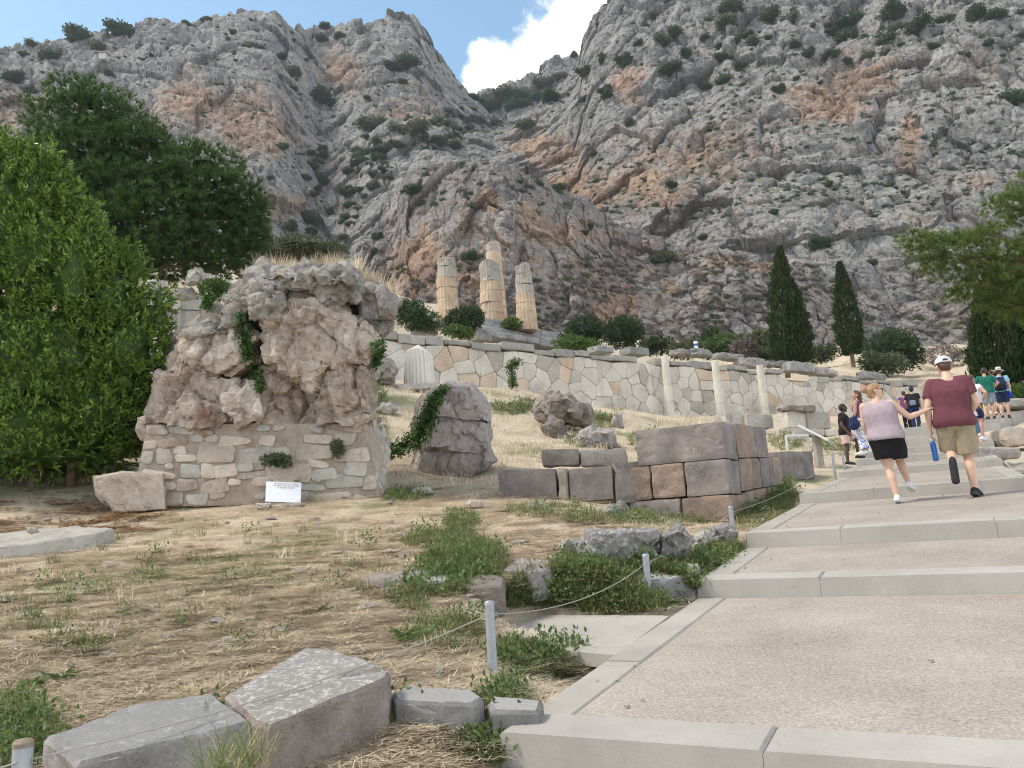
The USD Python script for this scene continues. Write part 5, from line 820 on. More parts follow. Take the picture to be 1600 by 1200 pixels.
bush('low dull green scrub along the wall top between the striped pole and the bright bush', [(1076, 546, 18, 9), (1058, 548, 12, 7)], 64, 420, 'olive_leaf', 151, 0.22)
bush('grey green scrub on the slope just left of the big cypress base', [(1190, 558, 22, 9), (1170, 560, 16, 7)], 63, 420, 'olive_leaf', 152, 0.22)
bush('dull scrub on the dry slope between the two cypresses', [(1290, 552, 18, 8), (1276, 556, 12, 7)], 78, 340, 'olive_leaf', 153, 0.25)
bush('dry brown thicket under the cliff right of the olive bush', [(1470, 556, 26, 9), (1500, 562, 20, 10)], 80, 420, 'twig', 154, 0.25)
bush('dark bush below the cliff between the round bush and the striped pole', [(1030, 540, 20, 8), (1012, 545, 12, 6)], 66, 340, 'oak_leaf', 155, 0.22)

# ---------------------------------------------------------------- ivy on the rocks: leaves laid over the stone that is seen there
def ivy(label, line, width, n, host, seed, leaf=0.06, lift=0.03):
    r = np.random.default_rng(seed); hv = np.concatenate([np.array(UsdGeom.Mesh(p).GetPointsAttr().Get()) for p in host]); x, y, t = pix(hv); tree = cKDTree(np.stack([x, y], 1)); s = np.linspace(0, 1, len(line)); u = r.uniform(0, 1, n); L = np.array(line, float); X, Y = np.interp(u, s, L[:, 0]), np.interp(u, s, L[:, 1]); wd = np.interp(u, s, width)
    X += r.normal(0, 1, n) * wd * 0.5; Y += r.normal(0, 1, n) * wd * 0.35; _, i = tree.query(np.stack([X, Y], 1), k=14); tt = t[i].min(1) - lift - r.uniform(0, 0.05, n); P = at(X, Y, tt); D = np.stack([r.normal(0, 0.6, n), -0.55 + 0 * X, -0.5 + r.normal(0, 0.5, n)], -1); V = leaves(P, D, leaf * r.uniform(0.7, 1.3, n), leaf * 0.95, r, 0.15)
    o = thing('ivy', label, 'ivy'); obj('leaves', V, 'ivy_leaf', o); k = np.linspace(0, 1, 14); X, Y = np.interp(k, s, L[:, 0]), np.interp(k, s, L[:, 1]); _, i = tree.query(np.stack([X, Y], 1), k=14); obj('stem', tube(at(X, Y, t[i].min(1) - 0.015), 0.012, 5), 'bark', o)
kids = lambda p: [c for c in p.GetChildren() if c.IsA(UsdGeom.Mesh) and c.GetName().startswith('rock')]
ivy('ivy trailing down a cleft in the left half of the overhanging rock', [(372, 488), (384, 508), (384, 535), (392, 560), (402, 585), (408, 612)], [8, 13, 14, 12, 10, 6], 1300, kids(rock), 101, 0.05)
ivy('dark ivy under the right overhang of the rock', [(592, 532), (594, 550), (586, 572)], [10, 10, 8], 480, kids(rock), 102, 0.05)
ivy('small ivy patch at the upper left shoulder of the rock', [(328, 462), (324, 480)], [12, 8], 160, kids(rock), 103, 0.07)
ivy('ivy running down the left side of the cracked boulder onto the grass', [(694, 604), (676, 630), (664, 660), (652, 684), (630, 700), (600, 706)], [7, 12, 17, 18, 18, 16], 2800, kids(cb), 104, 0.055)

# ---------------------------------------------------------------- shrubs on the cliffs
def shrub_proto(seed, n=800):
    r = np.random.default_rng(seed); L = [(np.array([0, 0, 0.45]), np.array([0.62, 0.62, 0.5]))] + [(np.array([r.uniform(-.6, .6), r.uniform(-.6, .6), r.uniform(0.15, 0.7)]), np.array([1, 1, 0.8]) * r.uniform(0.25, 0.5)) for _ in range(5)]
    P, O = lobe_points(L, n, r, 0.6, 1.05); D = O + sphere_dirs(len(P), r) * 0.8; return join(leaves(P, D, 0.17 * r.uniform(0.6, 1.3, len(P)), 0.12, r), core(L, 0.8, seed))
SH = []
for k in range(6): SH.append((shrub_proto(110 + k), ('oak_leaf', 'oak_leaf', 'oak_leaf', 'olive_leaf', 'oak_leaf', 'olive_leaf')[k]))
BUSHES = [(290,18,14),(322,20,18),(358,6,16),(14,66,26),(52,64,30),(130,56,40),(190,50,44),(155,70,24),(40,82,16),(88,88,36),(260,72,14),(368,76,14),(392,66,30),(436,82,18),(456,108,24),(458,134,16),(500,148,42),(342,138,10),(170,116,16),(74,130,16),(24,132,30),(54,138,18),(40,182,44),(20,222,24),(496,64,24),(512,48,20),(532,60,16),(366,44,14),(630,106,36),(608,120,16),(628,126,16),(606,168,14),(572,152,12),(508,248,20),(502,282,30),(476,278,20),(532,322,28),(546,300,30),(486,338,30),(484,360,28),(452,352,28),(436,372,30),(460,378,20),(524,386,30),(568,312,12),(558,342,14),(576,200,40),(624,208,46),(592,244,30),(572,236,30),(584,296,24),(608,284,14),(420,276,16),(440,240,20),(650,215,44),(686,226,30),
 (612,106,30),(816,164,30),(772,184,34),(744,204,40),(824,198,26),(704,228,26),(864,156,30),(916,148,20),(950,136,24),(950,155,20),(916,114,24),(976,92,26),(944,92,24),(900,82,14),(1052,106,34),(1068,84,20),(1058,42,26),(1032,58,34),(1100,112,20),(928,236,16),(928,276,14),(872,280,26),(1054,294,20),(920,350,14),(914,362,12),(652,300,30),(1034,404,40),(732,408,26),(760,158,40),(790,150,40),(820,145,36),(850,138,30),(740,160,26),(836,156,30),(880,120,24),(800,172,30),
 (1144,24,40),(1196,16,40),(1236,22,28),(1136,44,30),(1168,48,20),(1180,72,28),(1200,66,14),(1132,76,24),(1244,66,20),(1260,80,22),(1300,80,26),(1336,12,40),(1312,14,24),(1296,36,20),(1320,46,36),(1350,48,40),(1400,38,40),(1436,42,40),(1472,16,30),(1376,60,36),(1352,78,22),(1412,64,14),(1392,16,40),(1525,22,36),(1556,26,34),(1592,16,24),(1456,70,18),(1104,52,16),(1156,94,26),(1128,110,30),(1100,114,20),(1200,114,14),(1220,140,20),(1280,124,10),(1242,120,14),(1508,84,10),(1280,380,34),(1092,360,18),(1360,408,20),(1294,286,14),(1388,284,16),(1368,340,14),(1208,342,16),(1578,148,36),(984,200,22)]
rs = np.random.default_rng(120); FIRST = {}
ZONES = ((lambda x, y: y < 100 and x < 560, 'dark scrub oak near the skyline of the left mountain', 'shrubs near the skyline of the left mountain'), (lambda x, y: x < 560 and y >= 230, 'dark bush in the rocky gully beside the pine', 'bushes in the gully beside the pine'), (lambda x, y: x < 730 and y < 190, 'small dark shrub on the face of the left mountain', 'shrubs on the face of the left mountain'), (lambda x, y: x < 880 and y < 310, 'dark bush in the wooded gully between the two mountains', 'bushes in the wooded gully'), (lambda x, y: y < 130, 'dark green bush high on the right cliff', 'bushes high on the right cliff'), (lambda x, y: True, 'small dark bush clinging to the middle of the right cliff', 'bushes in the middle of the right cliff'))
LAND = [(745, 142, 'the gap under the white cloud'), (775, 372, 'the tallest temple column'), (1225, 390, 'the two-spired cypress'), (1312, 412, 'the slender cypress'), (138, 135, 'the top of the big pine'), (1290, 155, 'the right ochre scar'), (400, 10, 'the highest left summit'), (620, 28, 'the square second summit'), (945, 2, 'the upper left cliff corner'), (412, 300, 'the right tip of the big pine'), (168, 92, 'the tiny white hut'), (1420, 370, 'the right pine bough'), (1600, 0, 'the top right corner')]; SAID = set()
def own_label(x, y, w):
    d = [math.hypot(x - a, (y - b) * 1.2) for a, b, _ in LAND]; i = int(np.argmin(d)); a, b, nm = LAND[i]; r = d[i]; ang = math.degrees(math.atan2(b - y, x - a)) % 360
    way = ('right of', 'above and right of', 'above', 'above and left of', 'left of', 'below and left of', 'below', 'below and right of')[int(((ang + 22.5) % 360) // 45)]; far = 'just' if r < 45 else 'somewhat' if r < 100 else 'well' if r < 170 else 'far'; l = f"{'broad' if w >= 36 else 'mid-sized' if w >= 20 else 'small'} cliff shrub {far} {way} {nm}"
    if l in SAID: return None
    SAID.add(l); return l
def cliff_shrub(x, y, w, sc=1.0, own=False):
    hit = surf_at(x, y)
    if hit is None: return
    p, n = hit; t = pix(p)[2]; R = w / 2 / FPX * t * sc; k = int(rs.integers(6)); zi = next(i for i, z in enumerate(ZONES) if z[0](x, y)); _, lb_, gr = ZONES[zi]; loc = p + n * 0.25 * R - np.array([0, 0, 0.45 * R]); rz = rs.uniform(0, 360); s = (R * 1.2, R * 1.2, R * rs.uniform(0.85, 1.25))
    if own: lb_ = own_label(x, y, w) or lb_
    if k not in FIRST:
        th = thing('cliff_shrub', lb_, 'shrub', gr, loc, rz); UsdGeom.Xformable(th).AddScaleOp().Set(Gf.Vec3f(*map(float, s))); obj('foliage', SH[k][0], SH[k][1], th); FIRST[k] = th
    else:
        q = stage.DefinePrim(numbered('/World', 'cliff_shrub'), 'Xform'); q.GetReferences().AddInternalReference(FIRST[k].GetPath()); q.SetInstanceable(True)
        ops = {o.GetOpName(): o for o in UsdGeom.Xformable(q).GetOrderedXformOps()}; ops['xformOp:translate'].Set(Gf.Vec3d(*map(float, loc))); ops['xformOp:rotateZ'].Set(float(rz)); ops['xformOp:scale'].Set(Gf.Vec3f(*map(float, s))); data(q, lb_, 'shrub', gr)
for x, y, w in BUSHES: cliff_shrub(x + rs.normal(0, 1), y + rs.normal(0, 1), w * 1.05, own=True)
for k in range(60): u = rs.uniform(0, 1); cliff_shrub(560 + 190 * u + rs.normal(0, 14), 255 - 80 * u + rs.normal(0, 16), rs.uniform(9, 22))
for k in range(30): cliff_shrub(rs.uniform(470, 600), rs.uniform(230, 390), rs.uniform(10, 22))
for k in range(22): cliff_shrub(rs.uniform(960, 1600), abs(rs.normal(0, 60)), rs.uniform(8, 20))
for k in range(16): cliff_shrub(rs.uniform(0, 520), rs.uniform(20, 140), rs.uniform(7, 14))
# low dry brush that covers the foot of the cliffs as one mass
pos, scl = [], []
for k in range(2600):
    x = rs.uniform(560, 1700); y = rs.uniform(395, 545); h = surf_at(x, y, 3)
    if h is not None and fbm(np.array([[x / 50, y / 30, 0.3]]), 3, 9)[0] > 0.46: pos.append(h[0] - np.array([0, 0, 0.3])); scl.append(rs.uniform(0.7, 1.7))
pos = np.array(pos); r_ = np.random.default_rng(5)
def brush(seed, n=130): r = np.random.default_rng(seed); d = sphere_dirs(n, r); d[:, 2] = np.abs(d[:, 2]); return leaves(r.normal(0, 0.25, (n, 3)) * [1, 1, 0.3], d + [0, 0, 0.4], 0.8 * r.uniform(0.5, 1, n), 0.12, r)
scatter('dry_brush', [('twig_clump', brush(1), 'twig', False), ('leaf_clump', brush(2), 'olive_leaf', False)], pos, r_.uniform(0, 6.28, len(pos)), scl, (r_.uniform(0, 1, len(pos)) < 0.25).astype(int), 'low brownish dry brush covering the foot of the cliffs', 'brush')
pos, scl = [], []
for k in range(3200):
    x = rs.uniform(0, 1600); y = rs.uniform(20, 330); h = surf_at(x, y)
    if h is not None and h[1][2] > 0.36: pos.append(h[0] - np.array([0, 0, 0.3])); scl.append(rs.uniform(0.6, 2.0))
pos = np.array(pos)
scatter('ledge_scrub', [('clump', brush(3, 90), 'oak_leaf', False)], pos, r_.uniform(0, 6.28, len(pos)), scl, np.zeros(len(pos), int), 'fine low scrub on the ledges of both mountains', 'scrub')

# ---------------------------------------------------------------- straw, grass and weeds of the field
def blades(n, rad, L, W, r, up, lean=1.0, droop=0.0):
    a = r.uniform(0, 2 * np.pi, n); q = rad * np.sqrt(r.uniform(0, 1, n)); P = np.stack([q * np.cos(a), q * np.sin(a), r.uniform(0, 0.01, n)], -1); h = r.uniform(0, 2 * np.pi, n); D = np.stack([np.cos(h) * lean, np.sin(h) * lean, up * r.uniform(0.3, 1.2, n)], -1); D /= np.linalg.norm(D, axis=1, keepdims=True); LL = L * r.uniform(0.45, 1.25, n); S = np.stack([-np.sin(h), np.cos(h), 0 * h], -1) * W / 2; m = P + D * LL[:, None] * 0.55; e = P + D * LL[:, None] - np.array([0, 0, 1]) * (droop * LL)[:, None]
    V = np.stack([P - S, P + S, m + S * 0.8, m - S * 0.8, e], 1).reshape(-1, 3); k = np.arange(n)[:, None] * 5; return V, np.concatenate([k + [0, 1, 2], k + [0, 2, 3], k + [3, 2, 4]], 1).reshape(-1, 3)
rg = np.random.default_rng(130)
def field_points(n, box, tmax=40.0, keep=None):
    """Points of the field, thinning out with distance as the eye sees it."""
    x = rg.uniform(box[0], box[2], n); y = rg.uniform(box[1], box[3], n); d = ray(x, y); den = 0.174 * d[:, 1] - d[:, 2]; t = np.where(den > 0.005, 1.57 / np.maximum(den, 0.005), 1e6); ok = t < tmax; x, y, t = x[ok], y[ok], t[ok]; P = EYE + ray(x, y) * t[:, None]
    P[:, 2] = ground(P[:, 0], P[:, 1]) + 0.004 + 0.0014 * t; al, la = path_uv(P[:, 0], P[:, 1]); ok = ~((la > PL - 0.05) & (la < PR + 3)); 
    if keep is not None: ok &= keep(P)
    return P[ok], t[ok]
P1, t1 = field_points(15000, (-250, 745, 1250, 1330), 16)
P2, t2 = field_points(3000, (550, 640, 1200, 800), 60)
xs, ys = rg.uniform(560, 1300, 2600), rg.uniform(600, 770, 2600); P3 = []
for k in range(900):
    g, tt = on_ground(rg.uniform(570, 1300), rg.uniform(606, 740))
    if 14 < tt < 60: P3.append(g)
for k in range(260):
    g, tt = on_ground(rg.uniform(1240, 1640), rg.uniform(552, 620))
    if 45 < tt < 140: P3.append(g)
P3 = np.array(P3); t3 = np.linalg.norm(P3 - EYE, axis=1)
PA = np.concatenate([P1, P3]); tA = np.concatenate([t1, t3]); nz = fbm(np.stack([PA[:, 0] * 0.5, PA[:, 1] * 0.5, 0 * PA[:, 0]], -1), 3, 4); sc = np.clip(0.55 + tA * 0.045, 0.55, 2.8) * rg.uniform(0.7, 1.2, len(PA)) * (0.75 + 0.6 * nz)
kind = rg.choice(5, len(PA), p=[0.51, 0.455, 0.012, 0.02, 0.003]); px_, py_, _ = pix(PA); kind = np.where((px_ < 260) & (py_ < 830) & (rg.uniform(0, 1, len(PA)) < 0.75), 5, kind); far = tA > 14; kind = np.where(far & (rg.uniform(0, 1, len(PA)) < 0.5), 4, kind)
scatter('dry_straw', [('flat_straw', blades(46, 0.17, 0.20, 0.0042, rg, 0.12), 'straw', False), ('flat_straw', blades(52, 0.18, 0.12, 0.005, rg, 0.2), 'straw', False), ('short_stubble', blades(34, 0.13, 0.075, 0.004, rg, 1.3, 0.7), 'straw', False), ('brown_straw', blades(40, 0.16, 0.09, 0.007, rg, 0.15), 'brown_litter', False), ('standing_straw', blades(26, 0.12, 0.17, 0.0042, rg, 1.9, 0.7, 0.1), 'straw', False), ('leaf_litter', blades(60, 0.18, 0.075, 0.016, rg, 0.18), 'brown_litter', False)],
        PA, rg.uniform(0, 6.28, len(PA)), sc, kind, 'mown pale straw and brown litter covering the field', 'straw')
GREEN = [(632, 776, 40, 9, 90), (690, 846, 60, 14, 160), (730, 878, 60, 34, 560), (690, 912, 60, 22, 320), (905, 905, 44, 36, 380), (960, 932, 100, 28, 620), (1060, 922, 40, 20, 420), (1100, 890, 50, 22, 420), (1130, 872, 40, 14, 260), (960, 900, 60, 14, 200), (830, 930, 60, 24, 300), (1010, 812, 130, 12, 260), (850, 800, 60, 10, 90), (850, 1038, 80, 24, 620), (790, 1120, 40, 40, 260), (640, 1120, 20, 14, 40), (770, 1180, 50, 24, 150), (720, 820, 26, 24, 80), (790, 640, 34, 10, 110), (830, 634, 20, 8, 60), (940, 660, 30, 12, 110), (590, 690, 18, 40, 130), (590, 620, 12, 30, 60), (905, 690, 20, 10, 50), (700, 990, 60, 30, 90), (150, 1010, 90, 20, 24), (460, 880, 240, 60, 40), (250, 960, 260, 80, 45), (330, 900, 300, 90, 50), (1010, 690, 30, 20, 80), (1230, 690, 30, 14, 90), (1180, 800, 50, 30, 200), (1228, 780, 20, 20, 80), (40, 1170, 70, 40, 260), (20, 1120, 40, 24, 100), (640, 940, 30, 18, 60), (1300, 700, 40, 14, 70), (1220, 770, 24, 24, 100), (355, 1160, 50, 40, 130), (60, 950, 60, 40, 30)]
Q, tq = [], []
for x, y, rx, ry, n in GREEN:
    for k in range(n):
        a, q = rg.uniform(0, 6.28), math.sqrt(rg.uniform(0, 1)); xx, yy = x + rx * q * math.cos(a), y + ry * q * math.sin(a); g, tt = on_ground(xx, yy)
        al, la = path_uv(g[0], g[1])
        if not (PL - 0.02 < la < PR + 3): Q.append(g); tq.append(tt)
Q, tq = np.array(Q), np.array(tq); n = len(Q); kind = rg.choice(4, n, p=[0.50, 0.34, 0.10, 0.06]); sc = np.clip(0.6 + 0.035 * tq, 0.6, 2.0) * rg.uniform(0.5, 1.15, n)
def rosette(n, L, W, r, up=0.7): a = r.uniform(0, 6.28, n); return leaves(np.zeros((n, 3)) + r.normal(0, 0.02, (n, 3)) * [1, 1, 0.2], np.stack([np.cos(a), np.sin(a), up * r.uniform(0.1, 1.4, n)], -1), L * r.uniform(0.5, 1.1, n), W, r, 0.2)
def leafy(n, r): P = r.normal(0, 1, (n, 3)) * [0.07, 0.07, 0.05] + [0, 0, 0.08]; return leaves(P, sphere_dirs(n, r) + [0, 0, 0.5], 0.05 * r.uniform(0.6, 1.2, n), 0.028, r)
scatter('green_weeds', [('grass_tuft', blades(34, 0.07, 0.17, 0.0055, rg, 1.6, 0.8, 0.12), 'grass_blade', False), ('short_tuft', blades(40, 0.10, 0.09, 0.006, rg, 1.0, 0.8), 'grass_blade', False), ('leafy_weed', leafy(40, rg), 'weed_leaf', False), ('rosette', rosette(16, 0.11, 0.03, rg), 'weed_leaf', False)], Q, rg.uniform(0, 6.28, n), sc, kind, 'patches of green grass and small weeds among the stones', 'weeds')
# plants one can single out
def spread(n, L, W, r, up): return join(*[(v + np.array([r.normal(0, 0.07), r.normal(0, 0.07), 0]), f) for v, f in (rosette(max(4, n // 5), L * r.uniform(0.6, 1.0), W * 0.6, r, up) for _ in range(9))])
def weed(label, x, y, n, L, W, seed, mat='green_leaf', up=0.7, tall=0, here=None):
    r = np.random.default_rng(seed); g = on_ground(x, y)[0] if here is None else here; m = spread(n, L * 0.62, W * 0.62, r, up)
    if tall: m = join(m, leafy(90, r)) if tall == 1 else join(m, blades(190, 0.13, 0.30, 0.0035, r, 1.3, 0.9, 0.3))
    v, f = m; o = thing('weed_plant', label, 'plant', None, g); obj('leaves', (v, f), mat, o); return o
weed('flat spreading weed with grey green leaves, upper one in the left foreground', 140, 1010, 46, 0.24, 0.07, 141, 'olive_leaf', 0.35); weed('broad leaved green weed, lower one in the left foreground', 102, 1060, 46, 0.24, 0.08, 142, 'green_leaf', 0.4)
weed('broad leaved green weed in straw left of the thin rope post', 630, 996, 40, 0.2, 0.09, 143, 'green_leaf', 0.8); weed('small green weed behind the lichened foreground block', 258, 1078, 26, 0.12, 0.05, 144, 'green_leaf', 0.8)
weed('leafy dark green bush of weeds at the bottom left corner', 36, 1190, 60, 0.2, 0.07, 145, 'green_leaf', 1.2, 1); weed('shaggy dry grass tuft growing before the foreground blocks', 362, 1186, 10, 0.1, 0.02, 146, 'grass_blade', 1.5, 2, at(366, 1205, 3.05)); weed('dense leafy weed spilling over the buried stone row', 690, 912, 70, 0.26, 0.08, 147, 'green_leaf', 1.2, 1); weed('small dark weed at the foot of the dark kerb stone', 627, 1118, 30, 0.13, 0.04, 148, 'green_leaf', 0.9)
weed('pale green plant tuft above the buried stone row in straw', 715, 826, 40, 0.3, 0.03, 149, 'grass_blade', 1.6)
# dry grass on the crown of the rock
P = []
hv = np.concatenate([np.array(UsdGeom.Mesh(p).GetPointsAttr().Get()) for p in kids(rock)]); xx, yy, tt = pix(hv)
for k in range(240):
    x = rg.choice([rg.uniform(385, 550), rg.uniform(430, 530), rg.uniform(555, 620)]); near_ = np.abs(xx - x) < 4; j = np.where(near_)[0][np.argmax(hv[near_][:, 2])]; P.append(hv[j] + [0, rg.uniform(-0.1, 0.5), -0.02])
P = np.array(P); scatter('crown_grass', [('dry_tuft', blades(22, 0.08, 0.36, 0.006, rg, 2.2, 0.7, 0.1), 'straw', False)], P, rg.uniform(0, 6.28, len(P)), rg.uniform(0.6, 1.3, len(P)), np.zeros(len(P), int), 'dry yellow grass growing on top of the overhanging rock', 'grass')

Pp, tp_ = field_points(700, (-100, 760, 1250, 1260), 16); chip = displaced(hull_pts(np.random.default_rng(3).normal(0, 1, (12, 3)) * [0.03, 0.024, 0.012]), 0.02, 0.002, 0.05, 3); chip2 = displaced(hull_pts(np.random.default_rng(4).normal(0, 1, (12, 3)) * [0.02, 0.02, 0.012]), 0.02, 0.002, 0.05, 4)
scatter('pebbles', [('chip', chip, 'pale_rock', 40), ('chip', chip2, 'boulder_grey', 40)], Pp, rg.uniform(0, 6.28, len(Pp)), rg.uniform(0.3, 1.3, len(Pp)) ** 2, rg.choice(2, len(Pp), p=[0.7, 0.3]), 'small pale stone chips scattered in the straw', 'pebbles')

n = 420; al_ = rg.uniform(3.4, 24, n); la_ = np.where(rg.uniform(0, 1, n) < 0.6, PL + 0.05 + np.abs(rg.normal(0, 0.25, n)), rg.uniform(PL + 0.05, PR, n)); q = path_xy(al_, la_); z = path_z(al_); ok = ~np.isnan(z)
scatter('path_litter', [('dry_bit', blades(3, 0.05, 0.06, 0.006, rg, 0.05), 'straw', False), ('grit', chip2, 'pale_rock', 40)], np.column_stack([q[ok], z[ok] + 0.004]), rg.uniform(0, 6.28, ok.sum()), rg.uniform(0.12, 0.5, ok.sum()), rg.choice(2, ok.sum(), p=[0.8, 0.2]), 'bits of dry straw and grit lying on the path', 'litter')
# ---------------------------------------------------------------- people
SKIN = {'fair': (0.55, 0.36, 0.27), 'tan': (0.42, 0.245, 0.165), 'dark': (0.095, 0.05, 0.033), 'olive': (0.36, 0.21, 0.14)}
for k, c in SKIN.items(): plain('skin_' + k, c, 0.55, 0.35, 0.06, 25, 0.0, 0.05, 0.002)
def cloth(name, col, amt=0.08): plain('cloth_' + name, col, 0.9, 0.15, amt, 16, 0.0, 0.5, 0.01)
for n_, c_ in (('maroon', (0.125, 0.045, 0.058)), ('khaki', (0.27, 0.225, 0.15)), ('mauve', (0.33, 0.27, 0.30)), ('black', (0.012, 0.012, 0.014)), ('ink', (0.020, 0.018, 0.022)), ('pink', (0.55, 0.40, 0.37)), ('purple', (0.16, 0.055, 0.15)), ('denim', (0.085, 0.15, 0.26)), ('pale_denim', (0.24, 0.36, 0.46)), ('white', (0.62, 0.63, 0.66)), ('green', (0.014, 0.115, 0.085)), ('slate', (0.20, 0.23, 0.26)), ('navy', (0.022, 0.030, 0.075)), ('royal', (0.02, 0.05, 0.42)), ('teal', (0.22, 0.42, 0.50)), ('cap', (0.50, 0.53, 0.57)), ('capgrey', (0.16, 0.20, 0.25)), ('brown', (0.10, 0.062, 0.045)), ('shoe_dark', (0.03, 0.03, 0.033)), ('shoe_white', (0.66, 0.67, 0.68)), ('sole', (0.07, 0.068, 0.066)), ('straw_hat', (0.62, 0.60, 0.54))): cloth(n_, c_)
plain('hair_blond', (0.29, 0.17, 0.095), 0.6, 0.4, 0.25, 60); plain('hair_dark', (0.022, 0.014, 0.011), 0.5, 0.4, 0.25, 60); plain('hair_brown', (0.07, 0.036, 0.022), 0.5, 0.4, 0.25, 60); plain('lens_black', (0.008, 0.008, 0.009), 0.15, 0.5, 0.0); plain('bottle_blue', (0.02, 0.13, 0.42), 0.35, 0.5, 0.1, 40); plain('eye_dark', (0.03, 0.02, 0.018), 0.3, 0.5, 0.0); plain('paper', (0.68, 0.68, 0.70), 0.7, 0.2, 0.15, 60); plain('lip', (0.32, 0.13, 0.11), 0.5, 0.3, 0.0)
look('floral', {'g': ('texture_coordinate', {}), 'n': ('noise_texture', {'scale': 7.0, 'detail': 2.0, 'distortion': 1.2}), 'r': ('rgb_ramp', {'ramp': [(0.0, (0.03, 0.07, 0.30)), (0.42, (0.05, 0.16, 0.48)), (0.47, (0.66, 0.67, 0.72)), (0.56, (0.68, 0.68, 0.72)), (0.60, (0.06, 0.05, 0.16)), (0.68, (0.66, 0.66, 0.70)), (1.0, (0.40, 0.24, 0.34))]}), 'p': ('principled_bsdf', {'roughness': 0.9})}, [('g.object', 'n.vector'), ('n.fac', 'r.fac'), ('r.color', 'p.base_color')])
V3 = lambda *a: np.array(a, float)
STAND = dict(head=V3(0, 0.02, 1.625), neck=V3(0, -0.015, 1.49), shL=V3(-0.185, -0.01, 1.415), shR=V3(0.185, -0.01, 1.415), chL=V3(-0.085, 0, 1.29), chR=V3(0.085, 0, 1.29), waL=V3(-0.065, 0, 1.09), waR=V3(0.065, 0, 1.09), peL=V3(-0.08, -0.015, 0.94), peR=V3(0.08, -0.015, 0.94), elL=V3(-0.245, -0.03, 1.13), elR=V3(0.245, -0.03, 1.13), wrL=V3(-0.25, 0.04, 0.88), wrR=V3(0.25, 0.04, 0.88), knL=V3(-0.09, 0.02, 0.50), knR=V3(0.09, 0.02, 0.50), anL=V3(-0.09, -0.02, 0.085), anR=V3(0.09, -0.02, 0.085), toL=V3(-0.105, 0.15, 0.03), toR=V3(0.105, 0.15, 0.03), look=0.0, nod=0.0)
def smooth_solid(m, length, it=10):
    t = tri(m.refine_to_length(length)); t.merge_vertices(); trimesh.smoothing.filter_taubin(t, lamb=0.5, nu=0.52, iterations=it); return t
def hand(w, e, side, curl=0.7):
    """Palm, four unequal fingers and a thumb, continuing the forearm."""
    d = w - e; d = d / np.linalg.norm(d); up = V3(0, 1, 0) - d * d[1]; up = up / (np.linalg.norm(up) + 1e-9); sx = np.cross(d, up) * side; k = w + d * 0.085; out = [Man.batch_hull([ball(w + up * 0.012, 0.019, 8), ball(w - up * 0.012, 0.019, 8), ball(k + up * 0.03, 0.013, 8), ball(k - up * 0.03, 0.013, 8)])]
    for q, L in ((0.031, 0.066), (0.011, 0.078), (-0.010, 0.073), (-0.030, 0.056)):
        a = k + up * q; b = a + d * L * 0.5 - sx * 0.012 * curl; c = b + d * L * 0.32 - sx * 0.028 * curl; f = c + d * L * 0.16 * (1 - curl) - sx * 0.024 * curl; out.append(chain([(a, 0.0105), (b, 0.0095), (c, 0.0085), (f, 0.0075)], 8))
    a = w + d * 0.022 + up * 0.024; out.append(chain([(a, 0.013), (a + up * 0.022 + d * 0.03 - sx * 0.012, 0.011), (a + up * 0.022 + d * 0.058 - sx * 0.024, 0.009)], 8)); return union(out)
def head_parts(J, fem):
    c = J['head']; y = math.radians(J['look']); n = math.radians(J['nod']); R = np.array([[math.cos(y), -math.sin(y), 0], [math.sin(y), math.cos(y), 0], [0, 0, 1]]) @ np.array([[1, 0, 0], [0, math.cos(n), -math.sin(n)], [0, math.sin(n), math.cos(n)]])
    return c, R, (lambda *p: c + R @ V3(*p))
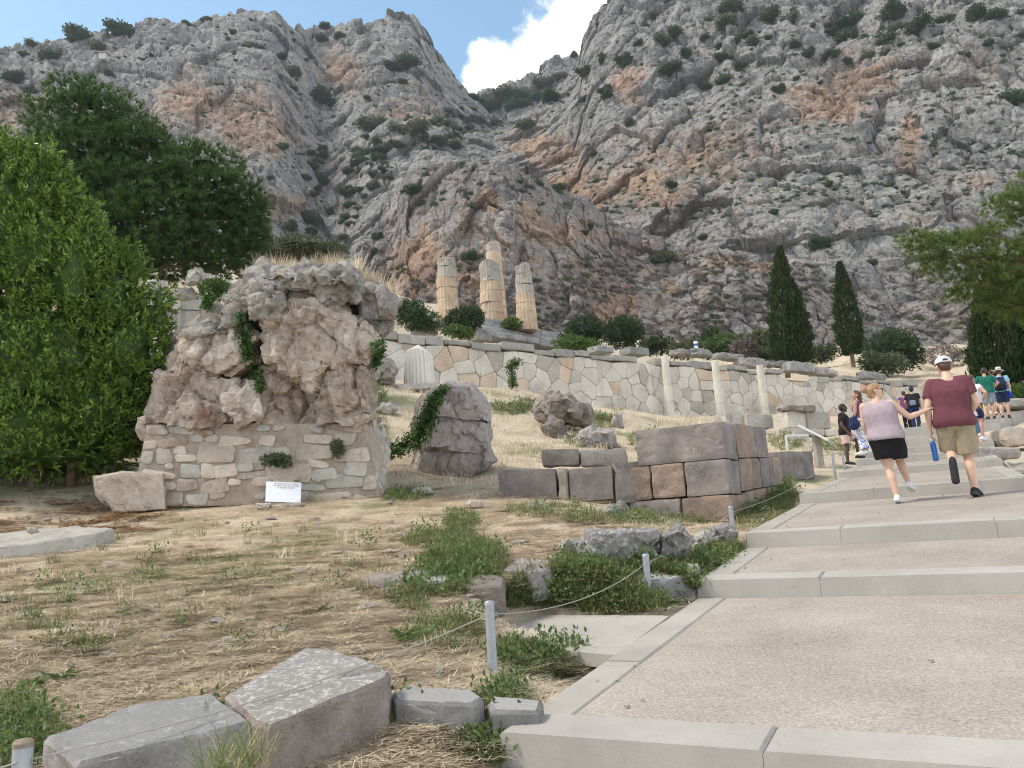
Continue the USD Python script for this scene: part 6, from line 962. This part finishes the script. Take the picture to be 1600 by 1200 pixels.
def person(label, loc, heading, H, skin, pose, shirt, bottom, shoes, hair, hat=None, glasses=None, fem=False, girth=1.0, beard=False):
    J = {k: (v.copy() if isinstance(v, np.ndarray) else v) for k, v in STAND.items()}; J.update(pose); J = {k: (v * np.array([1, 1, 1]) if isinstance(v, np.ndarray) else v) for k, v in J.items()}
    g = girth; th = thing('person', label, 'person', None, loc, -heading); UsdGeom.Xformable(th).AddScaleOp().Set(Gf.Vec3f(*[H / 1.75] * 3)); c, R, h = head_parts(J, fem)
    B = lambda p, r: ball(p, r, 12)
    torso = [Man.batch_hull([B(J['shL'] * [0.8, 1, 1], 0.06), B(J['shR'] * [0.8, 1, 1], 0.06), B(J['chL'], 0.105 * g), B(J['chR'], 0.105 * g)]), Man.batch_hull([B(J['chL'], 0.105 * g), B(J['chR'], 0.105 * g), B(J['waL'], 0.098 * g), B(J['waR'], 0.098 * g)]), Man.batch_hull([B(J['waL'], 0.098 * g), B(J['waR'], 0.098 * g), B(J['peL'], 0.115 * g), B(J['peR'], 0.115 * g)])]
    arms, legs = [], []
    for s, S in ((-1, 'L'), (1, 'R')):
        arms += [bone(J['sh' + S], 0.058, J['el' + S], 0.041, 12), bone(J['el' + S], 0.041, J['el' + S] + (J['wr' + S] - J['el' + S]) * 0.35, 0.043, 12), bone(J['el' + S] + (J['wr' + S] - J['el' + S]) * 0.3, 0.043, J['wr' + S], 0.027, 12), hand(J['wr' + S], J['el' + S], s)]
        k, a = J['kn' + S], J['an' + S]; calf = k + (a - k) * 0.32 + V3(0, -0.022, 0); legs += [bone(J['pe' + S] + V3(0, 0.01, -0.03), 0.098 * g, k, 0.056 * (1 + (g - 1) * 0.5), 12), bone(k, 0.055, calf, 0.056 * (1 + (g - 1) * 0.4), 12), bone(calf, 0.056 * (1 + (g - 1) * 0.4), a, 0.036, 12), bone(a, 0.036, J['to' + S], 0.026, 10), bone(a + (a - J['to' + S]) * V3(0.25, 0.25, 0) - V3(0, 0, 0.03), 0.033, a, 0.034, 10)]
    head = [Man.batch_hull([B(h(0, -0.02, 0.04), 0.083), B(h(0, 0.025, 0.03), 0.078), B(h(0, 0.03, -0.03), 0.06), B(h(0, 0.055, -0.085), 0.030), B(h(0, -0.035, -0.01), 0.07)]), bone(J['neck'] - V3(0, 0.0, 0.05), 0.066, h(0, -0.015, -0.07), 0.052, 12), bone(h(0, 0.098, 0.01), 0.010, h(0, 0.118, -0.03), 0.015, 8), bone(h(-0.012, 0.105, -0.033), 0.011, h(0.012, 0.105, -0.033), 0.011, 8)]
    for s in (-1, 1): head.append(Man.batch_hull([ball(h(s * 0.078, -0.012, 0.02), 0.016, 8), ball(h(s * 0.082, -0.022, 0.012), 0.018, 8), ball(h(s * 0.074, -0.008, -0.025), 0.010, 8)]))
    obj('body', smooth_solid(union(torso + arms + legs + head), 0.03, 6), 'skin_' + skin, th, smooth=60)
    for s in (-1, 1): obj('eye', tri(ball(h(s * 0.031, 0.083, 0.012), 0.012, 10)), 'eye_dark', th, smooth=60)
    obj('mouth', tri(bone(h(-0.02, 0.092, -0.062), 0.006, h(0.02, 0.092, -0.062), 0.006, 8)), 'lip', th)
    # shirt
    sm, sleeve, hem, loose = shirt; q = 0.014 + loose
    T = [Man.batch_hull([B(J['shL'] * [0.86, 1, 1], 0.066), B(J['shR'] * [0.86, 1, 1], 0.066), B(J['chL'], 0.105 * g + q), B(J['chR'], 0.105 * g + q)]), Man.batch_hull([B(J['chL'], 0.105 * g + q), B(J['chR'], 0.105 * g + q), B(J['waL'], 0.099 * g + q), B(J['waR'], 0.099 * g + q)]), Man.batch_hull([B(J['waL'], 0.099 * g + q), B(J['waR'], 0.099 * g + q), B(J['peL'], 0.121 * g + q), B(J['peR'], 0.121 * g + q)])]
    if sleeve > 0:
        for S in 'LR': a, b = J['sh' + S], J['el' + S]; e = a + (b - a) * sleeve; T.append(bone(a, 0.075, e, 0.066 + loose * 0.6, 12).trim_by_plane(tuple(map(float, (a - b) / np.linalg.norm(a - b))), float(np.dot(e, a - b) / np.linalg.norm(a - b))))
    m = union(T).trim_by_plane((0, 0, 1), hem); m = smooth_solid(m, 0.035, 5); v = np.array(m.vertices); m.vertices = v + np.array(m.vertex_normals) * ((fbm(v * [11, 11, 5] + loc, 3, 3) - 0.5) * 0.032 + (fbm(v @ np.array([[14, 4, 0], [0, 14, 0], [9, 0, 5.0]]) + loc, 2, 8) - 0.5) * 0.018)[:, None]; obj('shirt', m, 'cloth_' + sm, th, smooth=50)
    # lower garment
    kind, bm, frac, wide = bottom; W = union([Man.batch_hull([B(J['waL'] * [1, 1, 0] + V3(0, 0, 1.02), 0.080 * g + 0.012), B(J['waR'] * [1, 1, 0] + V3(0, 0, 1.02), 0.080 * g + 0.012), B(J['peL'], 0.120 * g + 0.012), B(J['peR'], 0.120 * g + 0.012)])]).trim_by_plane((0, 0, -1), -1.04)
    P = [W]
    if kind == 'skirt':
        lo = (J['knL'] + J['knR']) / 2; cx = (J['peL'] + J['peR']) / 2; lo = cx + (lo - cx) * frac; P.append(Man.batch_hull([B(J['peL'], 0.122 * g + 0.014), B(J['peR'], 0.122 * g + 0.014), B(lo + (J['knL'] - J['knR']) * 0.36, 0.085 * g + wide), B(lo - (J['knL'] - J['knR']) * 0.36, 0.085 * g + wide)]).trim_by_plane((0, 0, 1), float(lo[2])))
    else:
        for S in 'LR':
            a, k, an = J['pe' + S] + V3(0, 0.005, -0.02), J['kn' + S], J['an' + S]
            if frac <= 1: e = a + (k - a) * frac; P.append(bone(a, 0.108 * g + 0.010, e, 0.072 * g + wide, 12).trim_by_plane(tuple(map(float, (a - k) / np.linalg.norm(a - k))), float(np.dot(e, a - k) / np.linalg.norm(a - k))))
            else: e = k + (an - k) * (frac - 1); P += [bone(a, 0.108 * g + 0.010, k, 0.070 + wide * 0.5, 12), bone(k, 0.070 + wide * 0.5, e, 0.055 + wide, 12).trim_by_plane(tuple(map(float, (k - an) / np.linalg.norm(k - an))), float(np.dot(e, k - an) / np.linalg.norm(k - an)))]
    m = smooth_solid(union(P), 0.035, 4); v = np.array(m.vertices); m.vertices = v + np.array(m.vertex_normals) * ((fbm(v * [11, 11, 5] + loc + 3, 3, 5) - 0.5) * 0.032)[:, None]; obj({'skirt': 'skirt', 'shorts': 'shorts', 'pants': 'trousers'}[kind], m, bm if bm == 'floral' else 'cloth_' + bm, th, smooth=50)
    # shoes with soles
    for S in 'LR':
        a, t_ = J['an' + S], J['to' + S]; d = t_ - a; d = d / np.linalg.norm(d); z = V3(0, 0, 1) - d * d[2]; z /= np.linalg.norm(z); hl = a - d * V3(1, 1, 1) * 0.05 - z * 0.035; fr = t_ + d * 0.05 + z * 0.004; sd = np.cross(d, z)
        m = Man.batch_hull([ball(hl, 0.036, 10), ball(a + z * 0.0, 0.044, 10), ball(fr + sd * 0.016, 0.030, 10), ball(fr - sd * 0.016, 0.030, 10)]); sh = obj('shoe', smooth_solid(m, 0.03, 3), 'cloth_' + shoes[0], th, smooth=60)
        so = Man.batch_hull([ball(p - z * 0.026, r_, 10).trim_by_plane(tuple(map(float, z)), float(np.dot(p - z * 0.045, z))) for p, r_ in ((hl, 0.041), (a, 0.040), (fr + sd * 0.016, 0.036), (fr - sd * 0.016, 0.036))]); so = so.trim_by_plane(tuple(map(float, -z)), float(np.dot(hl - z * 0.016, -z))); obj('sole', tri(so), 'cloth_' + shoes[1], sh)
    # hair, hat, glasses
    hk, hm = hair; hp = [Man.batch_hull([B(h(0, -0.024, 0.046), 0.090), B(h(0, 0.012, 0.058), 0.078), B(h(0, -0.042, -0.005), 0.074)])]
    if hk == 'bun': hp += [Man.batch_hull([B(h(0, -0.05, 0.03), 0.080), B(h(0, -0.075, -0.03), 0.052)]), ball(h(-0.01, -0.145, 0.055), 0.050, 12), bone(h(0.04, -0.05, -0.05), 0.03, h(0.05, -0.05, -0.11), 0.018, 8)]
    if hk == 'long': hp += [Man.batch_hull([B(h(0, -0.05, 0.04), 0.088), B(h(0, -0.065, -0.07), 0.075), B(h(-0.02, -0.085, -0.20), 0.062), B(h(0.03, -0.10, -0.28), 0.035)])]
    m = union(hp).trim_by_plane(tuple(map(float, R @ V3(0, -0.75, 0.66))), float(np.dot(h(0, 0.035 if hk != 'short' else 0.02, -0.02), R @ V3(0, -0.75, 0.66)))) if hk != 'long' else union(hp).trim_by_plane(tuple(map(float, R @ V3(0, -0.93, 0.36))), float(np.dot(h(0, 0.03, 0.0), R @ V3(0, -0.93, 0.36))))
    m = smooth_solid(m, 0.02, 2); v = np.array(m.vertices); m.vertices = v + np.array(m.vertex_normals) * ((fbm(v * [60, 60, 24], 3, 6) - 0.5) * 0.016)[:, None]; obj('hair', m, 'hair_' + hm, th, smooth=50)
    if hat and hat[0] == 'cap':
        m = Man.batch_hull([ball(h(0, -0.022, 0.05), 0.100, 20), ball(h(0, 0.016, 0.052), 0.090, 20)]).trim_by_plane(tuple(map(float, R @ V3(0, -0.05, 1))), float(np.dot(h(0, 0, 0.045), R @ V3(0, -0.05, 1)))); hole = ball(h(0, -0.125, 0.05), 0.042, 14); t_ = obj('cap', tri(m - hole if len(hat) > 2 else m), 'cloth_' + hat[1], th, smooth=40); obj('peak', tri(Man.batch_hull([ball(h(sx * 0.055, 0.09, 0.052), 0.008, 8) for sx in (-1, 1)] + [ball(h(sx * 0.035, 0.17, 0.042), 0.006, 8) for sx in (-1, 1)])), 'cloth_' + hat[1], t_)
        if len(hat) > 2: obj('strap', tri(bone(h(-0.05, -0.112, 0.042), 0.008, h(0.05, -0.112, 0.042), 0.008, 8)), 'cloth_' + hat[1], t_)
    if hat and hat[0] == 'brim':
        m = trimesh.creation.revolve(np.array([(0, 0.12), (0.06, 0.12), (0.085, 0.105), (0.098, 0.02), (0.19, -0.005), (0.195, -0.012), (0.185, -0.014), (0.09, 0.006), (0.0, 0.006)]), sections=36); m.apply_transform(np.vstack([np.hstack([R @ trimesh.transformations.rotation_matrix(0.12, [0, 1, 0])[:3, :3], h(0, -0.005, 0.06)[:, None]]), [0, 0, 0, 1]])); t_ = obj('sun_hat', m, 'cloth_straw_hat', th, smooth=40); m = trimesh.creation.revolve(np.array([(0.0962, 0.025), (0.1010, 0.022), (0.0965, 0.052), (0.093, 0.05)]), sections=36); m.apply_transform(np.vstack([np.hstack([R @ trimesh.transformations.rotation_matrix(0.12, [0, 1, 0])[:3, :3], h(0, -0.005, 0.06)[:, None]]), [0, 0, 0, 1]])); obj('hat_band', m, 'cloth_black', t_)
    if glasses:
        dz, dy = (0.014, 0.0) if glasses == 'on' else (0.115, -0.045); gl = obj('sunglasses', tri(union([Man.batch_hull([ball(h(s * 0.05, 0.088 + dy, 0.016 + dz), 0.010, 8), ball(h(s * 0.018, 0.098 + dy, 0.016 + dz), 0.010, 8), ball(h(s * 0.034, 0.096 + dy, -0.004 + dz), 0.012, 8)]) for s in (-1, 1)] + [bone(h(s * 0.058, 0.085 + dy, 0.016 + dz), 0.005, h(s * 0.084, -0.01 + dy, 0.016 + dz), 0.005, 8) for s in (-1, 1)] + [bone(h(-0.02, 0.1 + dy, 0.016 + dz), 0.004, h(0.02, 0.1 + dy, 0.016 + dz), 0.004, 8)])), 'lens_black', th)
    if beard: obj('beard', smooth_solid(Man.batch_hull([ball(h(sx * 0.05, 0.04, -0.06), 0.022, 8) for sx in (-1, 1)] + [ball(h(0, 0.07, -0.095), 0.026, 8)]), 0.02, 2), 'hair_' + hm, th, smooth=50)
    a = math.radians(-heading); k = H / 1.75; M = np.array([[math.cos(a), -math.sin(a), 0], [math.sin(a), math.cos(a), 0], [0, 0, 1]]) * k
    return J, (lambda p: np.asarray(loc) + M @ np.asarray(p, float)), (lambda mesh: trimesh.Trimesh(np.asarray(loc) + np.array(tri(mesh).vertices if not isinstance(mesh, trimesh.Trimesh) else mesh.vertices) @ M.T, (mesh.faces if isinstance(mesh, trimesh.Trimesh) else tri(mesh).faces), process=False))
def stand_at(px, py, t):
    p = at(px, py, t); al, la = path_uv(p[0], p[1]); p[2] = float(path_z(np.array(al))) if PL < la < PR else float(ground(p[0], p[1])); return p
def lean(pose, k, keep=('anL', 'anR', 'toL', 'toR', 'knL', 'knR')):
    J = {a: v.copy() for a, v in STAND.items() if isinstance(v, np.ndarray)}; J.update(pose)
    return {a: (v if (a in keep or not isinstance(v, np.ndarray)) else v + V3(k * (v[2] - 0.1), 0, 0)) for a, v in J.items()}
# the man in maroon and the woman at his arm
p = stand_at(1509, 772, 10.2)
J, W, WM = person('person in maroon T-shirt, khaki shorts and pale cap, walking away, left foot lifted', p, 28, 1.84, 'fair',
    dict(anL=V3(-0.085, -0.20, 0.42), toL=V3(-0.085, -0.235, 0.235), knL=V3(-0.09, 0.12, 0.56), anR=V3(0.10, 0.0, 0.085), toR=V3(0.14, 0.16, 0.03), knR=V3(0.095, 0.05, 0.50), wrL=V3(-0.275, 0.05, 0.87), elL=V3(-0.265, -0.035, 1.12), elR=V3(0.27, -0.02, 1.13), wrR=V3(0.10, 0.20, 0.93), head=V3(-0.015, 0.055, 1.615), look=18, nod=-12, peL=V3(-0.08, 0.0, 0.94), peR=V3(0.08, 0.0, 0.94)),
    ('maroon', 0.62, 0.86, 0.016), ('shorts', 'khaki', 0.95, 0.034), ('shoe_dark', 'sole'), ('short', 'brown'), ('cap', 'cap', 'hole'), None, girth=1.16)
def bottle(label, top, bot, mat='bottle_blue', r=0.034):
    b = thing('water_bottle', label, 'bottle'); d = (bot - top) / np.linalg.norm(bot - top); L = np.linalg.norm(bot - top); q = lambda s: top + d * L * s; obj('flask', tube([q(0.22), q(0.3), q(0.32), q(0.97), q(1)], [0.016, r * 0.85, r, r, r * 0.85], 16), mat, b, smooth=40); obj('bottle_cap', tube([q(0.1), q(0.21)], 0.018, 12), 'cloth_white', b, smooth=40); obj('carry_loop', tube([q(0.1), q(0.04) + V3(0.012, 0, 0), q(0.0), q(0.04) - V3(0.012, 0, 0), q(0.1)], 0.005, 6), 'cloth_black', b)
hL, hR = W(J['wrL'] + V3(0.0, 0.03, -0.08)), W(J['wrR'] + V3(-0.02, 0.06, -0.07)); bottle('blue sleeved bottle hanging from the left hand of the walker in maroon', hL, hL + V3(0.02, 0.0, -0.34)); bottle('blue bottle held in front of the walker in maroon, glimpsed between the legs', hR, hR + V3(-0.03, 0.0, -0.34))
p = stand_at(1409, 776, 10.35)
J, W, WM = person('person in mauve sleeveless top and black skirt with reddish blond bun, looking right', p, 28, 1.60, 'fair',
    lean(dict(anL=V3(-0.06, -0.02, 0.085), toL=V3(-0.05, 0.15, 0.03), knL=V3(-0.11, 0.05, 0.50), anR=V3(0.10, 0.36, 0.27), toR=V3(0.13, 0.53, 0.20), knR=V3(0.02, 0.30, 0.66), elR=V3(0.37, 0.06, 1.20), wrR=V3(0.58, 0.16, 1.27), elL=V3(-0.25, 0.06, 1.13), wrL=V3(-0.22, 0.20, 0.95), head=V3(0.02, 0.03, 1.615), look=-72, nod=4), -0.11),
    ('mauve', 0.0, 0.90, 0.016), ('skirt', 'black', 0.86, 0.055), ('shoe_white', 'shoe_white'), ('bun', 'blond'), None, 'on', True, 1.26)
# the pair at the left of the steps
p = at(1328, 727, 22.4)
J, W, WM = person('person in black T-shirt, pink shorts and sunglasses standing left of the steps', p, 128, 1.74, 'dark', dict(knL=V3(-0.12, 0.26, 0.66), anL=V3(-0.10, 0.24, 0.25), toL=V3(-0.12, 0.42, 0.20), elL=V3(-0.27, 0.05, 1.14), wrL=V3(-0.12, 0.24, 1.0), elR=V3(0.27, 0.0, 1.13), wrR=V3(0.25, 0.12, 0.92), look=30, nod=8), ('ink', 0.7, 0.84, 0.014), ('shorts', 'pink', 0.75, 0.03), ('shoe_dark', 'sole'), ('short', 'dark'), None, 'on', False, 1.1, True)
c = W(J['wrL'] + V3(0.03, 0.07, 0.0)); m = tri(Man.cube((0.14, 0.012, 0.21), True)); m.apply_transform(trimesh.transformations.rotation_matrix(0.5, [0, 1, 0])); m.apply_translation(c); obj('leaflet', m, 'paper', label='white folded leaflet held by the person in black T-shirt', cat='leaflet')
p = at(1352, 710, 20.6)
J, W, WM = person('long haired person in purple sleeveless top and blue white patterned trousers', p, -42, 1.66, 'tan', dict(knR=V3(0.12, 0.10, 0.50), elL=V3(-0.22, 0.02, 1.13), wrL=V3(-0.2, 0.14, 0.92), elR=V3(0.23, 0.0, 1.13), look=30, nod=6), ('purple', 0.0, 0.98, 0.012), ('pants', 'floral', 1.85, 0.045), ('shoe_white', 'shoe_white'), ('long', 'brown'), None, 'up', True, 1.04)
b = thing('shoulder_bag', 'round dark bag hanging between the pair left of the steps', 'bag'); c = W(V3(-0.30, 0.06, 0.88)); obj('pouch', displaced(union([Man.batch_hull([ball(c + V3(0, 0, 0.06), 0.10), ball(c - V3(0, 0, 0.08), 0.13), ball(c + V3(0.07, 0.03, -0.04), 0.09)])]), 0.05, 0.01, 0.1, 5), 'cloth_navy', b); obj('strap', tube([c + V3(0, 0, 0.12), W(V3(-0.2, 0.03, 1.2)), W(V3(-0.12, 0.0, 1.47))], 0.012, 6), 'cloth_navy', b)
# the group further up
p = stand_at(1520, 694, 18.2)
J, W, WM = person('person in whitish T-shirt and denim shorts half hidden by the walker in maroon', p, 52, 1.72, 'tan', dict(elR=V3(0.25, 0.06, 1.14), wrR=V3(0.24, 0.20, 0.92)), ('white', 0.6, 0.9, 0.016), ('shorts', 'denim', 0.95, 0.03), ('shoe_white', 'shoe_white'), ('short', 'brown'), ('cap', 'capgrey'), None, False, 1.06)
b = thing('shoulder_bag', 'dark cross strap bag worn over the whitish T-shirt', 'bag'); obj('strap', tube([W(V3(-0.13, -0.14, 1.44)), W(V3(0.02, -0.15, 1.3)), W(V3(0.17, -0.13, 1.12)), W(V3(0.22, -0.06, 1.05))], 0.022, 8), 'cloth_navy', b); obj('pouch', displaced(Man.batch_hull([ball(W(V3(0.25, 0.0, 1.03)), 0.07), ball(W(V3(0.25, 0.06, 0.92)), 0.08)]), 0.05, 0.008, 0.1, 6), 'cloth_navy', b)
p = stand_at(1533, 694, 20.2)
J, W, WM = person('tanned person in brown shorts with a hand on the hip below the green T-shirt', p, 60, 1.70, 'tan', dict(elR=V3(0.40, -0.10, 1.20), wrR=V3(0.21, 0.02, 1.04), knL=V3(-0.1, 0.2, 0.58), anL=V3(-0.1, 0.22, 0.2), toL=V3(-0.11, 0.38, 0.15)), ('white', 0.35, 0.98, 0.012), ('shorts', 'brown', 0.7, 0.03), ('shoe_white', 'shoe_white'), ('short', 'brown'), None, None, True, 1.0)
p = stand_at(1550, 659, 27)
J, W, WM = person('person in dark green T-shirt standing elbows out high on the steps', p, 20, 1.78, 'tan', dict(elL=V3(-0.36, -0.04, 1.20), wrL=V3(-0.21, 0.03, 1.05), elR=V3(0.36, -0.04, 1.20), wrR=V3(0.21, 0.03, 1.05)), ('green', 0.7, 0.88, 0.018), ('shorts', 'slate', 0.9, 0.03), ('shoe_dark', 'sole'), ('short', 'dark'), None, None, False, 1.12)
p = stand_at(1562, 657, 28.5)
person('person in pale blue top and light denim shorts just behind the green T-shirt', p, 25, 1.66, 'fair', dict(), ('teal', 0.55, 0.94, 0.014), ('shorts', 'pale_denim', 0.7, 0.03), ('shoe_white', 'sole'), ('bun', 'brown'), None, None, True, 1.02)
p = stand_at(1573, 657, 27.4)
J, W, WM = person('person in white brimmed hat, pale shirt and navy shorts carrying a dark backpack', p, 32, 1.74, 'fair', dict(), ('teal', 0.6, 0.92, 0.016), ('shorts', 'navy', 0.85, 0.03), ('shoe_dark', 'sole'), ('short', 'brown'), ('brim',), None, False, 1.06)
def backpack(label, W, mat, accent=None):
    b = thing('backpack', label, 'backpack'); obj('pack', displaced(Man.batch_hull([ball(W(V3(s * 0.10, -0.19, z)), 0.085) for s in (-1, 1) for z in (1.02, 1.20)] + [ball(W(V3(s * 0.07, -0.17, 1.36)), 0.07) for s in (-1, 1)]), 0.05, 0.008, 0.12, 9), mat, b)
    obj('front_pocket', displaced(Man.batch_hull([ball(W(V3(s * 0.07, -0.27, z)), 0.045) for s in (-1, 1) for z in (1.02, 1.14)]), 0.04, 0.005, 0.1, 10), accent or mat, b)
    for s in (-1, 1): obj('strap', tube([W(V3(s * 0.10, -0.13, 1.42)), W(V3(s * 0.12, 0.0, 1.485)), W(V3(s * 0.13, 0.125, 1.38)), W(V3(s * 0.15, 0.10, 1.15)), W(V3(s * 0.14, -0.12, 1.02))], 0.018, 7), mat, b)
backpack('dark navy backpack on the person with the white hat', W, 'cloth_navy', 'cloth_ink')
b = thing('shoulder_bag', 'bright blue bag at the hip of the person with the white hat', 'bag'); obj('pouch', displaced(Man.batch_hull([ball(W(V3(0.20, -0.05, 0.88)), 0.06), ball(W(V3(0.22, 0.02, 0.76)), 0.08)]), 0.04, 0.006, 0.1, 12), 'cloth_royal', b); obj('strap', tube([W(V3(0.2, -0.05, 0.92)), W(V3(0.17, -0.14, 1.12)), W(V3(0.0, -0.19, 1.32)), W(V3(-0.13, -0.10, 1.47))], 0.01, 6), 'cloth_royal', b)
p = stand_at(1434, 676, 30.5)
J, W, WM = person('person in dark clothes and navy cap far up between the two nearest walkers', p, 30, 1.66, 'tan', dict(elL=V3(-0.30, 0.0, 1.15), wrL=V3(-0.2, 0.15, 1.02)), ('ink', 0.6, 0.9, 0.016), ('pants', 'navy', 1.9, 0.02), ('shoe_dark', 'sole'), ('short', 'dark'), ('cap', 'navy'), None, False, 1.05)
backpack('dark grey backpack on the far person with the navy cap', W, 'cloth_ink', 'cloth_capgrey')
p = stand_at(1421, 677, 31.5)
person('far person in purple brown top left of the navy cap', p, 10, 1.62, 'tan', dict(), ('purple', 0.2, 0.95, 0.012), ('pants', 'black', 1.8, 0.02), ('shoe_white', 'sole'), ('bun', 'brown'), None, None, True, 1.05)
# ---------------------------------------------------------------- a little air between here and the cliffs
MAT['air'] = usdkit.material(stage, '/World/Looks/air', {'v': ('principled_volume', {'color': (0.82, 0.90, 1.0), 'density': 0.00011, 'anisotropy': 0.2})}, [], volume='v.volume')
obj('haze', tri(Man.cube((2600, 2200, 900)).translate((-1300, -700, -120))), 'air', label='thin bluish air over the whole valley', kind='stuff')
